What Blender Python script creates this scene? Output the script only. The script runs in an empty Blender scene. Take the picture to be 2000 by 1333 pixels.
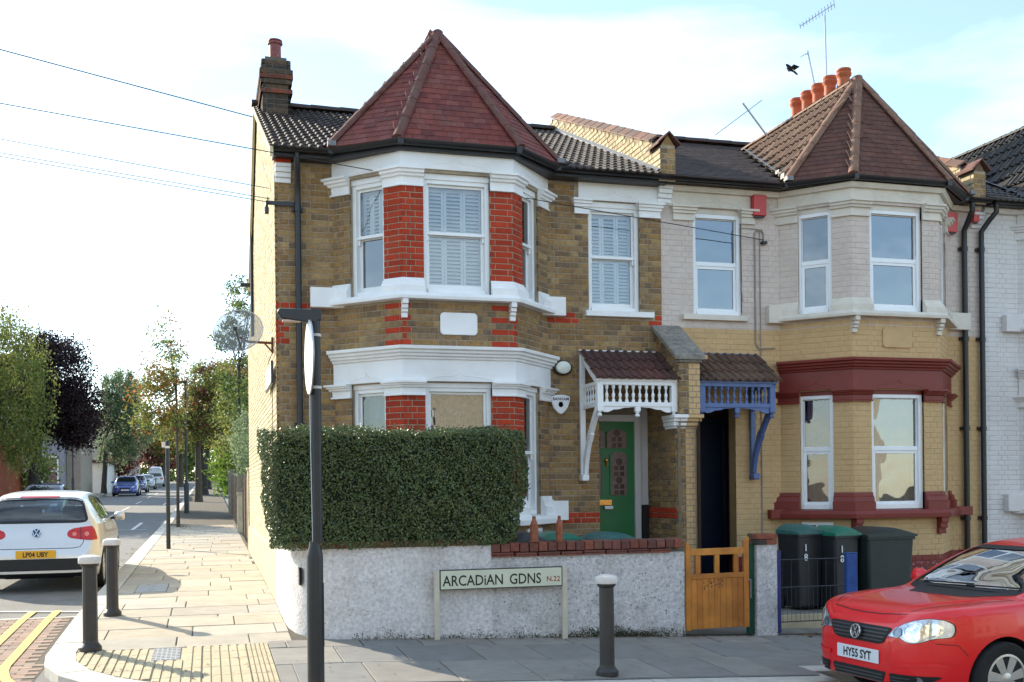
import bpy, bmesh, math, random
import numpy as np
from mathutils import Vector, Matrix
from mathutils.bvhtree import BVHTree
from mathutils.geometry import delaunay_2d_cdt
random.seed(11)
RNG = np.random.default_rng(5)
S = bpy.context.scene
COL = S.collection
R = math.radians

# ------------------------------------------------------------------ camera
CAM_YAW, CAM_ROLL, EYE = R(15.8), .011, 1.6
cam = bpy.data.cameras.new('camera')
cam.sensor_width = 36
cam.lens = 37.67
cam.shift_y = .1441
cam.clip_start, cam.clip_end = .05, 4000
camo = bpy.data.objects.new('camera', cam)
camo.matrix_world = (Matrix.Translation((0, 0, EYE)) @ Matrix.Rotation(-CAM_YAW, 4, 'Z')
                     @ Matrix.Rotation(R(90), 4, 'X') @ Matrix.Rotation(-CAM_ROLL, 4, 'Z'))
COL.objects.link(camo)
S.camera = camo

# ------------------------------------------------------------------ sky, sun, exposure
SUN_EL, SUN_AZ = R(27), Vector((-.54, .84, 0)).normalized()
world = bpy.data.worlds.new('World')
S.world = world
world.use_nodes = True
wn, wl = world.node_tree.nodes, world.node_tree.links
wn.clear()
w_out = wn.new('ShaderNodeOutputWorld')
w_bg = wn.new('ShaderNodeBackground')
w_sky = wn.new('ShaderNodeTexSky')
w_sky.sky_type = 'NISHITA'
w_sky.sun_disc = False
w_sky.sun_elevation = SUN_EL
w_sky.sun_rotation = math.atan2(SUN_AZ.x, SUN_AZ.y)
w_sky.altitude = 50
w_sky.air_density = 1.0
w_sky.dust_density = .25
w_sky.ozone_density = 1.5
w_tc = wn.new('ShaderNodeTexCoord')
w_map = wn.new('ShaderNodeMapping')
w_map.inputs['Scale'].default_value = (1.2, 1.2, 4.2)
w_n = wn.new('ShaderNodeTexNoise')
w_n.inputs['Scale'].default_value = 1.7
w_n.inputs['Detail'].default_value = 7
w_n.inputs['Roughness'].default_value = .55
w_n.inputs['Distortion'].default_value = .35
w_r = wn.new('ShaderNodeValToRGB')
w_r.color_ramp.elements[0].position = .44
w_r.color_ramp.elements[0].color = (.08, .08, .08, 1)
w_r.color_ramp.elements[1].position = .76
w_r.color_ramp.elements[1].color = (.66, .66, .66, 1)
w_mx = wn.new('ShaderNodeMixRGB')
w_mx.inputs['Color2'].default_value = (8.6, 10.0, 10.6, 1)
wl.new(w_tc.outputs['Generated'], w_map.inputs['Vector'])
wl.new(w_map.outputs[0], w_n.inputs['Vector'])
wl.new(w_n.outputs['Fac'], w_r.inputs[0])
wl.new(w_r.outputs[0], w_mx.inputs['Fac'])
w_t = wn.new('ShaderNodeMixRGB')
w_t.blend_type = 'MULTIPLY'
w_t.inputs['Fac'].default_value = 1
w_t.inputs['Color2'].default_value = (.97, 1.01, 1.02, 1)
wl.new(w_sky.outputs[0], w_t.inputs['Color1'])
wl.new(w_t.outputs[0], w_mx.inputs['Color1'])
wl.new(w_mx.outputs[0], w_bg.inputs['Color'])
w_bg.inputs['Strength'].default_value = .12
wl.new(w_bg.outputs[0], w_out.inputs[0])

sun = bpy.data.lights.new('sun', 'SUN')
sun.energy = 4.0
sun.angle = R(.55)
sun.color = (1, .89, .70)
suno = bpy.data.objects.new('sun', sun)
sun_dir = Vector((SUN_AZ.x * math.cos(SUN_EL), SUN_AZ.y * math.cos(SUN_EL), math.sin(SUN_EL)))
suno.rotation_euler = sun_dir.to_track_quat('Z', 'Y').to_euler()
suno.location = (-20, 30, 30)
COL.objects.link(suno)

S.render.engine = 'CYCLES'
S.view_settings.view_transform = 'Standard'
S.view_settings.look = 'None'
S.view_settings.exposure = 1.3
S.view_settings.gamma = 1
S.view_settings.use_curve_mapping = False
S.cycles.use_denoising = True
S.cycles.max_bounces = 8
S.cycles.transparent_max_bounces = 24
S.cycles.caustics_reflective = False
S.cycles.caustics_refractive = False

# ------------------------------------------------------------------ materials
MATS = {}


def _nt(name):
    m = bpy.data.materials.new(name)
    m.use_nodes = True
    nt = m.node_tree
    b = nt.nodes['Principled BSDF']
    return m, nt, b


def mat(name, col, rough=.7, var=.15, vs=6, bump=0, bs=60, rnd=None, metal=0, spec=.4, coat=0,
        dirt=0, dirtcol=(.06, .05, .04), ds=1.3, speck=0, spcol=(.05, .05, .05), sps=90, trans=0, base=None, rv=.0):
    if name in MATS:
        return MATS[name]
    m, nt, b = _nt(name)
    N, L = nt.nodes, nt.links
    geo = N.new('ShaderNodeNewGeometry')

    def noise(sc, det=4, rg=.55):
        n = N.new('ShaderNodeTexNoise')
        n.inputs['Scale'].default_value = sc
        n.inputs['Detail'].default_value = det
        n.inputs['Roughness'].default_value = rg
        L.new(geo.outputs['Position'], n.inputs['Vector'])
        return n

    def mix(fac, c1, c2, mode='MIX'):
        x = N.new('ShaderNodeMixRGB')
        x.blend_type = mode
        for i, c in ((0, fac), (1, c1), (2, c2)):
            if isinstance(c, (int, float)):
                x.inputs[i].default_value = c
            elif isinstance(c, tuple):
                x.inputs[i].default_value = (*c, 1)
            else:
                L.new(c, x.inputs[i])
        return x.outputs[0]

    def ramp(src, lo, hi):
        r = N.new('ShaderNodeMapRange')
        r.inputs['From Min'].default_value = lo
        r.inputs['From Max'].default_value = hi
        L.new(src, r.inputs['Value'])
        return r.outputs[0]
    if rnd:
        oi = N.new('ShaderNodeObjectInfo')
        ad = N.new('ShaderNodeMath')
        ad.operation = 'ADD'
        L.new(oi.outputs['Random'], ad.inputs[0])
        L.new(geo.outputs['Random Per Island'], ad.inputs[1])
        fr = N.new('ShaderNodeMath')
        fr.operation = 'FRACT'
        L.new(ad.outputs[0], fr.inputs[0])
        cr = N.new('ShaderNodeValToRGB')
        cr.color_ramp.interpolation = 'CONSTANT'
        el = cr.color_ramp.elements
        while len(el) < len(rnd):
            el.new(.5)
        for i, c in enumerate(rnd):
            el[i].position = i / len(rnd)
            el[i].color = (*c, 1)
        L.new(fr.outputs[0], cr.inputs[0])
        c = cr.outputs[0]
    else:
        c = tuple(col)
    if var:
        n = noise(vs)
        f = ramp(n.outputs['Fac'], .3, .7)
        dk = mix(1, c, (1 - var,) * 3, 'MULTIPLY')
        lt = mix(1, c, (1 + var,) * 3, 'MULTIPLY')
        c = mix(f, dk, lt)
    if dirt:
        n = noise(ds, 6, .65)
        f = ramp(n.outputs['Fac'], .48, .75)
        mm = N.new('ShaderNodeMath')
        mm.operation = 'MULTIPLY'
        mm.inputs[1].default_value = dirt
        L.new(f, mm.inputs[0])
        c = mix(mm.outputs[0], c, tuple(dirtcol))
    if speck:
        n = noise(sps, 2, .5)
        f = ramp(n.outputs['Fac'], .62, .68)
        mm = N.new('ShaderNodeMath')
        mm.operation = 'MULTIPLY'
        mm.inputs[1].default_value = speck
        L.new(f, mm.inputs[0])
        c = mix(mm.outputs[0], c, tuple(spcol))
    if isinstance(c, tuple):
        b.inputs['Base Color'].default_value = (*c, 1)
    else:
        L.new(c, b.inputs['Base Color'])
    b.inputs['Roughness'].default_value = rough
    if rv:
        n = noise(vs * 2.3)
        mr = N.new('ShaderNodeMapRange')
        mr.inputs['From Min'].default_value = .3
        mr.inputs['From Max'].default_value = .7
        mr.inputs['To Min'].default_value = max(.02, rough - rv)
        mr.inputs['To Max'].default_value = min(1, rough + rv)
        L.new(n.outputs['Fac'], mr.inputs['Value'])
        L.new(mr.outputs[0], b.inputs['Roughness'])
    b.inputs['Metallic'].default_value = metal
    b.inputs['Specular IOR Level'].default_value = spec
    b.inputs['Coat Weight'].default_value = coat
    b.inputs['Coat Roughness'].default_value = .03
    if trans:
        b.inputs['Transmission Weight'].default_value = 0
        tr = N.new('ShaderNodeBsdfTranslucent')
        if isinstance(c, tuple):
            tr.inputs['Color'].default_value = (*c, 1)
        else:
            L.new(c, tr.inputs['Color'])
        ms = N.new('ShaderNodeMixShader')
        ms.inputs[0].default_value = trans
        L.new(b.outputs[0], ms.inputs[1])
        L.new(tr.outputs[0], ms.inputs[2])
        L.new(ms.outputs[0], N['Material Output'].inputs[0])
    if bump:
        n = noise(bs, 3)
        bp = N.new('ShaderNodeBump')
        bp.inputs['Strength'].default_value = bump
        bp.inputs['Distance'].default_value = .01
        L.new(n.outputs['Fac'], bp.inputs['Height'])
        L.new(bp.outputs[0], b.inputs['Normal'])
    MATS[name] = m
    return m


def glass(name, tint=(.8, .85, .85), refl=.10, rough=.01, dens=.1):
    """window glass: clear pane with a mirror layer that grows at grazing angles, plus a slight wave"""
    if name in MATS:
        return MATS[name]
    m, nt, b = _nt(name)
    N, L = nt.nodes, nt.links
    N.remove(b)
    t = N.new('ShaderNodeBsdfTransparent')
    t.inputs[0].default_value = (*tint, 1)
    g = N.new('ShaderNodeBsdfGlossy')
    g.inputs['Roughness'].default_value = rough
    g.inputs['Color'].default_value = (.95, .97, 1, 1)
    lw = N.new('ShaderNodeLayerWeight')
    lw.inputs['Blend'].default_value = .35
    mr = N.new('ShaderNodeMapRange')
    mr.inputs['To Min'].default_value = refl
    mr.inputs['To Max'].default_value = .95
    L.new(lw.outputs['Fresnel'], mr.inputs['Value'])
    geo = N.new('ShaderNodeNewGeometry')
    n = N.new('ShaderNodeTexNoise')
    n.inputs['Scale'].default_value = 2.6
    n.inputs['Detail'].default_value = 1
    L.new(geo.outputs['Position'], n.inputs['Vector'])
    bp = N.new('ShaderNodeBump')
    bp.inputs['Strength'].default_value = .12
    bp.inputs['Distance'].default_value = .03
    L.new(n.outputs['Fac'], bp.inputs['Height'])
    L.new(bp.outputs[0], g.inputs['Normal'])
    x = N.new('ShaderNodeMixShader')
    L.new(mr.outputs[0], x.inputs[0])
    L.new(t.outputs[0], x.inputs[1])
    L.new(g.outputs[0], x.inputs[2])
    L.new(x.outputs[0], N['Material Output'].inputs[0])
    MATS[name] = m
    return m


STOCK = [(.27, .165, .075), (.31, .195, .088), (.23, .15, .08), (.33, .215, .095), (.285, .178, .088), (.20, .135, .08),
         (.31, .185, .073), (.255, .17, .095), (.35, .235, .11), (.245, .145, .064), (.29, .195, .105), (.18, .125, .08)]
REDS = [(.40, .044, .016), (.35, .038, .014), (.44, .05, .018), (.37, .048, .02), (.31, .034, .015), (.40, .041, .015)]
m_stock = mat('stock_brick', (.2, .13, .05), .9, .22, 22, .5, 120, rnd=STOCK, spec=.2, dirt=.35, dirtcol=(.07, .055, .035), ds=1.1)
m_red = mat('red_rubbed_brick', (.3, .05, .02), .8, .12, 18, .25, 120, rnd=REDS, spec=.25)
m_mortar = mat('mortar', (.34, .275, .195), .95, .2, 9, .4, 150, dirt=.4, dirtcol=(.11, .09, .06))
m_flank = mat('sunlit_flank_brick', (.5, .38, .2), .9, .15, 14, .4, 110, rnd=[(.56, .48, .31), (.61, .53, .35), (.52, .44, .28), (.63, .55, .37), (.48, .40, .26), (.58, .51, .35)], spec=.2)  # pale copy of the stock brick, sunlight put into its colour
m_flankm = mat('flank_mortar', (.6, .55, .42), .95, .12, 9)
m_plinth = mat('pale_render', (.55, .47, .31), .95, .15, 5, .5, 60, dirt=.3, dirtcol=(.25, .2, .12))
m_white = mat('white_masonry_paint', (.83, .83, .83), .55, .04, 4, .15, 40, dirt=.22, dirtcol=(.52, .49, .44), ds=2.6)
m_gloss = mat('white_gloss_paint', (.82, .83, .83), .3, .02, 5, spec=.5)
m_upvc = mat('white_plastic', (.80, .82, .84), .28, .02, 5, spec=.5)
m_pink = mat('pale_pink_paint', (.60, .515, .46), .75, .07, 7, .45, 45, dirt=.28, dirtcol=(.36, .30, .26), ds=1.7, spec=.3)
m_pinkj = mat('pale_pink_joint', (.55, .47, .42), .8, .1, 9, dirt=.3, dirtcol=(.26, .22, .2))
m_cream = mat('ochre_cream_paint', (.56, .38, .19), .7, .06, 6, .4, 45, dirt=.2, dirtcol=(.36, .25, .13), ds=1.7, spec=.3)
m_creamj = mat('ochre_cream_joint', (.50, .345, .175), .8, .08, 9)
m_ivory = mat('ivory_masonry_paint', (.66, .61, .53), .65, .06, 5, .2, 40, dirt=.35, dirtcol=(.33, .28, .22), ds=2.0)
m_maroon = mat('dark_red_paint', (.19, .026, .018), .45, .1, 5, .1, 40, spec=.4)
m_h3 = mat('white_painted_brick', (.68, .66, .65), .75, .06, 6, .4, 45, dirt=.3, dirtcol=(.42, .38, .34), ds=1.5)
m_h3j = mat('white_painted_joint', (.6, .58, .57), .8, .1, 9, dirt=.4, dirtcol=(.25, .22, .2))
m_black = mat('black_paint', (.013, .014, .017), .4, .15, 8, .1, 60, spec=.5)
m_fascia = mat('dark_grey_board', (.02, .021, .026), .45, .2, 5, spec=.4)
PANT = [(.042, .032, .031), (.05, .037, .034), (.034, .028, .028), (.058, .045, .041), (.04, .034, .033), (.065, .05, .046)]
m_pantile = mat('concrete_roof_tile', (.08, .06, .055), .75, .2, 12, .35, 90, rnd=PANT, spec=.35, dirt=.25, dirtcol=(.075, .066, .055), ds=3)
TUR = [(.165, .040, .031), (.14, .034, .029), (.19, .047, .036), (.155, .042, .034), (.12, .033, .03), (.175, .056, .046)]
m_turret = mat('red_roof_tile', (.16, .045, .03), .75, .2, 12, .3, 90, rnd=TUR, spec=.3, dirt=.3, dirtcol=(.10, .075, .06), ds=2)
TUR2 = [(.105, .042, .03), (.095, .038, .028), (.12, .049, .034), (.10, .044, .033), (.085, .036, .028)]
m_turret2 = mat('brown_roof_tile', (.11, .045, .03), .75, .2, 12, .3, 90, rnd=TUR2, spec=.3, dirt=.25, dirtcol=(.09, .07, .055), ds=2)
m_hip = mat('hip_tile', (.12, .05, .04), .8, .2, 10, .4, 60, dirt=.4, dirtcol=(.13, .10, .078), ds=3)
m_coping = mat('brown_coping_tile', (.20, .105, .07), .8, .2, 10, .3, 60, rnd=[(.21, .10, .07), (.17, .095, .07), (.25, .13, .085), (.15, .09, .07)])
m_under = mat('roof_underlay', (.02, .018, .017), .95)
m_lead = mat('lead_flashing', (.17, .175, .19), .5, .25, 20, .5, 40, spec=.5)
m_dark = mat('dark_interior', (.012, .012, .013), .95)
m_terra = mat('terracotta_pot', (.42, .105, .042), .7, .12, 8, .15, 40)
m_pot = mat('dark_red_pot', (.20, .05, .048), .5, .2, 20, .1, 40, speck=.5, spcol=(.45, .35, .33), sps=30)
m_glass = glass('window_glass')
m_glassv = glass('double_glazing', (.62, .68, .7), .14)
m_glassb = glass('blue_tint_glazing', (.35, .45, .6), .17)
m_shut = mat('shutter_white', (.80, .84, .88), .45, .02, 5)
m_net = mat('net_curtain', (.26, .32, .31), .9, .12, 14, trans=.2)
m_pinkc = mat('patterned_curtain', (.36, .27, .25), .9, .5, 16, trans=.2, dirt=.6, dirtcol=(.25, .22, .24), ds=5)
m_gdoor = mat('green_gloss_door', (.012, .15, .045), .4, .12, 4, spec=.5)
m_brass = mat('brass', (.62, .36, .11), .25, .1, 8, metal=1)
m_navy = mat('navy_door_paint', (.012, .02, .045), .35, .1, 5)
m_blue = mat('blue_gloss_paint', (.075, .13, .30), .4, .15, 8, spec=.5)
m_bluep = mat('blue_post_paint', (.022, .075, .26), .45, .25, 12)
m_navyp = mat('violet_blue_post_paint', (.03, .035, .14), .45, .25, 12)
m_gpost = mat('green_post_paint', (.008, .075, .04), .45, .2, 8)
m_stone = mat('weathered_stone', (.24, .22, .19), .95, .3, 15, .8, 40, dirt=.5, dirtcol=(.06, .058, .05), ds=6)
m_steel = mat('galvanised_steel', (.42, .43, .45), .4, .1, 15, metal=.9)
m_wire = mat('cable', (.02, .02, .022), .6)
m_alarm = mat('red_alarm_box', (.50, .032, .03), .4, .06, 5, spec=.5)

# ------------------------------------------------------------------ geometry helpers
ORG = {}


def org(o):
    return ORG.get(o.name, Vector((0, 0, 0))) if o is not None else Vector((0, 0, 0))


def link(o, parent):
    COL.objects.link(o)
    if parent is not None:
        o.parent = parent
        ORG[o.name] = org(parent)
    return o


def tag(o, label=None, cat=None, group=None, kind=None):
    for k, v in (('label', label), ('category', cat), ('group', group), ('kind', kind)):
        if v:
            o[k] = v
    return o


def thing(name, label, cat, loc=(0, 0, 0), rz=0, group=None):
    o = bpy.data.objects.new(name, None)
    o.empty_display_size = .2
    COL.objects.link(o)
    o.location = loc
    o.rotation_euler = (0, 0, rz)
    ORG[o.name] = Vector(loc)
    return tag(o, label, cat, group)


class MB:
    def __init__(s, flip=False):
        s.v, s.f, s.m, s.flip = [], [], [], flip

    def add(s, vs, fs, mi=0):
        n = len(s.v)
        s.v += [tuple(p) for p in vs]
        s.f += [tuple(n + i for i in f) for f in fs]
        s.m += [mi] * len(fs)
        return s

    def hexa(s, p, mi=0, back=True):
        """p: 8 corners, bottom loop 0-3 then top loop 4-7"""
        fs = [(0, 3, 2, 1), (4, 5, 6, 7), (0, 1, 5, 4), (1, 2, 6, 5), (2, 3, 7, 6), (3, 0, 4, 7)]
        if not back:
            del fs[4]
        return s.add(p, fs, mi)

    def box(s, x0, x1, y0, y1, z0, z1, mi=0):
        return s.hexa([(x0, y0, z0), (x1, y0, z0), (x1, y1, z0), (x0, y1, z0),
                       (x0, y0, z1), (x1, y0, z1), (x1, y1, z1), (x0, y1, z1)], mi)

    def bar(s, a, b, w, h=None, up=(0, 0, 1), mi=0):
        """rectangular bar from a to b, w across, h along 'up'"""
        a, b = Vector(a), Vector(b)
        h = w if h is None else h
        d = (b - a).normalized()
        u = Vector(up)
        if abs(d.dot(u)) > .98:
            u = Vector((0, 1, 0))
        sx = d.cross(u).normalized() * (w / 2)
        sz = sx.cross(d).normalized() * (h / 2)
        p = []
        for q in (-1, 1):
            for (i, j) in ((-1, 0), (1, 0), (1, 1), (-1, 1)):
                p.append((b if j else a) + sx * i + sz * q)
        return s.hexa(p, mi)

    def extr(s, poly, vec, mi=0):
        vec = Vector(vec)
        n = len(poly)
        a = [Vector(p) for p in poly]
        vs = a + [p + vec for p in a]
        fs = [tuple(range(n))[::-1], tuple(range(n, 2 * n))] + [(i, (i + 1) % n, n + (i + 1) % n, n + i) for i in range(n)]
        return s.add(vs, fs, mi)

    def tube(s, pts, r, n=8, mi=0, cap=True):
        pts = [Vector(p) for p in pts]
        k = len(pts)
        rr = r if isinstance(r, (list, tuple)) else [r] * k
        ref = None
        vs = []
        for i, p in enumerate(pts):
            d = (pts[min(i + 1, k - 1)] - pts[max(i - 1, 0)])
            d = d.normalized() if d.length > 1e-9 else Vector((0, 0, 1))
            if ref is None:
                ref = Vector((0, 0, 1)) if abs(d.z) < .9 else Vector((1, 0, 0))
            x = d.cross(ref).normalized()
            y = x.cross(d).normalized()
            ref = y
            for j in range(n):
                a = 2 * math.pi * j / n
                vs.append(p + (x * math.cos(a) + y * math.sin(a)) * rr[i])
        fs = [(i * n + j, i * n + (j + 1) % n, (i + 1) * n + (j + 1) % n, (i + 1) * n + j) for i in range(k - 1) for j in range(n)]
        if cap:
            fs += [tuple(range(n))[::-1], tuple((k - 1) * n + j for j in range(n))]
        return s.add(vs, fs, mi)

    def lathe(s, prof, c=(0, 0, 0), n=16, mi=0, axis=(0, 0, 1), sx=1, sy=1):
        c = Vector(c)
        q = Vector((0, 0, 1)).rotation_difference(Vector(axis))
        vs = []
        for (r, z) in prof:
            for j in range(n):
                a = 2 * math.pi * j / n
                vs.append(c + q @ Vector((math.cos(a) * r * sx, math.sin(a) * r * sy, z)))
        k = len(prof)
        fs = [(i * n + j, i * n + (j + 1) % n, (i + 1) * n + (j + 1) % n, (i + 1) * n + j) for i in range(k - 1) for j in range(n)]
        fs += [tuple(range(n))[::-1], tuple((k - 1) * n + j for j in range(n))]
        return s.add(vs, fs, mi)

    def grid(s, P, mi=0):
        """P[i][j] points"""
        a, b = len(P), len(P[0])
        return s.add([p for row in P for p in row],
                     [(i * b + j, (i + 1) * b + j, (i + 1) * b + j + 1, i * b + j + 1) for i in range(a - 1) for j in range(b - 1)], mi)

    def build(s, name, mats, parent=None, smooth=False, local=False, bevel=0, ang=40):
        me = bpy.data.meshes.new(name)
        o_ = Vector((0, 0, 0)) if local else org(parent)
        vs = [(x - o_.x, y - o_.y, z - o_.z) for (x, y, z) in s.v] if o_.length else s.v
        me.from_pydata(vs, [], [f[::-1] for f in s.f] if s.flip else s.f)
        if not isinstance(mats, (list, tuple)):
            mats = [mats]
        for m in mats:
            me.materials.append(m)
        if len(mats) > 1:
            me.polygons.foreach_set('material_index', s.m)
        if smooth:
            me.shade_smooth()
            me.set_sharp_from_angle(angle=R(ang))
        me.update()
        o = bpy.data.objects.new(name, me)
        link(o, parent)
        if bevel:
            b = o.modifiers.new('edge', 'BEVEL')
            b.width, b.segments, b.limit_method = bevel, 2, 'ANGLE'
        return o


def struct(o):
    o['kind'] = 'structure'
    return o


def tree_copy(o, parent=None):
    c = o.copy()
    COL.objects.link(c)
    if parent is not None:
        c.parent = parent
    for ch in list(o.children):
        tree_copy(ch, c)
    return c


_TXT = {}


def text_mesh(mb, txt, origin, xdir, ydir, size, mi=0, bold=.0, depth=.002, center=False, xs=1.0):
    """add lettering (solid glyphs) to mb, lying in the plane xdir/ydir at origin"""
    key = (txt, bold)
    if key not in _TXT:
        cu = bpy.data.curves.new('lettering', 'FONT')
        cu.body = txt
        cu.offset = bold
        cu.size = 1
        cu.resolution_u = 3
        ob = bpy.data.objects.new('lettering', cu)
        COL.objects.link(ob)
        dg = bpy.context.evaluated_depsgraph_get()
        me = bpy.data.meshes.new_from_object(ob.evaluated_get(dg))
        _TXT[key] = ([v.co.copy() for v in me.vertices], [tuple(p.vertices) for p in me.polygons])
        bpy.data.objects.remove(ob)
        bpy.data.curves.remove(cu)
        bpy.data.meshes.remove(me)
    vs, fs = _TXT[key]
    xdir, ydir, origin = Vector(xdir).normalized(), Vector(ydir).normalized(), Vector(origin)
    w = max(v.x for v in vs) - min(v.x for v in vs)
    x0 = min(v.x for v in vs) + (w / 2 if center else 0)
    mb.add([origin + xdir * ((v.x - x0) * size * xs) + ydir * (v.y * size) for v in vs], fs, mi)
    return w * size * xs


# ------------------------------------------------------------------ terrain
def zA(x):
    return .09 if x < .9 else max(-.04 * (x - 3.13), -.45)


def zB(y):
    if y < 11.07:
        return max(.025 * (y - 11.07), -.6)
    if y < 13.7:
        return .044 * (y - 11.07)
    if y < 40:
        return .1157 + .0145 * (y - 13.7)
    return .497 + .0215 * (min(y, 170) - 40)


def zg(x, y):
    return zA(x) + zB(y)
# ================================================================== the ground
m_asph = mat('asphalt', (.19, .185, .178), .9, .15, 3, .8, 130, dirt=.3, dirtcol=(.15, .142, .13), ds=.8, speck=.35, spcol=(.28, .27, .25), sps=120)
m_earth = mat('earth', (.12, .10, .06), .95, .3, 2)
m_base = mat('jointing_sand', (.085, .075, .058), .95, .2, 14, .5, 80)
m_slab = mat('concrete_paving_slab', (.4, .36, .3), .85, .1, 5, .3, 110, rnd=[(.40, .355, .285), (.44, .39, .31), (.37, .335, .28), (.42, .36, .275), (.39, .36, .31), (.45, .405, .33)],
             dirt=.35, dirtcol=(.24, .21, .17), ds=2.2, spec=.25)
m_kerb = mat('granite_kerb', (.52, .49, .43), .8, .12, 9, .3, 120, speck=.4, spcol=(.3, .28, .25), sps=70, dirt=.3, dirtcol=(.3, .27, .22), ds=2.5)
m_tact = mat('buff_tactile_concrete', (.44, .37, .24), .85, .1, 6, .3, 100, dirt=.35, dirtcol=(.26, .22, .15), ds=2.5)
m_block = mat('red_block_paver', (.3, .19, .14), .9, .15, 16, .4, 100, rnd=[(.30, .19, .14), (.26, .175, .14), (.34, .22, .165), (.28, .20, .155), (.24, .15, .115)], dirt=.35, dirtcol=(.24, .21, .16))
m_yel = mat('yellow_road_paint', (.66, .42, .10), .75, .12, 14, .3, 80, dirt=.3, dirtcol=(.36, .27, .14), ds=5)
m_wht = mat('white_road_paint', (.66, .64, .6), .75, .1, 14, .3, 80, dirt=.35, dirtcol=(.3, .28, .25), ds=4)
m_iron = mat('iron_cover', (.30, .30, .30), .6, .2, 30, .6, 60, spec=.5)
m_conc = mat('garden_concrete', (.2, .19, .17), .95, .2, 4, .4, 60, dirt=.4, dirtcol=(.09, .085, .07))


def sheet(name, xs, ys, zf, m, parent=None):
    mb = MB()
    mb.grid([[(x, y, zf(x, y)) for y in ys] for x in xs])
    return mb.build(name, m, parent, smooth=True)


def lin(a, b, n):
    return [a + (b - a) * i / n for i in range(n + 1)]


ground = struct(sheet('ground', lin(-900, 900, 40), lin(-300, 1500, 40), lambda x, y: zg(x, y) - .4, m_earth))
road = struct(sheet('road', lin(-40, -8, 8) + lin(-7, 16, 46) + lin(20, 60, 8), lin(-14, 60, 148) + lin(64, 190, 40), lambda x, y: zg(x, y) - .11, m_asph))

# kerb line: straight down the side street, round the corner, along the front street, back into a parking bay
KC, KRO, KRI = Vector((.97, 10.95)), 2.47, 2.2


def clip(poly, px, py, nx, ny):
    """keep the part of poly where (p-p0).n >= 0"""
    out = []
    for i in range(len(poly)):
        a, b = poly[i], poly[(i + 1) % len(poly)]
        da, db = (a[0] - px) * nx + (a[1] - py) * ny, (b[0] - px) * nx + (b[1] - py) * ny
        if da >= 0:
            out.append(a)
        if (da < 0) != (db < 0):
            t = da / (da - db)
            out.append((a[0] + (b[0] - a[0]) * t, a[1] + (b[1] - a[1]) * t))
    return out


def clip_corner(poly, r):
    for i in range(17):
        a = math.pi + (math.pi / 2) * i / 16
        c, s_ = math.cos(a), math.sin(a)
        poly = clip(poly, KC.x + c * r, KC.y + s_ * r, -c, -s_)
        if len(poly) < 3:
            return []
    return poly


def slab_mesh(poly, top, th=.05, inset=.006, ch=.005):
    """a thin stone with a small chamfer, top following the ground"""
    cx, cy_ = sum(p[0] for p in poly) / len(poly), sum(p[1] for p in poly) / len(poly)

    def shrink(d):
        out = []
        for x, y in poly:
            l = math.hypot(x - cx, y - cy_) or 1
            k = max(0, 1 - d * 1.4 / l)
            out.append((cx + (x - cx) * k, cy_ + (y - cy_) * k))
        return out
    a, b = shrink(inset), shrink(inset + ch)
    n = len(poly)
    vs = [(x, y, zg(x, y) + top - th) for x, y in a] + [(x, y, zg(x, y) + top - ch) for x, y in a] + [(x, y, zg(x, y) + top) for x, y in b]
    fs = [tuple(2 * n + i for i in range(n))]
    for q in (0, n):
        fs += [(q + i, q + (i + 1) % n, q + n + (i + 1) % n, q + n + i) for i in range(n)]
    return vs, fs


def area(p):
    return abs(sum(p[i][0] * p[(i + 1) % len(p)][1] - p[(i + 1) % len(p)][0] * p[i][1] for i in range(len(p)))) / 2


# --- side pavement and front pavement: bedding sheets with slabs as children
side_pav = struct(sheet('side_pavement', lin(-1.24, .86, 6), lin(13.0, 60, 94) + lin(62, 170, 40), lambda x, y: zg(x, y) - .007, m_base))
mb = MB()
xs_, ys_ = lin(-1.3, 16, 58), lin(8.5, 13.0, 15)
for i in range(len(xs_) - 1):
    for j in range(len(ys_) - 1):
        p = [(xs_[i], ys_[j]), (xs_[i + 1], ys_[j]), (xs_[i + 1], ys_[j + 1]), (xs_[i], ys_[j + 1])]
        p = clip_corner(p, KRI + .03)
        if len(p) >= 3 and xs_[i] > 5.45:
            p = clip(p, 0, 9.2, 0, 1)
        if len(p) >= 3 and area(p) > 1e-4:
            mb.add([(x, y, zg(x, y) - .007) for x, y in p], [tuple(range(len(p)))])
front_pav = struct(mb.build('front_pavement', m_base))

TAC = (-1.3, .55, 8.6, 10.95)       # tactile area


def in_tac(x, y):
    return TAC[0] < x < TAC[1] and TAC[2] < y < TAC[3]


m_slab_shade = mat('shaded_paving_slab', (.27, .26, .245), .85, .1, 5, .3, 110, rnd=[(.23, .215, .195), (.265, .245, .215), (.21, .20, .19), (.245, .225, .2), (.215, .21, .2), (.27, .25, .22)],
              dirt=.45, dirtcol=(.16, .15, .135), ds=2.4, spec=.25)  # darker copy of the side slabs, house shade put into the colour


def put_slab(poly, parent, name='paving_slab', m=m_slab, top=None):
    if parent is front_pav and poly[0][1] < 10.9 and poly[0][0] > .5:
        m = m_slab_shade
    poly = clip_corner(poly, KRI)
    if len(poly) < 3 or area(poly) < .012:
        return
    t = random.uniform(-.0035, .004) if top is None else top
    v, f = slab_mesh(poly, t)
    MB().add(v, f).build(name, m, parent)


COVERS = [(-.53, -.27, 10.25, 10.95), (-1.0, -.58, 15.55, 16.55)]


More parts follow.
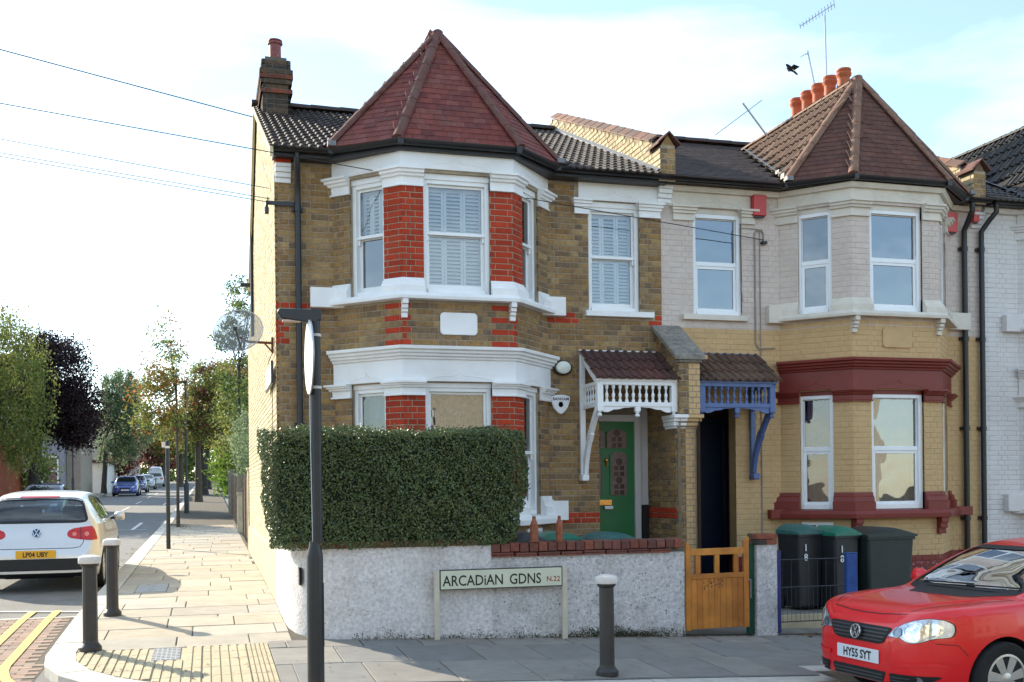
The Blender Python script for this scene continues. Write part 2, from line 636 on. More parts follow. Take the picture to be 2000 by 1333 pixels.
def slab_rows(y0, y1, x0, x1, dep, wid, parent, tac=False):
    y, k = y0, 0
    while y < y1 - .05:
        d = min(dep, y1 - y)
        x = x0 - (wid * .5 if k % 2 else 0) - random.uniform(0, .1)
        while x < x1 - .03:
            w = wid + random.choice((0, 0, 0, -.15, .1))
            a, b = max(x, x0), min(x + w, x1)
            if b - a > .06:
                cut = [(a, b, y, y + d)]
                for (ca, cb, cc, cd) in COVERS + ([TAC] if tac else []):
                    nx = []
                    for (p, q, r_, s_) in cut:
                        if q <= ca or p >= cb or s_ <= cc or r_ >= cd:
                            nx.append((p, q, r_, s_))
                            continue
                        if p < ca:
                            nx.append((p, ca, r_, s_))
                        if q > cb:
                            nx.append((cb, q, r_, s_))
                        p2, q2 = max(p, ca), min(q, cb)
                        if r_ < cc:
                            nx.append((p2, q2, r_, cc))
                        if s_ > cd:
                            nx.append((p2, q2, cd, s_))
                    cut = nx
                for (p, q, r_, s_) in cut:
                    if q - p > .05 and s_ - r_ > .04:
                        put_slab([(p, r_), (q, r_), (q, s_), (p, s_)], parent)
            x += w
        y += d
        k += 1


slab_rows(10.95, 12.97, -1.24, .80, .61, .86, front_pav, True)
slab_rows(12.97, 36, -1.24, .80, .62, .88, side_pav)
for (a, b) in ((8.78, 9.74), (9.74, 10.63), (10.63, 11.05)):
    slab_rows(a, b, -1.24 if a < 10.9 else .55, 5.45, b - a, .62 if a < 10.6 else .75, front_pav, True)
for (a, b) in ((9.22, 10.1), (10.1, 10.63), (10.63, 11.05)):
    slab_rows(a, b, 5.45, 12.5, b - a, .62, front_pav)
# asphalt trench strip between kerb and slabs in front of the bollard
mb = MB()
mb.grid([[(x, y, zg(x, y) + .002) for y in (8.72, 8.79)] for x in lin(2.9, 5.4, 8)])
struct(mb.build('asphalt_strip', m_asph, front_pav))

# --- ribbed (corduroy) tactile slabs at the corner
y = TAC[2]
while y < TAC[3] - .01:
    x = TAC[0]
    while x < TAC[1] - .01:
        p, q, r_, s_ = x, min(x + .41, TAC[1]), y, min(y + .4, TAC[3])
        skip = any(not (q <= c[0] or p >= c[1] or s_ <= c[2] or r_ >= c[3]) for c in COVERS)
        poly = clip_corner([(p, r_), (q, r_), (q, s_), (p, s_)], KRI)
        if len(poly) >= 3 and area(poly) > .01:
            v, f = slab_mesh(poly, -.006, .04, .002, .002)
            tb = MB().add(v, f)
            n = 5
            for i in range(n):
                xa = p + (q - p) * (i + .16) / n
                xb = p + (q - p) * (i + .84) / n
                for (u0, u1) in ((r_ + .004, s_ - .004),):
                    rib = clip_corner([(xa, u0), (xb, u0), (xb, u1), (xa, u1)], KRI - .01)
                    if skip and rib:
                        for c in COVERS[:1]:
                            if xb > c[0] and xa < c[1]:
                                if r_ < c[2] < s_:
                                    rib = clip(rib, 0, c[2], 0, -1)
                                elif r_ >= c[2] and s_ <= c[3]:
                                    rib = []
                    if len(rib) >= 3 and area(rib) > .001:
                        v2, f2 = slab_mesh(rib, .0035, .012, 0, .003)
                        tb.add(v2, f2)
            tb.build('tactile_slab', m_tact, front_pav)
        x += .41
    y += .4

# --- inspection covers
for k, (a, b, c, d) in enumerate(COVERS):
    t = tag(MB().add(*slab_mesh([(a, c), (b, c), (b, d), (a, d)], .003, .03, .006, .004)).build('inspection_cover', m_iron),
            ['small grey metal inspection cover set into the ribbed corner paving', 'pale metal inspection cover on the side pavement beside the silver car'][k], 'manhole cover', 'covers in the pavement')
    fr = MB()
    for i in range(6 if k == 0 else 1):
        for j in range(8 if k == 0 else 2):
            xx, yy = a + (b - a) * (i + .5) / (6 if k == 0 else 1), c + (d - c) * (j + .5) / (8 if k == 0 else 2)
            ss = .014 if k == 0 else .04
            fr.box(xx - ss, xx + ss, yy - ss, yy + ss, zg(xx, yy) + .001, zg(xx, yy) + .007)
    fr.build('tread_stud', m_iron, t)

# --- kerb stones
kerb_pts = [(-1.5, y) for y in np.arange(60, 10.95, -.915)] + [(KC.x + math.cos(a) * KRO, KC.y + math.sin(a) * KRO) for a in np.linspace(math.pi, 1.5 * math.pi, 8)]
kerb_pts += [(x, KC.y - KRO) for x in np.arange(1.9, 5.3, .9)] + [(5.45, KC.y - KRO)]
kw = KRO - KRI


def kerb_norm(i):
    x, y = kerb_pts[i]
    if y >= 10.95:
        return Vector((1, 0))
    if x < KC.x:
        return (KC - Vector((x, y))).normalized()
    return Vector((0, 1))


kerb = struct(sheet('kerb', lin(-1.47, -1.27, 2), lin(10.95, 170, 120), lambda x, y: zg(x, y) - .03, m_kerb))
for i in range(len(kerb_pts) - 1):
    a, b = Vector(kerb_pts[i]), Vector(kerb_pts[i + 1])
    if (b - a).length < .05:
        continue
    na, nb = kerb_norm(i), kerb_norm(i + 1)
    g = (b - a).normalized() * .004
    a2, b2 = a + g, b - g
    prof = [(0, -.16), (0, -.018), (.018, -.002), (kw - .004, .0), (kw - .004, -.06)]
    j = random.uniform(-.002, .004)
    A = [(a2.x + na.x * o, a2.y + na.y * o, zg(a2.x, a2.y) + z + j) for o, z in prof]
    B = [(b2.x + nb.x * o, b2.y + nb.y * o, zg(b2.x, b2.y) + z + j) for o, z in prof]
    n = len(prof)
    MB().add(A + B, [(k, k + 1, n + k + 1, n + k) for k in range(n - 1)] + [tuple(range(n))[::-1], tuple(range(n, 2 * n))]).build('kerb_stone', m_kerb, kerb)
mb = MB()
for (a, b) in (((5.45, 8.48), (5.45, 9.2)), ((5.45, 8.93), (16, 8.93))):
    if a[0] == b[0]:
        mb.add([(a[0] - .27, a[1], zg(*a)), (a[0], a[1], zg(*a)), (a[0], b[1], zg(*b)), (a[0] - .27, b[1], zg(*b)), (a[0], a[1], zg(*a) - .16), (a[0], b[1], zg(*b) - .16)], [(0, 1, 2, 3), (1, 4, 5, 2)])
    else:
        for q in range(12):
            xa, xb = a[0] + (b[0] - a[0]) * q / 12, a[0] + (b[0] - a[0]) * (q + 1) / 12 - .008
            mb.hexa([(xa, 8.93, zg(xa, 9) - .2), (xb, 8.93, zg(xb, 9) - .2), (xb, 9.2, zg(xb, 9.2) - .2), (xa, 9.2, zg(xa, 9.2) - .2),
                     (xa, 8.93, zg(xa, 8.93)), (xb, 8.93, zg(xb, 8.93)), (xb, 9.2, zg(xb, 9.2)), (xa, 9.2, zg(xa, 9.2))])
mb.build('bay_kerb', m_kerb, kerb)
# far pavement on the other side of the side street
far_pav = struct(sheet('far_pavement', [-9.4, -8.6, -7.6, -7.3, -7.3001], lin(13, 170, 70), lambda x, y: zg(x, y) + (.0 if x < -7.3 else -.11), m_slab))

# --- red block paving on the raised table at the junction
blk = struct(sheet('block_paving', lin(-4.4, -1.49, 8), lin(6, 13.9, 20), lambda x, y: zg(x, y) - .108, m_base))
rows = MB()
cnt = 0
y = 9.0
k = 0
BL = []
while y < 13.85:
    x = -4.2 + (.1 if k % 2 else 0)
    while x < -1.0:
        p = [(x, y), (x + .2, y), (x + .2, y + .1), (x, y + .1)]
        cxx, cyy = x + .1, y + .05
        ok = (cxx < -1.62) if cyy > 10.95 else ((Vector((cxx, cyy)) - KC).length > KRO + .1 and cxx < .4)
        if ok:
            BL.append(p)
        x += .2
    y += .1
    k += 1
BL.sort(key=lambda p: abs(p[0][0] + 1.75) + .35 * abs(p[0][1] - 11.5))
for i, p in enumerate(BL):
    v, f = slab_mesh(p, -.104 + random.uniform(-.002, .002), .02, .003, .003)
    if i < 280:
        MB().add(v, f).build('block_paver', m_block, blk)
    else:
        rows.add(v, f)
o = rows.build('block_paver', m_block, blk)
o['kind'] = 'stuff'


# --- painted lines
def strip(name, pts, w, z, m):
    mb = MB()
    P = [Vector(p) for p in pts]
    rows_ = []
    for i, p in enumerate(P):
        d = (P[min(i + 1, len(P) - 1)] - P[max(i - 1, 0)]).normalized()
        nrm = Vector((-d.y, d.x)) * w / 2
        rows_.append([(q.x, q.y, zg(q.x, q.y) + z) for q in (p - nrm, p + nrm)])
    mb.grid(rows_)
    return struct(mb.build(name, m))


for r_ in (2.82, 3.11):
    strip('yellow_line', [(KC.x - r_, y) for y in np.linspace(14.6, 10.95, 10)] + [(KC.x + math.cos(a) * (r_ - .12 * math.sin(q)), KC.y + math.sin(a) * (r_ - .12 * math.sin(q))) for q, a in
          [(t * math.pi / 2, math.pi + t * math.pi / 2) for t in np.linspace(.06, 1, 12)]], .095, -.0955, m_yel)
strip('white_line', [(-7, 15.9), (-2.6, 14.75), (-1.56, 14.4)], .1, -.098, m_wht)
strip('white_line', [(-5, 13.95), (-2.6, 13.93), (-1.56, 13.9)], .05, -.098, m_wht)
for (x, a, b, w) in ((-2.35, 36, 41, .12), (-2.35, 60, 64, .1), (-3.9, 44, 48.5, .1), (-3.9, 53, 58, .1), (-3.9, 63, 68, .1), (-3.9, 74, 79, .1), (-3.9, 85, 90, .1)):
    strip('white_line', [(x, y) for y in lin(a, b, 4)], w, -.1, m_wht)
strip('white_line', [(-3.2, 35.9), (-1.9, 35.9)], .12, -.1, m_wht)
# front garden surfaces behind the wall
struct(sheet('front_garden', lin(.95, 16, 16), lin(11.2, 15.5, 8), lambda x, y: zg(x, y) - .004, m_conc))

# --- fallen leaves along the foot of the wall, in the gutter and on the slabs
m_leafl = mat('fallen_leaf', (.2, .1, .04), .8, .2, 30, rnd=[(.26, .10, .03), (.20, .11, .04), (.32, .15, .04), (.15, .07, .03), (.30, .19, .06)])
mb = MB()


def leaf(x, y, z, s):
    a = random.uniform(0, 6.3)
    c, q = math.cos(a) * s, math.sin(a) * s
    h = random.uniform(.002, .4 * s)
    mb.add([(x - c, y - q, z + .003), (x + q * .5, y - c * .5, z + h), (x + c, y + q, z + .004), (x - q * .5, y + c * .5, z + h)], [(0, 1, 2, 3)])


for i in range(420):
    t = random.random()
    if t < .45:
        x, y = random.uniform(1.3, 8), 11.05 - abs(random.gauss(0, .07))
        leaf(x, y, zg(x, y), random.uniform(.012, .03))
    elif t < .75:
        x, y = -1.52 - abs(random.gauss(0, .12)), random.uniform(17, 34)
        leaf(x, y, zg(x, y) - .108, random.uniform(.02, .04))
    else:
        x, y = random.uniform(-1, 5), random.uniform(8.8, 11)
        leaf(x, y, zg(x, y) + .004, random.uniform(.012, .025))
for i in range(160):
    x, y = random.gauss(-.85, .25), random.gauss(35, .9)
    leaf(x, y, zg(x, y) + .004, random.uniform(.02, .05))
for i in range(50):
    x, y = random.gauss(6.9, .25), random.gauss(11.0, .12)
    leaf(x, y, zg(x, y) + .004, random.uniform(.02, .05))
tag(mb.build('fallen_leaves', m_leafl), 'brown fallen leaves scattered along wall foot and gutter', 'leaves', kind='stuff')
# ================================================================== houses of the terrace
CAMP = Vector((0, 0, EYE))


def inst(mesh, name, parent, M):
    o = bpy.data.objects.new(name, mesh)
    COL.objects.link(o)
    o.parent = parent
    ORG[o.name] = org(parent)
    o.matrix_basis = Matrix.Translation(-org(parent)) @ M
    return o


def basis(x, y, z, loc):
    M = Matrix.Identity(4)
    for i, v in enumerate((x, y, z)):
        M[0][i], M[1][i], M[2][i] = v[0], v[1], v[2]
    M.translation = loc
    return M


class Pieces:
    """collects many alike pieces; the largest in view become objects, the rest one joined part"""

    def __init__(s, limit=300):
        s.L, s.limit = [], limit

    def add(s, name, tmpl, m, M, parent, w):
        s.L.append((w, name, tmpl, m, M, parent))

    def flush(s):
        s.L.sort(key=lambda t: -t[0])
        cache, rest = {}, {}
        for i, (w, name, tm, m, M, par) in enumerate(s.L):
            if i < s.limit and w > 0:
                k = (id(tm), m.name)
                if k not in cache:
                    me = bpy.data.meshes.new(name)
                    me.from_pydata(tm[0], [], tm[1])
                    me.materials.append(m)
                    cache[k] = me
                inst(cache[k], name, par, M)
            else:
                mb = rest.setdefault((name, m.name, par.name), (MB(), m, par))[0]
                mb.add([M @ Vector(v) for v in tm[0]], tm[1])
        for (name, mn, pn), (mb, m, par) in rest.items():
            o = mb.build(name, m, par)
            o['kind'] = 'stuff'


def unit_brick(c=.04):
    # front face at y=-.5, chamfered; open at the back
    v = [(-.5, .5, -.5), (.5, .5, -.5), (.5, .5, .5), (-.5, .5, .5)]
    v += [(-.5, -.35, -.5), (.5, -.35, -.5), (.5, -.35, .5), (-.5, -.35, .5)]
    v += [(-.5 + c * .6, -.5, -.5 + c * 1.8), (.5 - c * .6, -.5, -.5 + c * 1.8), (.5 - c * .6, -.5, .5 - c * 1.8), (-.5 + c * .6, -.5, .5 - c * 1.8)]
    f = [(8, 9, 10, 11)]
    for a in (0, 4):
        f += [(a + i, a + (i + 1) % 4, a + 4 + (i + 1) % 4, a + 4 + i) for i in range(4)]
    return v, f


UB = unit_brick()
UB2 = unit_brick(.05)


class Facet:
    def __init__(s, p0, p1, mx=lambda x: x):
        s.a, s.b, s.mx = Vector(p0), Vector(p1), mx
        s.d = (s.b - s.a).normalized()
        s.n = Vector((s.d.y, -s.d.x))
        s.L = (s.b - s.a).length
        s.mir = mx(1) < mx(0)
        nn = Vector((-s.n.x if s.mir else s.n.x, s.n.y, 0))
        s.N = nn
        s.X = Vector((-nn.y, nn.x, 0))

    def pt(s, u, o, z):
        p = s.a + s.d * u + s.n * o
        return Vector((s.mx(p.x), p.y, z))

    def box(s, mb, s0, s1, z0, z1, o0, o1, mi=0):
        """o0 inner, o1 outer"""
        return mb.hexa([s.pt(s0, o1, z0), s.pt(s1, o1, z0), s.pt(s1, o0, z0), s.pt(s0, o0, z0),
                        s.pt(s0, o1, z1), s.pt(s1, o1, z1), s.pt(s1, o0, z1), s.pt(s0, o0, z1)], mi)

    def MBf(s):
        return MB(flip=s.mir)

    def place(s, u, o, z, sx, sy, sz):
        return basis(s.X * sx, -s.N * sy, Vector((0, 0, sz)), s.pt(u, o, z))


def lay_bricks(P, F, z0, z1, s0, s1, holes, zone, parent, vis, bond='flemish', topf=None, off=.007, tm=UB, H=.065, J=.010):
    """courses of bricks on a facet, cut at holes [(s0,s1,z0,z1)]; zone(s,z,course)->material or None"""
    n = 0
    z = z0
    c = 0
    while z < z1 - .02:
        zc = z + H / 2
        cuts = [(a, b) for (a, b, za, zb) in holes if za - .012 < zc < zb + .012]
        s = s0 - ((.0 if c % 2 else .165) if bond == 'flemish' else (.1125 if c % 2 else 0))
        k = c % 2
        while s < s1 - .015:
            w = (.215 if k % 2 == 0 else .1025) if bond == 'flemish' else .215
            a, b = max(s, s0), min(s + w, s1)
            segs = [(a, b)]
            for (ca, cb) in cuts:
                segs = [q for (p, r_) in segs for q in ((p, min(r_, ca)), (max(p, cb), r_)) if q[1] - q[0] > .02]
            for (p, r_) in segs:
                if r_ - p < .02:
                    continue
                u = (p + r_) / 2
                if topf and zc + .04 > topf(u):
                    continue
                m = zone(u, zc, c)
                if m is None:
                    continue
                o = off + random.uniform(-.002, .0025)
                M = F.place(u, o - .015, zc, r_ - p, .03, H)
                pos = M.translation
                v = pos - CAMP
                wgt = (r_ - p) * H * abs(v.normalized().dot(F.N)) / v.length_squared if vis(u, zc) else 0
                P.add('brick', tm, m, M, parent, wgt)
                n += 1
            s += w + J
            k += 1
        z += H + J
        c += 1


def wall_sheet(mb, F, z0, z1, holes, depth=.2, mi=0, s0=0, s1=None):
    """the wall face behind the bricks with openings and their reveals"""
    s1 = F.L if s1 is None else s1
    S_ = sorted({s0, s1, *[max(s0, min(s1, v)) for h in holes for v in h[:2]]})
    Z_ = sorted({z0, z1, *[max(z0, min(z1, v)) for h in holes for v in h[2:]]})
    for i in range(len(S_) - 1):
        for j in range(len(Z_) - 1):
            u, z = (S_[i] + S_[i + 1]) / 2, (Z_[j] + Z_[j + 1]) / 2
            if any(a < u < b and c < z < d for a, b, c, d in holes):
                continue
            mb.add([F.pt(S_[i], 0, Z_[j]), F.pt(S_[i + 1], 0, Z_[j]), F.pt(S_[i + 1], 0, Z_[j + 1]), F.pt(S_[i], 0, Z_[j + 1])], [(0, 1, 2, 3)], mi)
    for (a, b, c, d) in holes:
        for (u0, zz0, u1, zz1) in ((a, c, a, d), (b, d, b, c), (a, d, b, d), (b, c, a, c)):
            mb.add([F.pt(u0, 0, zz0), F.pt(u0, -depth, zz0), F.pt(u1, -depth, zz1), F.pt(u1, 0, zz1)], [(0, 1, 2, 3)], mi)


def sweep(mb, path, prof, mx=lambda x: x, mi=0, cap=True):
    P = [Vector(p) for p in path]
    N = []
    for i in range(len(P) - 1):
        d = (P[i + 1] - P[i]).normalized()
        N.append(Vector((d.y, -d.x)))
    rows_ = []
    for i, p in enumerate(P):
        if i == 0:
            m = N[0]
        elif i == len(P) - 1:
            m = N[-1]
        else:
            m = (N[i - 1] + N[i]) / (1 + N[i - 1].dot(N[i]))
        rows_.append([(mx(p.x + m.x * o), p.y + m.y * o, z) for o, z in prof])
    k = len(prof)
    n0 = len(rows_)
    vs = [q for r_ in rows_ for q in r_]
    fs = [(i * k + j, (i + 1) * k + j, (i + 1) * k + (j + 1) % k, i * k + (j + 1) % k) for i in range(n0 - 1) for j in range(k)]
    if cap:
        fs += [tuple(range(k))[::-1], tuple((n0 - 1) * k + j for j in range(k))]
    mb.add(vs, fs, mi)


SLAT = {}


def slat_mesh(w, m, chord=.05, tilt=38):
    k = (round(w, 3), m.name)
    if k not in SLAT:
        mb = MB()
        c, s_ = math.cos(R(tilt)) * chord / 2, math.sin(R(tilt)) * chord / 2
        t = .004
        mb.hexa([(-w / 2, -c, -s_ - t), (w / 2, -c, -s_ - t), (w / 2, c, s_ - t), (-w / 2, c, s_ - t),
                 (-w / 2, -c, -s_ + t), (w / 2, -c, -s_ + t), (w / 2, c, s_ + t), (-w / 2, c, s_ + t)])
        me = bpy.data.meshes.new('shutter_slat')
        me.from_pydata(mb.v, [], mb.f)
        me.materials.append(m)
        SLAT[k] = me
    return SLAT[k]


def curtain_mesh(F, s0, s1, z0, z1, off, waves, amp):
    mb = MB()
    n = int(waves * 8)
    rows_ = []
    for i in range(n + 1):
        u = s0 + (s1 - s0) * i / n
        o = off + amp * math.sin(i / 8 * 2 * math.pi) + amp * .5 * math.sin(i / 13 * 2 * math.pi)
        rows_.append([F.pt(u, o, z0), F.pt(u, o + .3 * amp * math.sin(i), z1)])
    mb.grid(rows_)
    return mb


def window(H, F, s0, s1, z0, z1, zm, style='sash', frame=m_gloss, gl=None, gl2=None, rec=.09, shut='', curtain=None, sill=True):
    """sash or casement window in an opening; parts under it are its frame pieces, panes, shutters, curtain"""
    gl = gl or m_glass
    gl2 = gl2 or gl
    fw = .055 if style == 'sash' else .06
    mb = F.MBf()
    o1, o0 = -rec + .03, -rec - .09
    F.box(mb, s0, s0 + fw, z0, z1, o0, o1)
    F.box(mb, s1 - fw, s1, z0, z1, o0, o1)
    F.box(mb, s0 + fw, s1 - fw, z1 - fw, z1, o0, o1)
    F.box(mb, s0 + fw, s1 - fw, z0, z0 + fw * 1.1, o0, o1 + .012)
    w = mb.build('window', frame, H, bevel=.004)
    a, b = s0 + fw, s1 - fw
    zt, zb = z1 - fw, z0 + fw * 1.1
    # meeting rail and the two sashes
    rw = .036 if style == 'sash' else .055
    mb = F.MBf()
    F.box(mb, a, b, zm - rw, zm, -rec - .05, -rec + .012)
    mb.build('meeting_rail', frame, w, bevel=.003)
    k = .032 if style == 'sash' else .012
    ou = -rec - .012
    mb = F.MBf()
    for (p, q, r_, t) in ((a, a + k, zm, zt), (b - k, b, zm, zt), (a + k, b - k, zt - k, zt), (a + k, b - k, zm, zm + .01)):
        F.box(mb, p, q, r_, t, ou - .035, ou)
    mb.build('upper_sash', frame, w, bevel=.003)
    k2 = .04
    ol = -rec - (.045 if style == 'sash' else -.002)
    mb = F.MBf()
    bb = .07 if style == 'sash' else k2
    for (p, q, r_, t) in ((a, a + k2, zb, zm - rw), (b - k2, b, zb, zm - rw), (a + k2, b - k2, zb, zb + bb), (a + k2, b - k2, zm - rw - (.012 if style == 'sash' else k2), zm - rw)):
        F.box(mb, p, q, r_, t, ol - .035, ol)
    mb.build('lower_sash', frame, w, bevel=.003)
    if style == 'sash':
        mb = F.MBf()
        for (p, q) in ((a, a + .03), (b - .03, b)):   # sash horns
            F.box(mb, p, q, zm - rw - .07, zm - rw, -rec - .045, -rec - .005)
        mb.build('sash_horn', frame, w, bevel=.006)
    for (g, p, q, r_, t, o) in ((gl, a + k, b - k, zm, zt - k, ou - .018), (gl2, a + k2, b - k2, zb + .0, zm - rw, ol - .018)):
        mb = F.MBf()
        mb.add([F.pt(p, o, r_), F.pt(q, o, r_), F.pt(q, o, t), F.pt(p, o, t)], [(0, 1, 2, 3)])
        mb.build('pane', g, w)
    # shutters: panels with stiles and single slats
    oz = -rec - .12
    zones = []
    if 'u' in shut:
        zones.append((zm + .0, zt))
    if 'l' in shut:
        zones.append((zb + .01, zm - .01))
    for (q0, q1) in zones:
        n = 3
        pw = (b - a) / n
        for i in range(n):
            p = a + i * pw
            mb = F.MBf()
            st = .034
            F.box(mb, p + .002, p + st, q0, q1, oz - .025, oz)
            F.box(mb, p + pw - st, p + pw - .002, q0, q1, oz - .025, oz)
            F.box(mb, p + st, p + pw - st, q0, q0 + .05, oz - .025, oz)
            F.box(mb, p + st, p + pw - st, q1 - .06, q1, oz - .025, oz)
            mb.build('shutter', m_shut, w, bevel=.003)
            me = slat_mesh(pw - 2 * st - .004, m_shut)
            zz = q0 + .05 + .03
            while zz < q1 - .07:
                inst(me, 'shutter_slat', w, F.place(p + pw / 2, oz - .012, zz, 1, 1, 1))
                zz += .047
    if curtain:
        curtain_mesh(F, a, b, zb, zt, -rec - .2, (b - a) / .075, .016).build('curtain', curtain, w, smooth=True)
    mb = F.MBf()
    D = -.62
    q = [(a - .15, o0), (a - .15, D), (b + .15, D), (b + .15, o0)]
    for i in range(3):
        mb.add([F.pt(q[i][0], q[i][1], z0 - .1), F.pt(q[i + 1][0], q[i + 1][1], z0 - .1), F.pt(q[i + 1][0], q[i + 1][1], z1 + .1), F.pt(q[i][0], q[i][1], z1 + .1)], [(0, 1, 2, 3)])
    for zz in (z0 - .1, z1 + .1):
        mb.add([F.pt(u, o, zz) for u, o in q], [(0, 1, 2, 3)])
    mb.build('room_lining', m_dark, w)
    return w


def ogee(F, s0, s1, z, off, m, parent):
    """the little incised ogee ornament over a window head"""
    pts = []
    c = (s0 + s1) / 2
    for i in range(25):
        t = i / 24 * 2 - 1
        h = .10 * math.exp(-abs(t) * 7) + .035 * math.sin((1 - abs(t)) * math.pi * .95) * (1 if abs(t) > .25 else abs(t) * 4)
        pts.append(F.pt(c + t * (s1 - s0) / 2 * .95, off, z + h))
    mb = MB()
    mb.tube(pts, .0045, 5)
    mb.build('ogee_ornament', m, parent, smooth=True)


# tile templates: x across, y up the slope, z off the roof
def tmpl_plain(w=.163, l=.19, t=.011):
    return [(-w / 2, -.02, 0), (w / 2, -.02, 0), (w / 2, l, -.008), (-w / 2, l, -.008),
            (-w / 2, -.02, t), (w / 2, -.02, t), (w / 2, l, t - .012), (-w / 2, l, t - .012)], [(4, 5, 6, 7), (0, 1, 5, 4), (1, 2, 6, 5), (3, 0, 4, 7)]


def tmpl_roman(w=.27, l=.36, h=.032, rolls=2, t=.016):
    xs, zs = [], []
    rw = w / rolls
    for r_ in range(rolls):
        x0 = -w / 2 + r_ * rw
        for (q, z) in ((0, 0), (.34, 0), (.45, .75), (.62, 1), (.79, .75), (.9, 0)):
            xs.append(x0 + q * rw)
            zs.append(z * h)
    xs.append(w / 2)
    zs.append(0)
    n = len(xs)
    v = [(x, -.02, z + t + .006) for x, z in zip(xs, zs)] + [(x, l, z - .004) for x, z in zip(xs, zs)] + [(x, -.02, z * .6) for x, z in zip(xs, zs)]
    f = [(i, i + 1, n + i + 1, n + i) for i in range(n - 1)] + [(2 * n + i, 2 * n + i + 1, i + 1, i) for i in range(n - 1)]
    return v, f


T_PLAIN, T_ROMAN, T_ROMAN_S = tmpl_plain(), tmpl_roman(.215, .33, .024), tmpl_roman(.24, .27, .028, 2, .014)
T_PLAIN2 = tmpl_plain(.197, .22, .014)


def tile_field(P, tri, gauge, width, tm, m, parent, vis=lambda p: True, name='tile', inset=.0, lift=.004, half=True):
    """tiles in courses over a planar polygon tri (first edge = eaves, left to right seen from outside)"""
    V = [Vector(p) for p in tri]
    x = (V[1] - V[0]).normalized()
    n = x.cross(V[-1] - V[0]).normalized()
    y = n.cross(x).normalized()
    pts = [((p - V[0]).dot(x), (p - V[0]).dot(y)) for p in V]
    H = max(p[1] for p in pts)

    def span(h):
        X = []
        for i in range(len(pts)):
            (x0, y0), (x1, y1) = pts[i], pts[(i + 1) % len(pts)]
            if (y0 <= h < y1) or (y1 <= h < y0):
                X.append(x0 + (x1 - x0) * (h - y0) / (y1 - y0))
        return (min(X), max(X)) if len(X) >= 2 else None
    h = .0
    k = 0
    while h < H - gauge * .4:
        sp = span(h + gauge * .5)
        if sp:
            a, b = sp
            q = a - ((width / 2) if (k % 2 and half) else 0) - (a % width if False else 0)
            while q < b:
                c = q + width / 2
                if c > a + inset and c < b - inset:
                    pos = V[0] + x * c + y * h + n * (lift + random.uniform(0, .0025))
                    rr = random.uniform(-.006, .006)
                    M = basis(x, y, n, pos) @ Matrix.Rotation(rr, 4, 'Z')
                    v = pos - CAMP
                    w = width * gauge * max(.0, -v.normalized().dot(n)) / v.length_squared if vis(pos) else 0
                    P.add(name, tm, m, M, parent, w)
                q += width
        h += gauge
        k += 1


def hip_run(a, b, r_, parent, m, name='hip_tile', step=.34, up=Vector((0, 0, 1))):
    a, b = Vector(a), Vector(b)
    d = (b - a)
    L = d.length
    d.normalize()
    side = d.cross(up).normalized()
    nrm = side.cross(d).normalized()
    n = max(1, int(L / step))
    for i in range(n):
        p, q = a + d * (L * i / n - .02), a + d * (L * (i + 1) / n + .015)
        mb = MB()
        ring = []
        for (pp, rr) in ((p, r_ * 1.05), (q, r_ * .95)):
            ring.append([pp + side * math.cos(t) * rr + nrm * (math.sin(t) * rr * .85 - .02) for t in np.linspace(math.pi, 0, 8)])
        k = 8
        mb.add(ring[0] + ring[1], [(j, j + 1, k + j + 1, k + j) for j in range(k - 1)] + [tuple(range(k))[::-1], tuple(range(k, 2 * k))])
        mb.build(name, m, parent, smooth=True, ang=50)


def leftof(p, a, b):
    return (b[0] - a[0]) * (p[1] - a[1]) - (b[1] - a[1]) * (p[0] - a[0])


SLOPE = .452


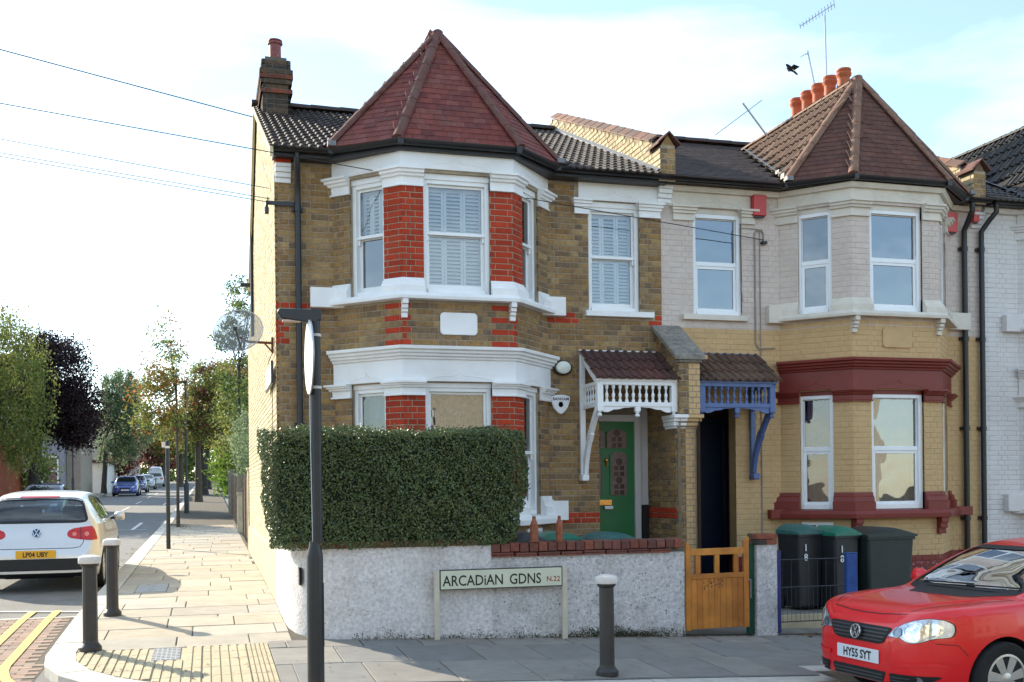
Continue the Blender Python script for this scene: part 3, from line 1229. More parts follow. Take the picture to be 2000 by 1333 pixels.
def terrace(name, label, mx, M_, opt):
    """one terraced house: canted two-storey bay with pyramid roof, one window and a porch beside it"""
    mir = mx(1) < mx(0)
    H = thing(name, label, 'house', (mx(3.4), 13.7, 0))
    PB, PT = Pieces(opt.get('nb', 300)), Pieces(opt.get('nt', 300))
    fL = Facet((opt.get('xs', .83), 13.7), (1.56, 13.7), mx)
    cL = Facet((1.56, 13.7), (2.30, 12.95), mx)
    fr = Facet((2.30, 12.95), (3.71, 12.95), mx)
    cR = Facet((3.71, 12.95), (4.40, 13.7), mx)
    fM = Facet((4.40, 13.7), (opt.get('xe', 6.055), 13.7), mx)
    oL, oF, oR = (.262, .785), (.272, 1.118), (.27, .74)
    ZU, ZL = (4.0, 5.5), (1.24, 2.92)
    hb = lambda o: [(o[0], o[1], *ZU), (o[0], o[1], *ZL)]
    door = (.715, 1.58, -.6, 2.78)
    hM = [(.59, 1.34, 3.985, 5.5)] + ([door] if opt.get('door', True) else [])
    cover = [(-9, 9, 2.90, 3.345), (-9, 9, 3.93, 4.19), (-9, 9, 5.31, 5.9), (-9, 9, 1.13, 1.48)]
    facets = [(fL, []), (cL, hb(oL)), (fr, hb(oF)), (cR, hb(oR)), (fM, hM)]
    mb = MB(flip=mir)
    zs = opt['zsplit']
    for F, h in facets:
        if zs:
            lo = [(a, b, c, min(d, zs)) for a, b, c, d in h if c < zs]
            hi = [(a, b, max(c, zs), d) for a, b, c, d in h if d > zs]
            wall_sheet(mb, F, -.8, .63, [(a, b, c, min(d, .63)) for a, b, c, d in lo if c < .63], mi=2)
            wall_sheet(mb, F, .63, zs, [(a, b, max(c, .63), d) for a, b, c, d in lo if d > .63], mi=1)
            wall_sheet(mb, F, zs, 5.82, hi, mi=0)
        else:
            wall_sheet(mb, F, -.8, 5.82, h)
    W = mb.build('front_wall', [M_['joint'], M_.get('joint2', M_['joint']), m_maroon], H)
    camside = lambda F: (CAMP - F.pt(F.L / 2, 0, 3)).dot(F.N) > 0
    for F, h in facets:
        bay = F in (cL, fr, cR)
        hole = h + (cover if bay else ([(.4, 9, 5.31, 5.9), (.5, 1.56, 3.91, 4.0)] if F is fM else [(-9, .18, 5.45, 5.9)]))
        vis0 = camside(F)

        def vis(u, z, F=F, v0=vis0):
            p = F.pt(u, 0, z)
            return v0 and not (opt.get('hedge') and z < 2.05 and p.x < 3.55) and not (z < .95)
        lay_bricks(PB, F, -.15, 5.72, 0, F.L, hole, lambda u, z, c, F=F: opt['zone'](F, (fL, cL, fr, cR, fM).index(F), u, z, c), W, vis, opt.get('bond', 'flemish'), off=opt.get('boff', .0055), tm=UB if opt.get('boff', .0055) > .005 else UB2)
    # ---- mouldings of the bay
    full = [(1.56, 13.7), (2.30, 12.95), (3.71, 12.95), (4.40, 13.7)]

    def sub(F, a, b):
        pa, pb = F.a + F.d * a, F.a + F.d * b
        return (pa.x, pa.y), (pb.x, pb.y)
    piers = [[sub(cL, 0.0, oL[0])[0], sub(cL, 0, oL[0])[1]], [sub(cL, oL[1], cL.L)[0], (2.30, 12.95), sub(fr, 0, oF[0])[1]],
             [sub(fr, oF[1], fr.L)[0], (3.71, 12.95), sub(cR, 0, oR[0])[1]], [sub(cR, oR[1], cR.L)[0], sub(cR, 0, cR.L)[1]]]
    piers[0][0] = (1.47, 13.79)
    piers[3][1] = (4.49, 13.79)
    mf, ml = M_['trim'], M_['trim2']
    mb = MB(flip=mir)
    sweep(mb, full, [(-.1, 5.54), (.022, 5.54), (.022, 5.76), (-.1, 5.76)], mx)
    mb.build('upper_frieze', mf, H, bevel=.004)
    mb = MB(flip=mir)
    sweep(mb, full, [(-.1, 2.93), (.03, 2.93), (.03, 3.2), (.055, 3.2), (.06, 3.225), (.09, 3.235), (.095, 3.262), (.125, 3.272), (.13, 3.30), (.165, 3.312), (.17, 3.35), (-.1, 3.37)], mx)
    mb.build('lower_cornice', ml, H, bevel=.003)
    for path in piers:
        mb = MB(flip=mir)
        sweep(mb, path, [(-.08, 5.318), (.035, 5.318), (.035, 5.335), (.022, 5.345), (.022, 5.425), (.055, 5.435), (.06, 5.46), (.085, 5.47), (.09, 5.50), (.115, 5.51), (.115, 5.538), (-.08, 5.538)], mx)
        mb.build('capital', mf, H)
        mb = MB(flip=mir)
        sweep(mb, path, [(-.08, 2.755), (.045, 2.755), (.045, 2.772), (.03, 2.782), (.03, 2.845), (.06, 2.855), (.065, 2.875), (.085, 2.882), (.09, 2.9), (.11, 2.905), (.11, 2.93), (-.08, 2.93)], mx)
        mb.build('capital', ml, H)
        mb = MB(flip=mir)
        sweep(mb, path, [(-.08, 4.0), (.09, 4.0), (.09, 4.09), (.07, 4.10), (.065, 4.125), (.045, 4.14), (.04, 4.165), (.02, 4.18), (.018, 4.196), (-.08, 4.196)], mx)
        mb.build('pier_base', mf, H)
        mb = MB(flip=mir)
        sweep(mb, path, [(-.08, 1.24), (.085, 1.24), (.085, 1.36), (.06, 1.37), (.05, 1.43), (.025, 1.45), (.02, 1.495), (-.08, 1.495)], mx)
        mb.build('pier_base', ml, H)
    mb = MB(flip=mir)
    sweep(mb, [(1.50, 13.76)] + full[1:3] + [(4.46, 13.76)], [(-.1, 3.925), (.13, 3.925), (.135, 3.965), (.10, 4.005), (-.1, 4.02)], mx)
    mb.build('upper_sill', mf, H, bevel=.004)
    mb = MB(flip=mir)
    sweep(mb, [(1.50, 13.76)] + full[1:3] + [(4.46, 13.76)], [(-.1, 1.135), (.14, 1.135), (.145, 1.2), (.12, 1.245), (-.1, 1.26)], mx)
    mb.build('lower_sill', ml, H, bevel=.004)
    for (a, b, c, d, m) in ((1.25, 1.68, 3.905, 4.155, mf), (4.27, 4.625, 3.905, 4.155, mf), (1.25, 1.68, 1.13 if mir else 1.17, 1.26 if mir else 1.43, ml), (4.27, 4.63, 1.13 if mir else 1.17, 1.26 if mir else 1.43, ml)):
        mb = MB(flip=mir)
        mb.box(mx(a), mx(b), 13.585, 13.69, c, d)
        mb.build('sill_return', m, H, bevel=.006)
    # corbels under the upper sill, blank plaque
    for (F, u) in ((fr, .02), (fr, fr.L - .02)):
        mb = MB(flip=mir)
        for (z0, z1, o) in ((3.86, 3.924, .12), (3.81, 3.855, .095), (3.765, 3.805, .07), (3.70, 3.76, .045)):
            F.box(mb, u - .036, u + .036, z0, z1, -.02, o)
        mb.build('corbel', M_['trim'] if not mir else m_ivory, H, bevel=.006)
    if mir:
        for u in (.02, fr.L - .02):
            mb = MB(flip=mir)
            for (z0, z1, o) in ((1.06, 1.134, .12), (.98, 1.06, .09), (.90, .98, .055)):
                fr.box(mb, u - .06, u + .06, z0, z1, -.02, o)
            mb.build('corbel', ml, H, bevel=.006)
    mb = MB(flip=mir)
    c_, w_, h_ = .70, .235, .137
    n_ = .035
    poly = [(-w_ + n_, -h_), (w_ - n_, -h_), (w_ - n_ * .4, -h_ + n_ * .4), (w_, -h_ + n_), (w_, h_ - n_), (w_ - n_ * .4, h_ - n_ * .4), (w_ - n_, h_), (-w_ + n_, h_), (-w_ + n_ * .4, h_ - n_ * .4), (-w_, h_ - n_), (-w_, -h_ + n_), (-w_ + n_ * .4, -h_ + n_ * .4)]
    mb.extr([fr.pt(c_ + a, -.01, 3.645 + b) for a, b in poly], Vector(fr.N) * .035)
    mb.build('plaque', M_['plaque'], H, bevel=.006)
    for F, o in ((cL, oL), (fr, oF), (cR, oR)):
        ogee(F, o[0], o[1], 5.575, .022, mf if not mir else m_ivory, H)
        ogee(F, o[0], o[1], 2.955, .03, ml, H)
        for (za, zb, m) in ((5.43, 5.545, mf), (2.86, 2.935, ml)):
            mb = F.MBf()
            F.box(mb, o[0] - .01, o[1] + .01, za, zb, -.2, -.035)
            mb.build('window_head', m, H)
    # ---- trim of the small window: lintel band running to the party line, sill
    mb = MB(flip=mir)
    fM.box(mb, .45, opt.get('xe', 6.055) - 4.40, 5.505, 5.745, -.05, .02)
    mb.build('upper_frieze', mf, H, bevel=.004)
    for (a, b) in ((.39, .60), (1.33, 1.735 if opt.get('capfull') else 1.645)):
        mb = MB(flip=mir)
        for (z0, z1, o) in ((5.305, 5.32, .04), (5.32, 5.40, .028), (5.40, 5.44, .055), (5.44, 5.475, .08), (5.475, 5.505, .105)):
            fM.box(mb, a - (o - .03) * .5, b + (o - .03) * .5, z0 + .0004, z1 - .0004, -.05, o)
        mb.build('capital', mf, H)
    ogee(fM, .59, 1.34, 5.54, .021, mf, H)
    mb = MB(flip=mir)
    fM.box(mb, .58, 1.35, 5.425, 5.506, -.2, -.035)
    mb.build('window_head', mf, H)
    mb = MB(flip=mir)
    fM.box(mb, .53, 1.52, 3.925, 4.0, -.1, .07)
    mb.build('window_sill', mf, H, bevel=.005)
    # ---- windows
    for wv in opt['windows'](dict(cL=cL, fr=fr, cR=cR, fM=fM), oL, oF, oR, ZU, ZL):
        window(H, **wv)
    # ---- roof
    roof_mat, tur_mat = M_['roof'], M_['turret']
    xa, xb = opt.get('rx', (.76, 6.0))
    rf = MB(flip=mir)
    yr, zr = 18.0, 5.80 + SLOPE * 4.62
    rf.add([(mx(xa), 13.36, 5.79), (mx(xb), 13.36, 5.79), (mx(xb), yr, zr - .01), (mx(xa), yr, zr - .01)], [(0, 1, 2, 3)])
    rf.add([(mx(xa), yr, zr - .01), (mx(xb), yr, zr - .01), (mx(xb), 20.95, 5.5), (mx(xa), 20.95, 5.5)], [(0, 1, 2, 3)])
    RO = rf.build('roof', m_under, H)
    A, B, C, D = (1.48, 13.34, 5.845), (2.23, 12.775, 5.835), (3.78, 12.775, 5.835), (4.47, 13.34, 5.845)
    P_, Q_ = (2.97, 13.85, 7.60), (2.97, 17.35, 7.60)
    m3 = lambda p: Vector((mx(p[0]), p[1], p[2]))
    eave = [(xa, 13.33, 5.80), (xb, 13.33, 5.80), (xb, yr, zr), (xa, yr, zr)]
    if mir:
        eave = [eave[1], eave[0], eave[3], eave[2]]

    def outside_turret(p):
        x = mx(p.x) if mir else p.x - opt.get('dx', 0)
        t = (p.y - 13.34) / (17.35 - 13.34)
        return not (A[0] + t * (2.97 - A[0]) - .05 < x < D[0] - t * (D[0] - 2.97) + .05)
    sub_ = Pieces(0)
    if opt.get('plain_roof'):
        tile_field(sub_, [m3(p) for p in eave], .15, .20, T_PLAIN2, roof_mat, RO, lambda p: outside_turret(p))
    else:
        tile_field(sub_, [m3(p) for p in eave], .30, .215, T_ROMAN, roof_mat, RO, lambda p: outside_turret(p), half=False)
    PT.L += [t for t in sub_.L if t[0] > 0]
    tm_ = MB(flip=mir)
    faces = [(A, B, P_), (B, C, P_), (C, D, P_), (A, P_, Q_), (D, P_, Q_)]
    for t in faces:
        tm_.add([m3(p) for p in t], [(0, 1, 2)])
    tm_.add([m3(p) for p in (A, B, C, D)], [(0, 1, 2, 3)])
    TR = tm_.build('turret_roof', m_under, H)
    for (a, b, c) in ((A, B, P_), (B, C, P_), (C, D, P_)):
        t = [m3(a), m3(b), m3(c)]
        if mir:
            t = [t[1], t[0], t[2]]
        tile_field(PT, t, .098, .166, T_PLAIN, tur_mat, TR, lambda p: True, inset=-.03)
    # side slopes of the turret running back to the main roof
    for sx in (A, D):
        e0, e1 = Vector(sx), Vector((2.97, 17.35, 5.84 + SLOPE * 4.0))
        # courses are level: eaves edge runs back from the corner
        base = (sx[0], 17.4, 5.845)
        t = [m3(base), m3(sx), m3(P_), m3(Q_)] if (sx is A) != mir else [m3(sx), m3(base), m3(Q_), m3(P_)]

        def above(p, sx=sx):
            zroof = 5.80 + SLOPE * (p.y - 13.33)
            return p.z > zroof - .02
        sb = Pieces(0)
        big = opt.get('bigside')
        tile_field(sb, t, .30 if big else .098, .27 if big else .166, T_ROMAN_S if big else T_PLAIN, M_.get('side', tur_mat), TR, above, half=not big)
        PT.L += [q for q in sb.L if above(q[4].translation)]
    for e in (A, B, C, D):
        hip_run(m3(e) + Vector((0, 0, .03)), m3(P_) + Vector((0, 0, .03)), .07, TR, M_.get('hip', m_hip), step=.36)
    hip_run(m3(P_) + Vector((0, .02, .0)), m3(Q_) + Vector((0, 0, .03)), .075, TR, M_.get('hip', m_hip), 'ridge_tile', .42)
    hip_run((mx(xa), yr, zr + .05), (mx(xb), yr, zr + .05), .10, RO, M_['roof'], 'ridge_tile', .44)
    # lead valleys
    mb = MB(flip=mir)
    for e in (A, D):
        a, b = m3((e[0], 13.3, 5.83)), m3((2.97, 17.35, 5.80 + SLOPE * 4.02 + .02))
        sd = .05
        mb.add([a + Vector((-sd, -.03, .03)), a + Vector((sd, -.03, .03)), b + Vector((sd, 0, .03)), b + Vector((-sd, 0, .03))], [(0, 1, 2, 3)])
        for k in range(5):
            p = a.lerp(b, k * .045) + Vector((random.uniform(-.05, .05), 0, .045))
            mb.box(p.x - .05, p.x + .05, p.y - .05, p.y + .05, p.z - .03, p.z + .01 + random.uniform(0, .02))
    mb.build('lead_valley', m_lead, H)
    # ---- gutters and fascia
    path = [(opt.get('gx0', .80), 13.47), (1.50, 13.47), (2.262, 12.86), (3.75, 12.86), (4.46, 13.47), (opt.get('xe', 6.055), 13.47)]
    mb = MB(flip=mir)
    sweep(mb, path, [(-.1, M_.get('fz', 5.735)), (0, M_.get('fz', 5.735)), (0, 5.86), (-.1, 5.86)], mx)
    if M_.get('soffit', True):
        sweep(mb, path, [(-.24, M_.get('fz', 5.735) + .002), (-.1, M_.get('fz', 5.735) + .002), (-.1, M_.get('fz', 5.735) + .02), (-.24, M_.get('fz', 5.735) + .02)], mx)
    mb.build('fascia', M_['fascia'], H, bevel=.004)
    g = []
    for t in np.linspace(math.pi, 2 * math.pi, 7):
        g.append((.058 + .058 * math.cos(t), 5.835 + .062 * math.sin(t)))
    g = g + [(.106, 5.835), (.058, 5.79), (.01, 5.835)]
    mb = MB(flip=mir)
    sweep(mb, path, g, mx)
    for i in range(1, len(path) - 1):
        p = path[i]
        mb.box(mx(p[0]) - .035, mx(p[0]) + .035, p[1] - .13, p[1] - .0, 5.772, 5.84)
    mb.build('gutter', m_black, H, smooth=True, ang=35)
    if M_.get('board'):
        mb = MB(flip=mir)
        sweep(mb, [(opt.get('gx0', .80), 13.7)] + full + [(opt.get('xe', 6.055), 13.7)], [(-.02, 5.70), (.07, 5.70), (.09, 5.735), (.10, 5.765), (-.02, 5.765)], mx)
        mb.build('cornice_board', M_['board'], H)
    if opt.get('door', True):
        porch(H, mx, mir, M_, opt, PB, W)
    PB.flush()
    PT.flush()
    return H


def porch(H, mx, mir, M_, opt, PB, W):
    """tiled porch canopy with a turned-baluster frieze, brace and the door in its recess"""
    m = M_['porch']
    f = mir
    CN = MB(flip=f)
    x0, x1, yf, yw = 4.83, 5.975, 13.07, 13.69
    # sloping boarded deck under the tiles
    CN.add([(mx(x0), yw, 3.47), (mx(x1), yw, 3.47), (mx(x1), yf - .05, 3.02), (mx(x0), yf - .05, 3.02), (mx(x0), yw, 3.43), (mx(x1), yw, 3.43), (mx(x1), yf - .05, 2.985), (mx(x0), yf - .05, 2.985)], [(0, 1, 2, 3), (4, 7, 6, 5), (3, 2, 6, 7), (0, 3, 7, 4)])
    C = CN.build('porch_canopy', m, H)
    tt = [Vector((mx(x0 - .02), yf - .07, 3.015)), Vector((mx(x1), yf - .07, 3.015)), Vector((mx(x1), yw, 3.475)), Vector((mx(x0 - .02), yw, 3.475))]
    if mir:
        tt = [tt[1], tt[0], tt[3], tt[2]]
    pc = Pieces(999)
    tile_field(pc, tt, .255, .24, T_ROMAN_S, opt['porch_tile'], C, name='tile', half=False)
    pc.flush()

    def bx(nm, a, b, c, d, e, g, bev=.006):
        q = MB(flip=f)
        q.box(mx(a), mx(b), c, d, e, g)
        return q.build(nm, m, C, bevel=bev)
    bx('front_beam', 4.85, 5.985, yf - .03, yf + .05, 2.935, 3.0)
    bx('lower_rail', 4.93, 5.90, yf - .025, yf + .035, 2.655, 2.715)
    bx('side_rail', 4.862, 4.905, yf + .05, yw - .06, 2.655, 2.71)
    bx('side_rail', 4.862, 4.905, yf + .05, yw - .06, 2.935, 2.985)
    bx('corner_post', 4.852, 4.935, yf - .035, yf + .05, 2.59, 2.936, .008)
    bx('corner_post', 5.895, 5.985, yf - .035, yf + .05, 2.59, 2.936, .008)
    bx('wall_post', 4.83, 4.905, yw - .055, yw + .0, 1.78, 3.43, .008)
    bx('brace_foot', 4.818, 4.918, yw - .14, yw + .0, 1.69, 1.78, .015)
    q = MB(flip=f)
    q.bar((mx(4.868), yw, 3.395), (mx(4.868), yf - .03, 2.96), .05, .075)
    q.build('rake_board', m, C, bevel=.005)
    # turned balusters
    prof = [(.024, 0), (.024, .03), (.013, .04), (.02, .075), (.024, .1), (.012, .125), (.010, .15), (.014, .17), (.023, .185), (.023, .221)]
    tmb = MB()
    tmb.lathe(prof, (0, 0, 0), 10)
    bm_ = bpy.data.meshes.new('baluster')
    bm_.from_pydata(tmb.v, [], tmb.f)
    bm_.materials.append(m)
    bm_.shade_smooth()
    bm_.set_sharp_from_angle(angle=R(40))
    for i in range(10):
        inst(bm_, 'baluster', C, Matrix.Translation((mx(4.995 + i * .0925), yf + .005, 2.7145)))
    for i in range(5):
        inst(bm_, 'baluster', C, Matrix.Translation((mx(4.884), yf + .105 + i * .098, 2.7125)) @ Matrix.Diagonal((.8, .8, 1, 1)))
    # drop finials and scalloped brackets below the rail
    for xx in (4.893, 5.42, 5.94):
        q = MB(flip=f)
        q.lathe([(.02, 0), (.034, .012), (.034, .03), (.018, .04), (.03, .06), (.03, .075)], (mx(xx), yf + .006, 2.52 if xx == 5.42 else 2.525), 10)
        q.box(mx(xx - .035), mx(xx + .035), yf - .026, yf + .036, 2.594, 2.655 if xx == 5.42 else 2.592)
        q.build('drop_finial', m, C)
    for (a, b) in ((4.94, 5.38), (5.89, 5.46)):
        pts = []
        up = []
        for i in range(13):
            t = i / 12
            pts.append((a + (b - a) * t, 2.585 + .065 * math.sin(t * math.pi / 2) - (.02 * abs(math.sin(t * math.pi * 3)) * (1 - t)), 0))
        poly = [(mx(x), yf + .015, z) for x, z, _ in pts] + [(mx(b), yf + .015, 2.656), (mx(a), yf + .015, 2.656)]
        q = MB()
        q.extr(poly, (0, -.028, 0))
        q.build('scalloped_bracket', m, C)
    # curved brace from the wall to the corner post
    q = MB(flip=f)
    pts = []
    for i in range(9):
        t = i / 8
        pts.append(Vector((mx(4.885), yw - .07 - .50 * t ** 1.15 + .05 * math.sin(t * math.pi), 1.79 + .84 * t ** .92)))
    for i in range(8):
        q.bar(pts[i], pts[i + 1] + (pts[i + 1] - pts[i]) * .05, .06, .085 if i not in (4,) else .115)
    q.build('brace', m, C, bevel=.008)
    # ---- recess and door
    rec = opt['rec']
    jm = opt['recess_mat']
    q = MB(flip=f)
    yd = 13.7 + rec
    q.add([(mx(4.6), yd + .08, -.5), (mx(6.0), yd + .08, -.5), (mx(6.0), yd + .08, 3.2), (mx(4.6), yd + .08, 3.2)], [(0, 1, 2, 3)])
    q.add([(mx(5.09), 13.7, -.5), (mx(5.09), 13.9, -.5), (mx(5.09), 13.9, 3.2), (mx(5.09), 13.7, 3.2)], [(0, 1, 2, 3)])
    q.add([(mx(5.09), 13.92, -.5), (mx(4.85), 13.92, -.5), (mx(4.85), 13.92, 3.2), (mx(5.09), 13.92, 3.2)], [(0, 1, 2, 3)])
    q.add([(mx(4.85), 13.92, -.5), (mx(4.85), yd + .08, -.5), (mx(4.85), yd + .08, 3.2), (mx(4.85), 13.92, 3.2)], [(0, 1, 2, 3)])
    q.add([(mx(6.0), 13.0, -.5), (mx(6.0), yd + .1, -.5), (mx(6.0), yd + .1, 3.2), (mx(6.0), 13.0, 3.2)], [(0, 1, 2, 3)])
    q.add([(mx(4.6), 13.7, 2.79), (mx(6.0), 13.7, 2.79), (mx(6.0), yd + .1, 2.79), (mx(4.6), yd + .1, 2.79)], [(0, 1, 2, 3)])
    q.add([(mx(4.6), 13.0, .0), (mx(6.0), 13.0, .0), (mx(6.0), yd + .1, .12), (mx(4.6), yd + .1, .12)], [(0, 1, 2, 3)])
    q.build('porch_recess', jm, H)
    dx0, dx1, dz0, dz1 = 4.92, 5.76, .12, 2.52
    q = MB(flip=f)
    fr_m = opt['doorframe']
    q.box(mx(dx1), mx(dx1 + .09), yd - .06, yd + .06, .05, 2.62)
    q.box(mx(4.86), mx(dx0), yd - .06, yd + .06, .05, 2.62)
    q.box(mx(dx0), mx(dx1), yd - .058, yd + .058, dz1, 2.615)
    q.box(mx(dx1 + .092), mx(5.975), yd - .02, yd + .06, 1.35, 2.78)
    FR = q.build('door_frame', fr_m, H, bevel=.005)
    q = MB(flip=f)
    q.box(mx(dx0), mx(dx1), yd - .02, yd + .03, dz0, dz1)
    DR = q.build('door', opt['door_mat'], H)
    if opt.get('plain_door'):
        for (a, b, c, d) in ((5.0, 5.3, 1.2, 2.3), (5.38, 5.68, 1.2, 2.3), (5.0, 5.68, .3, 1.05)):
            q = MB(flip=f)
            q.box(mx(a), mx(b), yd - .032, yd - .0205, c, d)
            q.build('door_panel', opt['door_mat'], DR, bevel=.01)
        return
    # leaded lights: two arched upper lights, two tall lower lights
    m_lead_g = mat('dusty_pink_leaded_glass', (.17, .115, .105), .35, .2, 25, .3, 60)
    m_lead_d = mat('dark_leaded_glass', (.03, .02, .022), .2, .2, 20)
    for (a, b, c, d) in ((5.035, 5.325, 2.15, 2.41), (5.355, 5.645, 2.15, 2.41), (5.035, 5.265, 1.49, 2.1), (5.415, 5.645, 1.49, 2.1)):
        w_, h_ = (b - a) / 2, d - c
        cx_ = (a + b) / 2
        poly = [(a, c), (b, c), (b, d - .06), (b - .03, d - .02), (cx_ + .04, d), (cx_ - .04, d), (a + .03, d - .02), (a, d - .06)]
        q = MB(flip=f)
        q.extr([(mx(x), yd - .021, z) for x, z in poly], (0, -.012, 0))
        gl = q.build('leaded_light', m_lead_g, DR)
        q = MB(flip=f)
        step = .13
        z = c + .08
        k = 0
        while z < d - .05:
            r_ = .05
            if k % 2 == 0:
                for (i, j) in ((-1, -1), (1, -1), (1, 1), (-1, 1)):
                    px, pz = cx_ + i * .042, z + j * .042
                    q.extr([(mx(px - .032), yd - .0335, pz - .03), (mx(px + .032), yd - .0335, pz - .03), (mx(px + .03), yd - .0335, pz + .032), (mx(px - .03), yd - .0335, pz + .032)], (0, -.003, 0))
            else:
                q.extr([(mx(cx_ + r_ * math.cos(t)), yd - .0335, z + r_ * math.sin(t)) for t in np.linspace(0, 6.283, 13)[:-1]], (0, -.003, 0))
            z += step
            k += 1
        q.build('lead_pattern', m_lead_d, gl)
        q = MB(flip=f)
        for (x, z0, z1) in ((a - .012, c, d - .03), (b + .012, c, d - .03)):
            q.box(mx(x - .01), mx(x + .01), yd - .036, yd - .021, z0, z1)
        q.build('beading', opt['door_mat'], gl)
    q = MB(flip=f)
    q.box(mx(5.22), mx(5.42), yd - .04, yd - .021, 1.35, 1.43)
    q.build('letterbox', m_brass, DR, bevel=.006)
    q = MB(flip=f)
    q.box(mx(5.30), mx(5.42), yd - .075, yd - .041, 1.30, 1.342)
    q.build('letter', m_white, DR)
    q = MB(flip=f)
    q.lathe([(.03, 0), (.03, .012), (.018, .02), (.024, .05), (.01, .06)], (mx(5.34), yd - .02, 1.98), 12, axis=(0, -1, 0))
    q.bar((mx(5.345), yd - .05, 1.96), (mx(5.345), yd - .04, 1.90), .02)
    q.build('door_knocker', m_brass, DR, smooth=True)
    q = MB(flip=f)
    q.box(mx(5.868), mx(5.965), yd - .05, yd - .021, .15, 1.345)
    q.build('dark_panel', m_black, H)  # plain black panel beside the door frame


def ident(x):
    return x


def mirr(x):
    return 12.28 - x


def shift3(x):
    return x + 10.42


# ---------------------------------------------------------------- house 1: stock brick, end of terrace
def zone1(F, fi, u, z, c):
    if fi in (1, 2, 3):
        L = F.L
        pier = (fi == 1 and u > .74) or (fi == 2 and (u < .32 or u > 1.07)) or (fi == 3 and u < .32)
        if pier and (4.19 < z < 5.32 or 1.48 < z < 2.76):
            return m_red
        if 3.345 < z < 3.93:
            k = .20 if c % 2 else .10
            e = (L - u) if fi == 1 else (min(u, L - u) if fi == 2 else u)
            if e < k and (fi != 2 or True):
                return m_red
        return m_stock
    if fi == 0:
        if 3.87 < z < 3.96 or (u < (.12 if c % 2 else .22) and 3.42 < z < 3.74):
            return m_red
        return m_stock
    x = 4.40 + u
    if 3.80 < z < 3.965 and (x < 4.80 or x > 5.92):
        return m_red
    if 1.13 < z < 1.27:
        return m_red
    return m_stock


def wins1(F, oL, oF, oR, ZU, ZL):
    k = dict(rec=.085)
    u = (ZU[0] + .02, 5.435)
    l = (ZL[0] + .02, 2.865)
    return [dict(F=F['fr'], s0=oF[0], s1=oF[1], z0=u[0], z1=u[1], zm=4.79, shut='ul', **k),
            dict(F=F['cL'], s0=oL[0], s1=oL[1], z0=u[0], z1=u[1], zm=4.79, shut='u', gl2=m_glassb, **k),
            dict(F=F['cR'], s0=oR[0], s1=oR[1], z0=u[0], z1=u[1], zm=4.79, shut='', **k),
            dict(F=F['fM'], s0=.59, s1=1.34, z0=4.0, z1=5.43, zm=4.77, shut='ul', **k),
            dict(F=F['fr'], s0=oF[0], s1=oF[1], z0=l[0], z1=l[1], zm=2.08, curtain=m_pinkc, **k),
            dict(F=F['cL'], s0=oL[0], s1=oL[1], z0=l[0], z1=l[1], zm=2.08, curtain=m_net, **k),
            dict(F=F['cR'], s0=oR[0], s1=oR[1], z0=l[0], z1=l[1], zm=2.08, curtain=m_net, **k)]


H1 = terrace('end_terrace_house', 'brown brick corner house with red pyramid bay roof, white shutters and green door', ident,
             dict(joint=m_mortar, trim=m_white, trim2=m_white, plaque=m_white, roof=m_pantile, turret=m_turret, fascia=m_fascia, porch=m_gloss),
             dict(zsplit=None, zone=zone1, windows=wins1, hedge=True, rec=.36, recess_mat=m_mortar, doorframe=mat('greyed_white_paint', (.55, .53, .52), .4, .05, 5), door_mat=m_gdoor,
                  porch_tile=mat('dark_red_porch_tile', (.09, .04, .035), .8, .2, 14, .3, 70, rnd=[(.10, .042, .036), (.085, .04, .035), (.12, .048, .04), (.075, .036, .033)], dirt=.5, dirtcol=(.06, .055, .045), ds=3)))


# ---------------------------------------------------------------- house 2: painted pink over ochre
def zone2(F, fi, u, z, c):
    if z < .63:
        return m_maroon
    return m_pink if z > (3.93 if fi in (1, 2, 3) else 3.815) else m_cream


def wins2(F, oL, oF, oR, ZU, ZL):
    k = dict(rec=.07, style='casement', frame=m_upvc)
    u = (ZU[0] + .02, 5.44)
    l = (ZL[0] + .02, 2.87)
    redc = mat('red_pink_curtain', (.42, .14, .13), .9, .4, 7, dirt=.7, dirtcol=(.5, .38, .40), ds=4)
    return [dict(F=F['fr'], s0=oF[0], s1=oF[1], z0=u[0], z1=u[1], zm=4.765, gl=m_glassb, **k),
            dict(F=F['cR'], s0=oR[0], s1=oR[1] + .03, z0=u[0], z1=u[1], zm=4.765, gl=m_glassb, **k),
            dict(F=F['cL'], s0=oL[0], s1=oL[1], z0=u[0], z1=u[1], zm=4.765, gl=m_glassb, **k),
            dict(F=F['fM'], s0=.59, s1=1.34, z0=4.0, z1=5.43, zm=4.755, gl=m_glassb, **k),
            dict(F=F['fr'], s0=oF[0], s1=oF[1], z0=l[0], z1=l[1], zm=2.13, gl=m_glassv, curtain=m_net, **k),
            dict(F=F['cR'], s0=oR[0], s1=oR[1] + .03, z0=l[0], z1=l[1], zm=2.13, gl=m_glassv, curtain=redc, **k),
            dict(F=F['cL'], s0=oL[0], s1=oL[1], z0=l[0], z1=l[1], zm=2.13, gl=m_glassv, **k)]


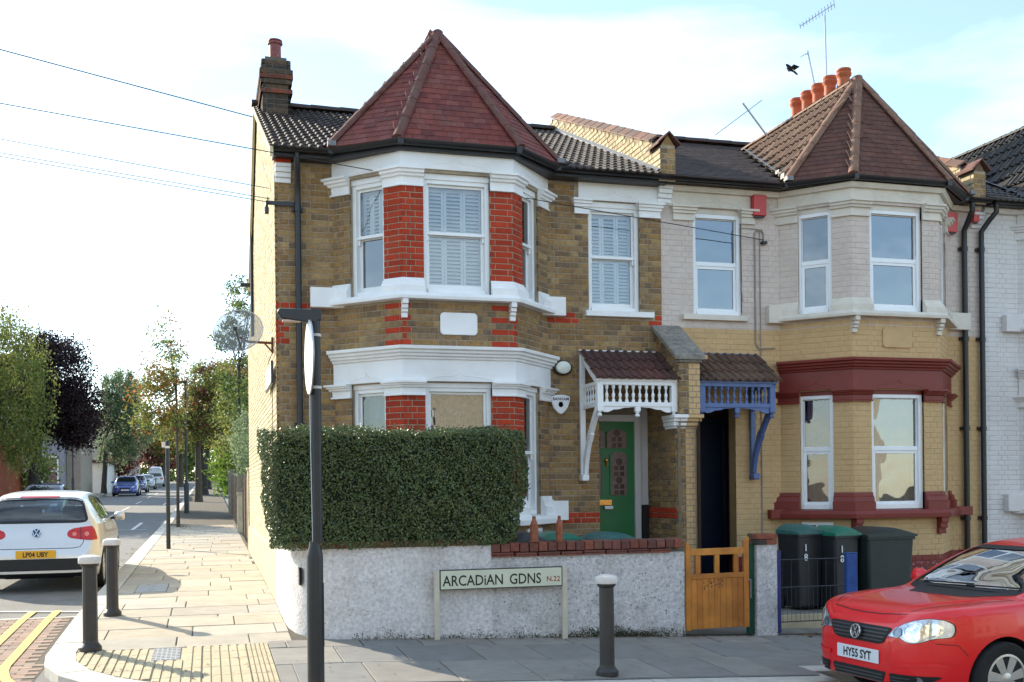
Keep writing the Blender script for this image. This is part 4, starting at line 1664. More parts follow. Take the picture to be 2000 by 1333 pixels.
H2 = terrace('terraced_house', 'pink and ochre painted terraced house with dark red bay trim and blue porch', mirr,
             dict(joint=m_pinkj, joint2=m_creamj, trim=m_ivory, trim2=m_maroon, plaque=m_cream, roof=mat('dark_plum_roof_tile', (.05, .032, .03), .8, .2, 12, .3, 80, rnd=[(.05, .031, .029), (.042, .028, .027), (.06, .037, .033), (.036, .026, .026)], dirt=.2, dirtcol=(.08, .06, .05), ds=3), turret=m_turret2, side=mat('pale_side_tile', (.2, .12, .075), .8, .2, 12, .3, 80, rnd=[(.21, .125, .08), (.18, .105, .07), (.24, .15, .1)]),  # side slopes of the bay roof take a paler tile
                  hip=mat('brown_hip_tile', (.19, .10, .065), .8, .2, 10, .3, 60, dirt=.4, dirtcol=(.2, .155, .11), ds=3), fascia=m_fascia, porch=m_blue, board=m_ivory, fz=5.775, soffit=False),
             dict(zsplit=3.815, zone=zone2, windows=wins2, rec=.80, recess_mat=mat('shaded_brown_recess', (.085, .055, .035), .8, .2, 4), doorframe=m_navy, door_mat=m_navy, plain_door=True, boff=.0035, bond='flemish', capfull=False, plain_roof=True, bigside=True, xs=1.02, xe=6.222, gx0=1.02, rx=(1.05, 6.2),  # recess brown is kept dark: its shade is put into the colour
                  porch_tile=mat('brown_porch_tile', (.10, .06, .04), .8, .2, 14, .3, 70, rnd=[(.11, .06, .04), (.09, .052, .038), (.13, .075, .05)], dirt=.5, dirtcol=(.06, .055, .045), ds=3)))


# ---------------------------------------------------------------- house 3: white painted brick, cut by the frame
def zone3(F, fi, u, z, c):
    return m_h3 if fi < 2 else None


mat('dark_slate_tile', (.05, .045, .042), .7, .2, 12, .3, 80, rnd=[(.05, .045, .043), (.065, .055, .05), (.042, .04, .04)], dirt=.3, dirtcol=(.13, .10, .06), ds=3)
H3 = terrace('terraced_house', 'white painted terraced house at the right edge with black downpipe', shift3,
             dict(joint=m_h3j, trim=m_h3, trim2=m_h3, plaque=m_h3, roof=mat('dark_slate_tile', (.05, .045, .042), .7, .2, 12, .3, 80, rnd=[(.05, .045, .043), (.065, .055, .05), (.042, .04, .04)], dirt=.3, dirtcol=(.13, .10, .06), ds=3),
                  turret=MATS['dark_slate_tile'], hip=MATS['dark_slate_tile'], fascia=m_fascia, porch=m_white, board=m_h3, fz=5.775, soffit=False),
             dict(zsplit=None, zone=zone3, windows=lambda *a: [], nb=120, nt=150, door=False, bigside=True, boff=.005, dx=10.42, xe=5.0, rx=(.86, 5.2), gx0=.9))
# ================================================================== side wall, chimneys, parapets and fittings of the terrace
def gable(y):
    return 5.80 + SLOPE * (y - 13.36) if y <= 18 else (7.89 - .81 * (y - 18) if y < 20.95 else 5.25 - .28 * (y - 20.95))


FLK = Facet((.83, 23.25), (.83, 13.7))
mb = MB()
ys_ = [13.7, 18, 20.94, 20.95, 23.25]
mb.add([(.836, y, -.6) for y in ys_] + [(.836, y, gable(y) - .03) for y in ys_], [(i, i + 1, 6 + i, 5 + i) for i in range(4)])
mb.add([(.836, 23.25, -.6), (3.2, 23.25, -.6), (3.2, 23.25, 4.6), (.836, 23.25, 4.6)], [(0, 1, 2, 3)])
mb.add([(.836, 20.95, gable(20.96)), (3.2, 20.95, gable(20.96)), (3.2, 23.25, 4.6), (.836, 23.25, gable(23.25))], [(0, 1, 2, 3)])
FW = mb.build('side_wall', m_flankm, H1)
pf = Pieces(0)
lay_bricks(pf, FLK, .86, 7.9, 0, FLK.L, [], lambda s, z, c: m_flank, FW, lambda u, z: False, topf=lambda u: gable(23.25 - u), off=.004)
pf.flush()
mb = MB()
n = 20
for i in range(n):
    a, b = 13.70 + 9.5 * i / n, 13.70 + 9.5 * (i + 1) / n
    mb.hexa([(.80, a, zg(.8, a) - .1), (.80, b, zg(.8, b) - .1), (.86, b, zg(.8, b) - .1), (.86, a, zg(.8, a) - .1),
             (.80, a, .86), (.80, b, .86), (.86, b, .89), (.86, a, .89)])
mb.build('rendered_plinth', m_plinth, H1)
# verge board strip under the roof edge
mb = MB()
for (y0, z0, y1, z1) in ((13.34, 5.78, 18, 7.89), (18, 7.89, 20.95, 5.5)):
    mb.hexa([(.76, y0, z0 - .10), (.80, y0, z0 - .10), (.80, y1, z1 - .10), (.76, y1, z1 - .10), (.76, y0, z0 + .01), (.80, y0, z0 + .01), (.80, y1, z1 + .01), (.76, y1, z1 + .01)])
mb.build('verge', m_plinth, H1)
# soil pipe on the side wall
mb = MB()
mb.tube([(.79, 19.9, 6.2), (.79, 19.9, 4.4)], .03, 8)
mb.tube([(.6, 20.4, 5.42), (.83, 20.4, 5.42)], .04, 8)
mb.build('side_downpipe', m_black, H1, smooth=True)


def chimney(H, x0, x1, y0, y1, zb, zt, mats, name='chimney'):
    mb = MB()
    mb.box(x0, x1, y0, y1, zb, zt - .002)
    mb.box(x0 + .04, x1 - .04, y0 + .04, y1 - .04, zt - .002, zt + .05)
    C = mb.build(name, mats['core'], H)
    p = Pieces(0)
    z = zb
    k = 0
    while z < zt - .02:
        t = (zt - z) / .075
        o = .0
        if 2.2 < t < 4.2:
            o = .045
        elif 4.2 <= t < 5.2:
            o = .03
        elif 6.2 < t < 7.6:
            o = .035
        elif t <= 2.2:
            o = .015
        for F in (Facet((x0 - o, y0 - o), (x1 + o, y0 - o)), Facet((x0 - o, y1 + o), (x0 - o, y0 - o)), Facet((x1 + o, y0 - o), (x1 + o, y1 + o))):
            q = random.random()
            mm = mats['red'] if (6.2 < t < 7.2 or 3.2 < t < 4.2) and q < .75 else mats['brick']
            lay_bricks(p, F, z, z + .07, 0, F.L, [], lambda s, z_, c: mm, C, lambda u, z_: False, off=.005)
            if o:
                ob = MB()
                F.box(ob, 0, F.L, z, z + .072, -.05, .0)
                p.add('brick', (ob.v, ob.f), mats['core'], Matrix.Identity(4), C, 0)
        z += .075
        k += 1
    p.flush()
    return C


def pot(C, x, y, z, h, r_, m, name='chimney_pot', cap=False):
    mb = MB()
    mb.lathe([(r_ * .95, 0), (r_ * .92, h * .75), (r_ * .95, h * .8), (r_ * 1.18, h * .84), (r_ * 1.2, h * .9), (r_ * 1.0, h * .92), (r_ * 1.16, h * .96), (r_ * 1.12, h), (r_ * .8, h), (r_ * .78, h * .8)], (x, y, z), 18)
    return mb.build(name, m, C, smooth=True, ang=40)


m_sooty = mat('sooty_brick', (.09, .06, .04), .95, .3, 20, .5, 120, rnd=[(.075, .055, .038), (.055, .043, .034), (.10, .066, .04), (.048, .04, .034), (.085, .06, .045)], dirt=.4, dirtcol=(.13, .11, .08))
m_sootred = mat('sooty_red_brick', (.17, .05, .03), .95, .3, 20, .5, 120, rnd=[(.17, .05, .03), (.13, .045, .03), (.20, .06, .03)])
m_sootm = mat('sooty_mortar', (.12, .105, .085), .95, .2, 9)
C1 = chimney(H1, .87, 1.28, 17.0, 18.3, 7.1, 8.31, dict(core=m_sootm, brick=m_sooty, red=m_sootred))
pot(C1, 1.08, 17.25, 8.32, .38, .098, m_pot)
pot(C1, 1.0, 17.9, 8.32, .30, .085, m_pot)
C2 = chimney(H2, 10.98, 11.42, 16.9, 18.95, 7.3, 8.40, dict(core=m_sootm, brick=m_sooty, red=m_sootred))
for i, y in enumerate((17.10, 17.55, 17.95, 18.33, 18.72)):
    pot(C2, 11.2, y, 8.42, .77 if i != 0 else .74, .115, m_terra)
pot(C2, 11.33, 17.3, 8.42, .55, .11, m_terra)


def parapet(H, xa, xb, name='parapet_wall', top=m_coping):
    prof = [(13.42, 5.75), (13.42, 6.24), (13.72, 6.24), (13.72, 6.36), (18.0, 8.12), (18.3, 8.12), (18.3, 7.6)]
    mb = MB()
    mb.extr([(xa + .006, y, z) for y, z in prof], (xb - xa - .012, 0, 0))
    W = mb.build(name, m_mortar, H)
    p = Pieces(0)
    F = Facet((xa, 18.2), (xa, 13.42))
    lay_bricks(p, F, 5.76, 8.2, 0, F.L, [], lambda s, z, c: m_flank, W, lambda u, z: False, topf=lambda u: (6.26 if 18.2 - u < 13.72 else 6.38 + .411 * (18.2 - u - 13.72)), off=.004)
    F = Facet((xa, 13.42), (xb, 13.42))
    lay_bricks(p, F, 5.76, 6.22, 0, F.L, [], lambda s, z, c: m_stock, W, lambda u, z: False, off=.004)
    p.flush()
    # tile coping along the slope
    n = 15
    for i in range(n):
        a, b = i / n, (i + 1) / n
        y0, y1 = 13.74 + 4.4 * a, 13.74 + 4.4 * b - .012
        z0, z1 = 6.37 + 1.81 * a, 6.37 + 1.81 * b
        h = random.uniform(.0, .008)
        mb = MB()
        xm = (xa + xb) / 2
        for (u, v) in ((xa - .03, xm), (xm, xb + .03)):
            zu, zv = (0, .09) if u < xm - .01 else (.09, 0)
            mb.hexa([(u, y0, z0 + zu + h), (v, y0, z0 + zv + h), (v, y1, z1 + zv + h), (u, y1, z1 + zu + h), (u, y0, z0 + zu + .03 + h), (v, y0, z0 + zv + .03 + h), (v, y1, z1 + zv + .022), (u, y1, z1 + zu + .022)])
        mb.build('coping_tile', top, W)
    # gabled kneeler cap at the foot
    xm = (xa + xb) / 2
    for s_ in (-1, 1):
        e = xa - .055 if s_ < 0 else xb + .055
        mb = MB()
        mb.hexa([(e, 13.36, 6.24), (xm, 13.36, 6.40), (xm, 13.80, 6.40), (e, 13.80, 6.24), (e, 13.36, 6.265), (xm, 13.36, 6.425), (xm, 13.80, 6.425), (e, 13.80, 6.265)])
        mb.build('kneeler_tile', m_hip, W)
    mb = MB()
    mb.extr([(xa + .01, 13.425, 6.235), (xb - .01, 13.425, 6.235), (xm, 13.425, 6.39)], (0, .3, 0))
    mb.build('kneeler_gable', m_stock, W)
    # lead soakers against the tiles
    mb = MB()
    for i in range(12):
        y = 13.45 + i * .36
        z = 5.84 + SLOPE * (y - 13.36)
        mb.hexa([(xa - .05, y, z), (xa + .002, y, z + .05), (xa + .002, y + .37, z + .22), (xa - .05, y + .37, z + .17), (xa - .05, y, z + .01), (xa + .004, y, z + .06), (xa + .004, y + .37, z + .23), (xa - .05, y + .37, z + .18)])
    mb.build('lead_soaker', m_lead, W)
    return W


parapet(H1, 5.94, 6.16)
parapet(H2, 10.97, 11.18)
# stepped end corbels under the eaves
for (H, xa, xb, m, zs_) in ((H1, .835, 1.03, m_white, 5.46), (H1, 6.0, 6.2, m_white, 5.525), (H2, 11.12, 11.3, m_h3, 5.46)):
    mb = MB()
    for (z0, z1, y) in ((zs_, zs_ + .06, 13.665), (zs_ + .062, zs_ + .12, 13.635), (zs_ + .122, zs_ + .18, 13.605), (zs_ + .182, zs_ + .225, 13.58)):
        mb.box(xa, xb, y, 13.72, z0, z1)
    mb.build('eaves_corbel', m, H, bevel=.004)
mb = MB()
mb.box(.835, 1.03, 13.6, 13.72, 5.688, 5.75)
mb.build('eaves_brick', m_red, H1)


def downpipe(H, x, ztop, zbot, r_=.038, y=13.635, neck=True, m=m_black, dx=.0, lean=0):
    mb = MB()
    pts = [(x + dx, 13.45, 5.80), (x + dx, 13.45, 5.66), (x + dx * .5, 13.52, 5.56), (x, y, 5.40), (x, y, 5.2)] if neck else [(x, y, ztop)]
    pts += [(x + lean, y, zbot)]
    mb.tube(pts, r_, 10)
    P = mb.build('downpipe', m, H, smooth=True)
    z = 5.1
    while z > zbot + .3:
        q = MB()
        xx = x + lean * (5.2 - z) / (5.2 - zbot)
        q.lathe([(r_ + .008, 0), (r_ + .008, .06)], (xx, y, z), 10)
        q.box(xx - r_ - .03, xx + r_ + .03, y + r_ * .4, y + .065, z + .005, z + .055)
        q.build('pipe_bracket', m, P)
        z -= 1.35
    return P


downpipe(H1, 1.11, 5.75, -.1, dx=-.02)
downpipe(H2, 10.965, 5.75, -.4, dx=.0, r_=.042)
m_dpipe = m_black
downpipe(H3, 11.27, 5.75, -.4, dx=.12, r_=.04)
# ---------------------------------------------------------------- party wall between the porches
mb = MB()
prof = [(12.985, 2.55), (12.985, 3.29), (13.72, 3.76), (13.72, -.6), (13.10, -.6), (13.10, 2.36), (12.985, 2.56)]
mb.extr([(5.985, y, z) for y, z in prof], (.29, 0, 0))
PW = mb.build('porch_party_wall', m_mortar, H1)
PX = Pieces(0)
FP = Facet((5.98, 14.06), (5.98, 13.10))
lay_bricks(PX, FP, -.1, 3.6, 0, FP.L, [], lambda s, z, c: m_red if 1.15 < z < 1.29 else m_stock, PW, lambda u, z: False, topf=lambda u: 3.76 - .64 * max(0, 13.72 - (14.06 - u)))
FP = Facet((5.98, 13.10), (5.98, 12.985))
lay_bricks(PX, FP, 2.6, 3.3, 0, FP.L, [], lambda s, z, c: m_stock, PW, lambda u, z: False)
for (a, b, m, m2) in ((5.98, 6.115, m_stock, None), (6.115, 6.28, m_cream, None)):
    F = Facet((a, 12.985), (b, 12.985))
    lay_bricks(PX, F, 2.56, 3.27, 0, F.L, [], lambda s, z, c: m, PW, lambda u, z: False, off=.004)
    F = Facet((a, 13.10), (b - .03 if b > 6.2 else b, 13.10))
    lay_bricks(PX, F, -.3, 2.36, 0, F.L, [], lambda s, z, c: m, PW, lambda u, z: False, off=.004)
PX.flush()
for (a, b, m) in ((5.93, 6.11, m_white), (6.11, 6.335, m_cream)):
    mb = MB()
    for (z0, z1, y, e) in ((2.375, 2.41, 13.085, -.02), (2.41, 2.465, 13.05, 0), (2.467, 2.51, 13.015, .01), (2.51, 2.555, 12.975, .025)):
        mb.box(a - (e if b < 6.2 else 0), b + (e if b > 6.2 else 0) - (0 if b < 6.2 else .03), y, 13.4, z0, z1)
    mb.build('party_corbel', m, H1, bevel=.004)
mb = MB()
mb.hexa([(5.90, 12.92, 3.27), (6.33, 12.92, 3.27), (6.33, 13.71, 3.77), (5.90, 13.71, 3.77), (5.90, 12.92, 3.345), (6.33, 12.92, 3.345), (6.33, 13.71, 3.845), (5.90, 13.71, 3.845)])
mb.box(5.96, 6.30, 12.945, 13.2, 3.24, 3.275)
mb.build('sloping_coping_stone', m_stone, H1, bevel=.012)
mb = MB()
mb.box(6.28, 6.39, 12.97, 13.2, 3.285, 3.345)
mb.build('party_capping', m_cream, H1, bevel=.006)
# small cellar windows under the bays
for (H, mx, m) in ((H1, ident, m_white), (H2, mirr, m_maroon)):
    mb = MB(flip=mx is mirr)
    F = Facet((3.71, 12.95), (4.40, 13.7), mx)
    for (a, b, c, d) in ((.28, .72, .76, .80), (.28, .72, 1.04, 1.08), (.28, .31, .8, 1.04), (.69, .72, .8, 1.04), (.49, .52, .8, 1.04)):
        F.box(mb, a, b, c, d, -.02, .03)
    w = mb.build('cellar_window', m_white, H)
    mb = MB(flip=mx is mirr)
    F.box(mb, .31, .69, .8, 1.04, -.01, .014)
    mb.build('pane', mat('dusty_pane', (.42, .45, .5), .25, .15, 8) if mx is ident else mat('dull_pane', (.12, .13, .11), .2, .3, 8), w)

# ---------------------------------------------------------------- things fixed to the walls
t = thing('wall_light', 'oval white bulkhead lamp with black rim on the brown brick beside the bay', 'light', (4.59, 13.69, 3.215))
mb = MB()
mb.lathe([(.125, 0), (.13, .03), (.115, .055), (.1, .06)], (4.59, 13.69, 3.215), 24, axis=(0, -1, 0), sx=1.06, sy=.78)
mb.build('rim', m_black, t, smooth=True)
mb = MB()
mb.lathe([(.104, .05), (.104, .075), (.095, .095), (.06, .108), (.0, .112)], (4.59, 13.69, 3.215), 24, axis=(0, -1, 0), sx=1.0, sy=.82)
mb.build('diffuser', mat('opal_diffuser', (.72, .75, .66), .3, .02), t, smooth=True)

t = thing('alarm_box', 'white shield-shaped burglar alarm with small black print beside the bay', 'alarm box', (4.55, 13.69, 2.62))
mb = MB()
sh = [(-.135, .18), (-.13, .205), (-.06, .222), (0, .226), (.06, .222), (.13, .205), (.135, .18), (.125, .12), (.1, .05), (.05, -.01), (.012, -.035), (-.012, -.035), (-.05, -.01), (-.1, .05), (-.125, .12)]
mb.extr([(4.55 + x, 13.69, 2.625 + z) for x, z in sh], (0, -.06, 0))
mb.build('casing', m_upvc, t, bevel=.01)
mb = MB()
text_mesh(mb, 'BANHAM', (4.55, 13.6285, 2.775), (1, 0, 0), (0, 0, 1), .055, center=True, bold=.02)
mb.box(4.525, 4.575, 13.6275, 13.6285, 2.70, 2.755)
mb.lathe([(.034, 0), (.034, .001)], (4.55, 13.6285, 2.715), 12, axis=(0, -1, 0))
mb.build('print', mat('black_print', (.02, .02, .05), .5, 0), t)

for k, (x, z, w_, lab) in enumerate(((7.535, 5.56, .2, 'red alarm box under the eaves beside the middle of the pink wall'), (10.72, 5.50, .2, 'red alarm box under the eaves at the far right of the pink house'), (11.16, 5.62, .1, 'small red alarm box tucked behind the black downpipe at the party line'))):
    t = thing('alarm_box', lab, 'alarm box', (x, 13.69, z), group='red alarm boxes on the pink house')
    mb = MB()
    h_ = .15 if w_ > .15 else .09
    mb.extr([(x - w_ / 2, 13.69, z - h_), (x - w_ / 2, 13.60, z - h_ * .93), (x - w_ / 2, 13.585, z + h_), (x - w_ / 2, 13.69, z + h_)], (w_, 0, 0))
    mb.build('casing', m_alarm, t, bevel=.008)
    mb = MB()
    mb.box(x - w_ / 2 + .02, x + w_ / 2 - .02, 13.61, 13.67, z - h_ - .012, z - h_ + .002)
    mb.build('strobe', m_black, t)

# satellite dish of see-through mesh on the corner of the side wall
mdish, nt, b = _nt('perforated_dish_mesh')
trn = nt.nodes.new('ShaderNodeBsdfTransparent')
mxs = nt.nodes.new('ShaderNodeMixShader')
b.inputs['Base Color'].default_value = (.2, .2, .205, 1)
b.inputs['Roughness'].default_value = .5
mxs.inputs[0].default_value = .6
nt.links.new(trn.outputs[0], mxs.inputs[1])
nt.links.new(b.outputs[0], mxs.inputs[2])
nt.links.new(mxs.outputs[0], nt.nodes['Material Output'].inputs[0])
t = thing('satellite_dish', 'round grey see-through satellite dish bracketed to the side wall corner', 'satellite dish', (.80, 13.95, 3.50))
dc = Vector((.385, 14.0, 3.63))
ax = Vector((-.18, -.86, .30)).normalized()
mb = MB()
q = Vector((0, 0, 1)).rotation_difference(ax)
rows_ = []
for i in range(9):
    rr = .31 * i / 8
    rows_.append([dc + q @ Vector((math.cos(a) * rr, math.sin(a) * rr * .92, .09 * (rr / .31) ** 2 - .06)) for a in np.linspace(0, 2 * math.pi, 33)])
mb.grid(rows_)
mb.build('reflector', mdish, t, smooth=True)
mb = MB()
mb.tube([dc + q @ Vector((math.cos(a) * .31, math.sin(a) * .285, .03)) for a in np.linspace(0, 2 * math.pi, 33)], .006, 6)
mb.build('rim', m_steel, t, smooth=True)
mb = MB()
lnb = dc + q @ Vector((0, -.16, .38))
mb.tube([dc + q @ Vector((0, -.28, .02)), lnb], .010, 6)
mb.tube([lnb, lnb + (dc - lnb).normalized() * .08], .025, 8)
mb.build('feed_arm', m_black, t, smooth=True)
mb = MB()
mb.tube([dc + q @ Vector((0, -.06, -.06)), (.5, 14.03, 3.505), (.80, 13.98, 3.49)], .017, 8)
mb.bar((.80, 13.98, 3.56), (.80, 13.98, 3.38), .03, .07)
mb.bar((.70, 13.99, 3.49), (.81, 13.98, 3.36), .02)
mb.build('wall_bracket', mat('rusty_iron', (.14, .055, .035), .9, .35, 25, .4, 60), t)
mb = MB()
mb.tube([(.81, 13.98, 3.4), (.75, 14.0, 3.25), (.80, 14.05, 3.0), (.805, 14.3, 2.2), (.805, 14.6, .9)], .004, 5)
mb.build('lead_cable', m_wire, t)

t = thing('wall_sign', 'blank white plate with dark lower edge fixed to the sunlit side wall', 'sign', (.81, 14.3, 3.05))
mb = MB()
mb.hexa([(.77, 13.78, 2.98), (.79, 13.78, 2.98), (.79, 15.1, 2.98), (.77, 15.1, 2.98), (.77, 13.78, 3.22), (.79, 13.78, 3.22), (.79, 15.1, 3.22), (.77, 15.1, 3.22)])
mb.build('plate', m_white, t)
mb = MB()
mb.box(.765, .795, 13.75, 15.13, 2.955, 2.979)
mb.box(.765, .795, 13.735, 13.775, 2.979, 3.24)
mb.build('frame', m_black, t)

t = thing('cable_bracket', 'black cable bracket with hanging terminal on the house corner below the eaves', 'bracket', (.83, 13.66, 5.19))
mb = MB()
mb.bar((.72, 13.66, 5.195), (1.07, 13.67, 5.195), .018, .05)
mb.tube([(.745, 13.63, 5.26), (.745, 13.63, 5.18), (.78, 13.64, 5.17)], .008, 6)
mb.build('arm', m_black, t)
mb = MB()
mb.box(.705, .755, 13.61, 13.67, 5.05, 5.13)
mb.lathe([(.012, 0), (.02, .02), (.012, .05)], (.73, 13.64, 5.13), 8)
mb.build('terminal', m_black, t, bevel=.01)

t = thing('junction_box', 'small black cable junction box with looped conduit on the pink wall', 'junction box', (7.60, 13.66, 5.06))
mb = MB()
mb.box(7.585, 7.66, 13.62, 13.69, 5.03, 5.07)
mb.build('box', m_black, t, bevel=.006)
mb = MB()
m_cond = mat('painted_conduit', (.30, .25, .22), .7, .1)
mb.tube([(7.62, 13.68, 5.07), (7.63, 13.68, 5.18), (7.6, 13.68, 5.23), (7.52, 13.68, 5.23), (7.49, 13.68, 5.18), (7.49, 13.682, 3.62), (7.53, 13.682, 3.55), (7.80, 13.682, 3.56)], .011, 6)
mb.tube([(7.57, 13.685, 5.22), (7.57, 13.685, 3.3), (7.565, 13.685, .7)], .008, 5)
mb.tube([(7.25, 13.685, 5.25), (7.62, 13.685, 5.24)], .005, 5)
mb.tube([(7.25, 13.685, 5.25), (7.26, 13.685, 4.5), (7.3, 13.685, 4.2)], .005, 5)
mb.build('conduit', m_cond, t, smooth=True)

# aerials on the ridge
m_alu = mat('aluminium_mast', (.42, .44, .48), .4, .1, 20, metal=.7)


def aerial(lab, base, top, b0, b1, nel, L0, L1, loc, crossdir=Vector((.15, .95, .25))):
    t = thing('tv_aerial', lab, 'aerial', loc, group='television aerials above the chimney pots')
    mb = MB()
    mb.tube([base, top], .017, 8)
    mb.build('mast', m_alu, t, smooth=True)
    b0, b1 = Vector(b0), Vector(b1)
    mb = MB()
    mb.tube([b0, b1], .009, 6)
    mb.build('boom', m_alu, t)
    mb = MB()
    cd = crossdir.normalized()
    for i in range(nel):
        f = i / max(1, nel - 1)
        p = b0.lerp(b1, f)
        l = (L0 + (L1 - L0) * f) / 2
        for o in (0,):
            mb.tube([p - cd * l, p + cd * l], .006, 5)
    mb.build('element', m_alu, t)['kind'] = 'stuff'
    return t


aerial('tall mast with long toothed television aerial above the red chimney pots', (11.40, 17.95, 8.4), (11.39, 18, 10.56), (10.86, 18, 10.29), (11.60, 18, 10.79), 12, .16, .30, (11.4, 17.95, 8.4), Vector((.55, .75, -.12)))
aerial('short leaning mast with a small clustered aerial left of the tallest mast', (11.30, 17.95, 8.42), (11.01, 18, 9.84), (10.88, 18, 9.72), (11.02, 18, 9.80), 5, .14, .16, (11.3, 17.95, 8.42), Vector((.6, .5, .5)))
s_ = 16.35 / 18
k_ = lambda x, z: (x * s_, 16.35, 1.6 + (z - 1.6) * s_)
aerial('leaning rod aerial with long single arm on the ridge of the pink house', k_(10.17, 8.12), k_(9.64, 8.73), k_(9.06, 8.08), k_(10.04, 8.82), 2, .03, .03, k_(10.17, 8.12))

# overhead cables
def wire(lab, a, b, r_=.006, sag=.08, grp='overhead telephone cables'):
    a, b = Vector(a), Vector(b)
    mb = MB()
    pts = [a.lerp(b, i / 16) - Vector((0, 0, sag * 4 * (i / 16) * (1 - i / 16))) for i in range(17)]
    mb.tube(pts, r_, 5)
    o = mb.build('overhead_cable', m_wire, None, smooth=True)
    return tag(o, lab, 'cable', grp)


wire('topmost overhead cable crossing the sky behind the corner chimney', (-14.5, 21, 11.75), (9.5, 21.2, 7.2), .011, .05)
wire('overhead cable crossing in front of the white bay frieze to the pink wall', (-13, 12.2, 6.93), (7.6, 13.62, 5.08), .006, .03)
wire('overhead cable meeting the sunlit side wall just under the roof verge', (-13, 12.6, 6.85), (.80, 14.3, 5.55), .005, .03)
wire('overhead cable meeting the side wall between two others', (-13, 12.7, 6.62), (.80, 14.1, 5.36), .005, .03)
wire('lowest overhead cable running to the bracket on the house corner', (-13, 12.4, 6.5), (.72, 13.64, 5.20), .005, .03)

# ================================================================== garden walls, gate, hedge
m_rough = mat('white_roughcast', (.64, .61, .60), .95, .22, 26, 1.0, 34, dirt=.6, dirtcol=(.33, .29, .26), ds=1.9, speck=.5, spcol=(.24, .21, .19), sps=40)
m_roughd = mat('stained_roughcast', (.56, .54, .53), .95, .24, 26, 1.0, 34, dirt=.8, dirtcol=(.23, .21, .19), ds=2.6, speck=.8, spcol=(.11, .10, .09), sps=40)
m_copeb = mat('red_coping_brick', (.2, .06, .04), .9, .25, 20, .4, 80, rnd=[(.20, .06, .04), (.16, .055, .04), (.24, .075, .045), (.13, .05, .04), (.19, .07, .05)], dirt=.4, dirtcol=(.09, .07, .055), ds=4)
m_algae = mat('algae_stain', (.05, .055, .025), .95, .4, 10)
LEAFQ = np.array([(-1, 0, 0), (0, -.55, .08), (1, 0, 0), (0, .55, .08)], dtype=float)


def leaf_cloud(name, C, size, m, parent, normals=None, spread=1.0, mats=None, mi=None, droop=None):
    """C: (N,3) centres in world space; each becomes a small diamond leaf"""
    N = len(C)
    a = RNG.normal(size=(N, 3))
    if normals is not None:
        a = a * spread + normals
    n = a / np.linalg.norm(a, axis=1, keepdims=True)
    r_ = RNG.normal(size=(N, 3))
    if droop is not None:
        r_ = r_ * .35 + np.array(droop)
    x = np.cross(n, r_)
    if droop is not None:
        x = r_ - n * (r_ * n).sum(1, keepdims=True)
    x /= np.linalg.norm(x, axis=1, keepdims=True) + 1e-9
    y = np.cross(n, x)
    s = size * RNG.uniform(.6, 1.3, N)
    if np.ndim(size):
        s = np.asarray(size) * RNG.uniform(.7, 1.2, N)
    V = C[:, None, :] + s[:, None, None] * (LEAFQ[None, :, 0, None] * x[:, None, :] + LEAFQ[None, :, 1, None] * y[:, None, :] + LEAFQ[None, :, 2, None] * n[:, None, :])
    o_ = org(parent)
    V = V.reshape(-1, 3) - np.array(o_)
    me = bpy.data.meshes.new(name)
    me.vertices.add(4 * N)
    me.vertices.foreach_set('co', V.ravel())
    me.loops.add(4 * N)
    me.loops.foreach_set('vertex_index', np.arange(4 * N))
    me.polygons.add(N)
    me.polygons.foreach_set('loop_start', np.arange(N) * 4)
    me.polygons.foreach_set('loop_total', np.full(N, 4))
    for q in (mats or [m]):
        me.materials.append(q)
    if mi is not None:
        me.polygons.foreach_set('material_index', np.asarray(mi, dtype=np.int32))
    me.update()
    me.validate()
    o = bpy.data.objects.new(name, me)
    link(o, parent)
    return o


GW = thing('garden_wall', 'low white roughcast garden wall with red brick coping on the corner', 'wall', (3, 11.07, 0))
path = [(.80, 13.69), (.80, 12.3), (.815, 11.85), (.87, 11.5), (.97, 11.25), (1.12, 11.11), (1.3, 11.07), (2.9, 11.07)]
mb = MB()


def wall_run(mb, path, zt, th=.22, mi=0):
    P = [Vector(p) for p in path]
    A, B = [], []
    for i, p in enumerate(P):
        d0 = (P[i] - P[i - 1]).normalized() if i else (P[1] - P[0]).normalized()
        d1 = (P[i + 1] - P[i]).normalized() if i < len(P) - 1 else d0
        n0, n1 = Vector((d0.y, -d0.x)), Vector((d1.y, -d1.x))
        m = (n0 + n1) / (1 + n0.dot(n1))
        A.append(p)
        B.append(p - m * th)
    K = lin(0, 1, 5)
    rows_ = []
    for a, b in zip(A, B):
        zb = zg(a.x, a.y) - .15
        z_ = zt(a) if callable(zt) else zt
        rows_.append([(a.x + random.uniform(-.004, .004) * (0 < k < 1), a.y + random.uniform(-.004, .004) * (0 < k < 1), zb + (z_ - zb) * k) for k in K] + [(b.x, b.y, z_), (b.x, b.y, zb)])
    mb.grid(rows_, mi)
    n = len(rows_[0])
    mb.add(rows_[0], [tuple(range(n))], mi)
    mb.add(rows_[-1], [tuple(range(n))[::-1]], mi)


def dense(path, step=.25):
    out = [path[0]]
    for a, b in zip(path, path[1:]):
        n = max(1, int((Vector(b) - Vector(a)).length / step))
        out += [(a[0] + (b[0] - a[0]) * i / n, a[1] + (b[1] - a[1]) * i / n) for i in range(1, n + 1)]
    return out


wall_run(mb, dense(path), 1.0)
mb.build('wall_panel', m_rough, GW, smooth=True, ang=60)
mb = MB()
wall_run(mb, dense([(2.9, 11.07), (5.137, 11.07)]), .868)
mb.build('wall_panel', m_roughd, GW, smooth=True, ang=60)
# left part: a course of red bricks under the hedge; right part: brick-on-edge coping over two tile courses
cb = unit_brick(.05)
me = bpy.data.meshes.new('coping_brick')
me.from_pydata(cb[0], [], cb[1] + [(3, 2, 1, 0)])
me.materials.append(m_copeb)


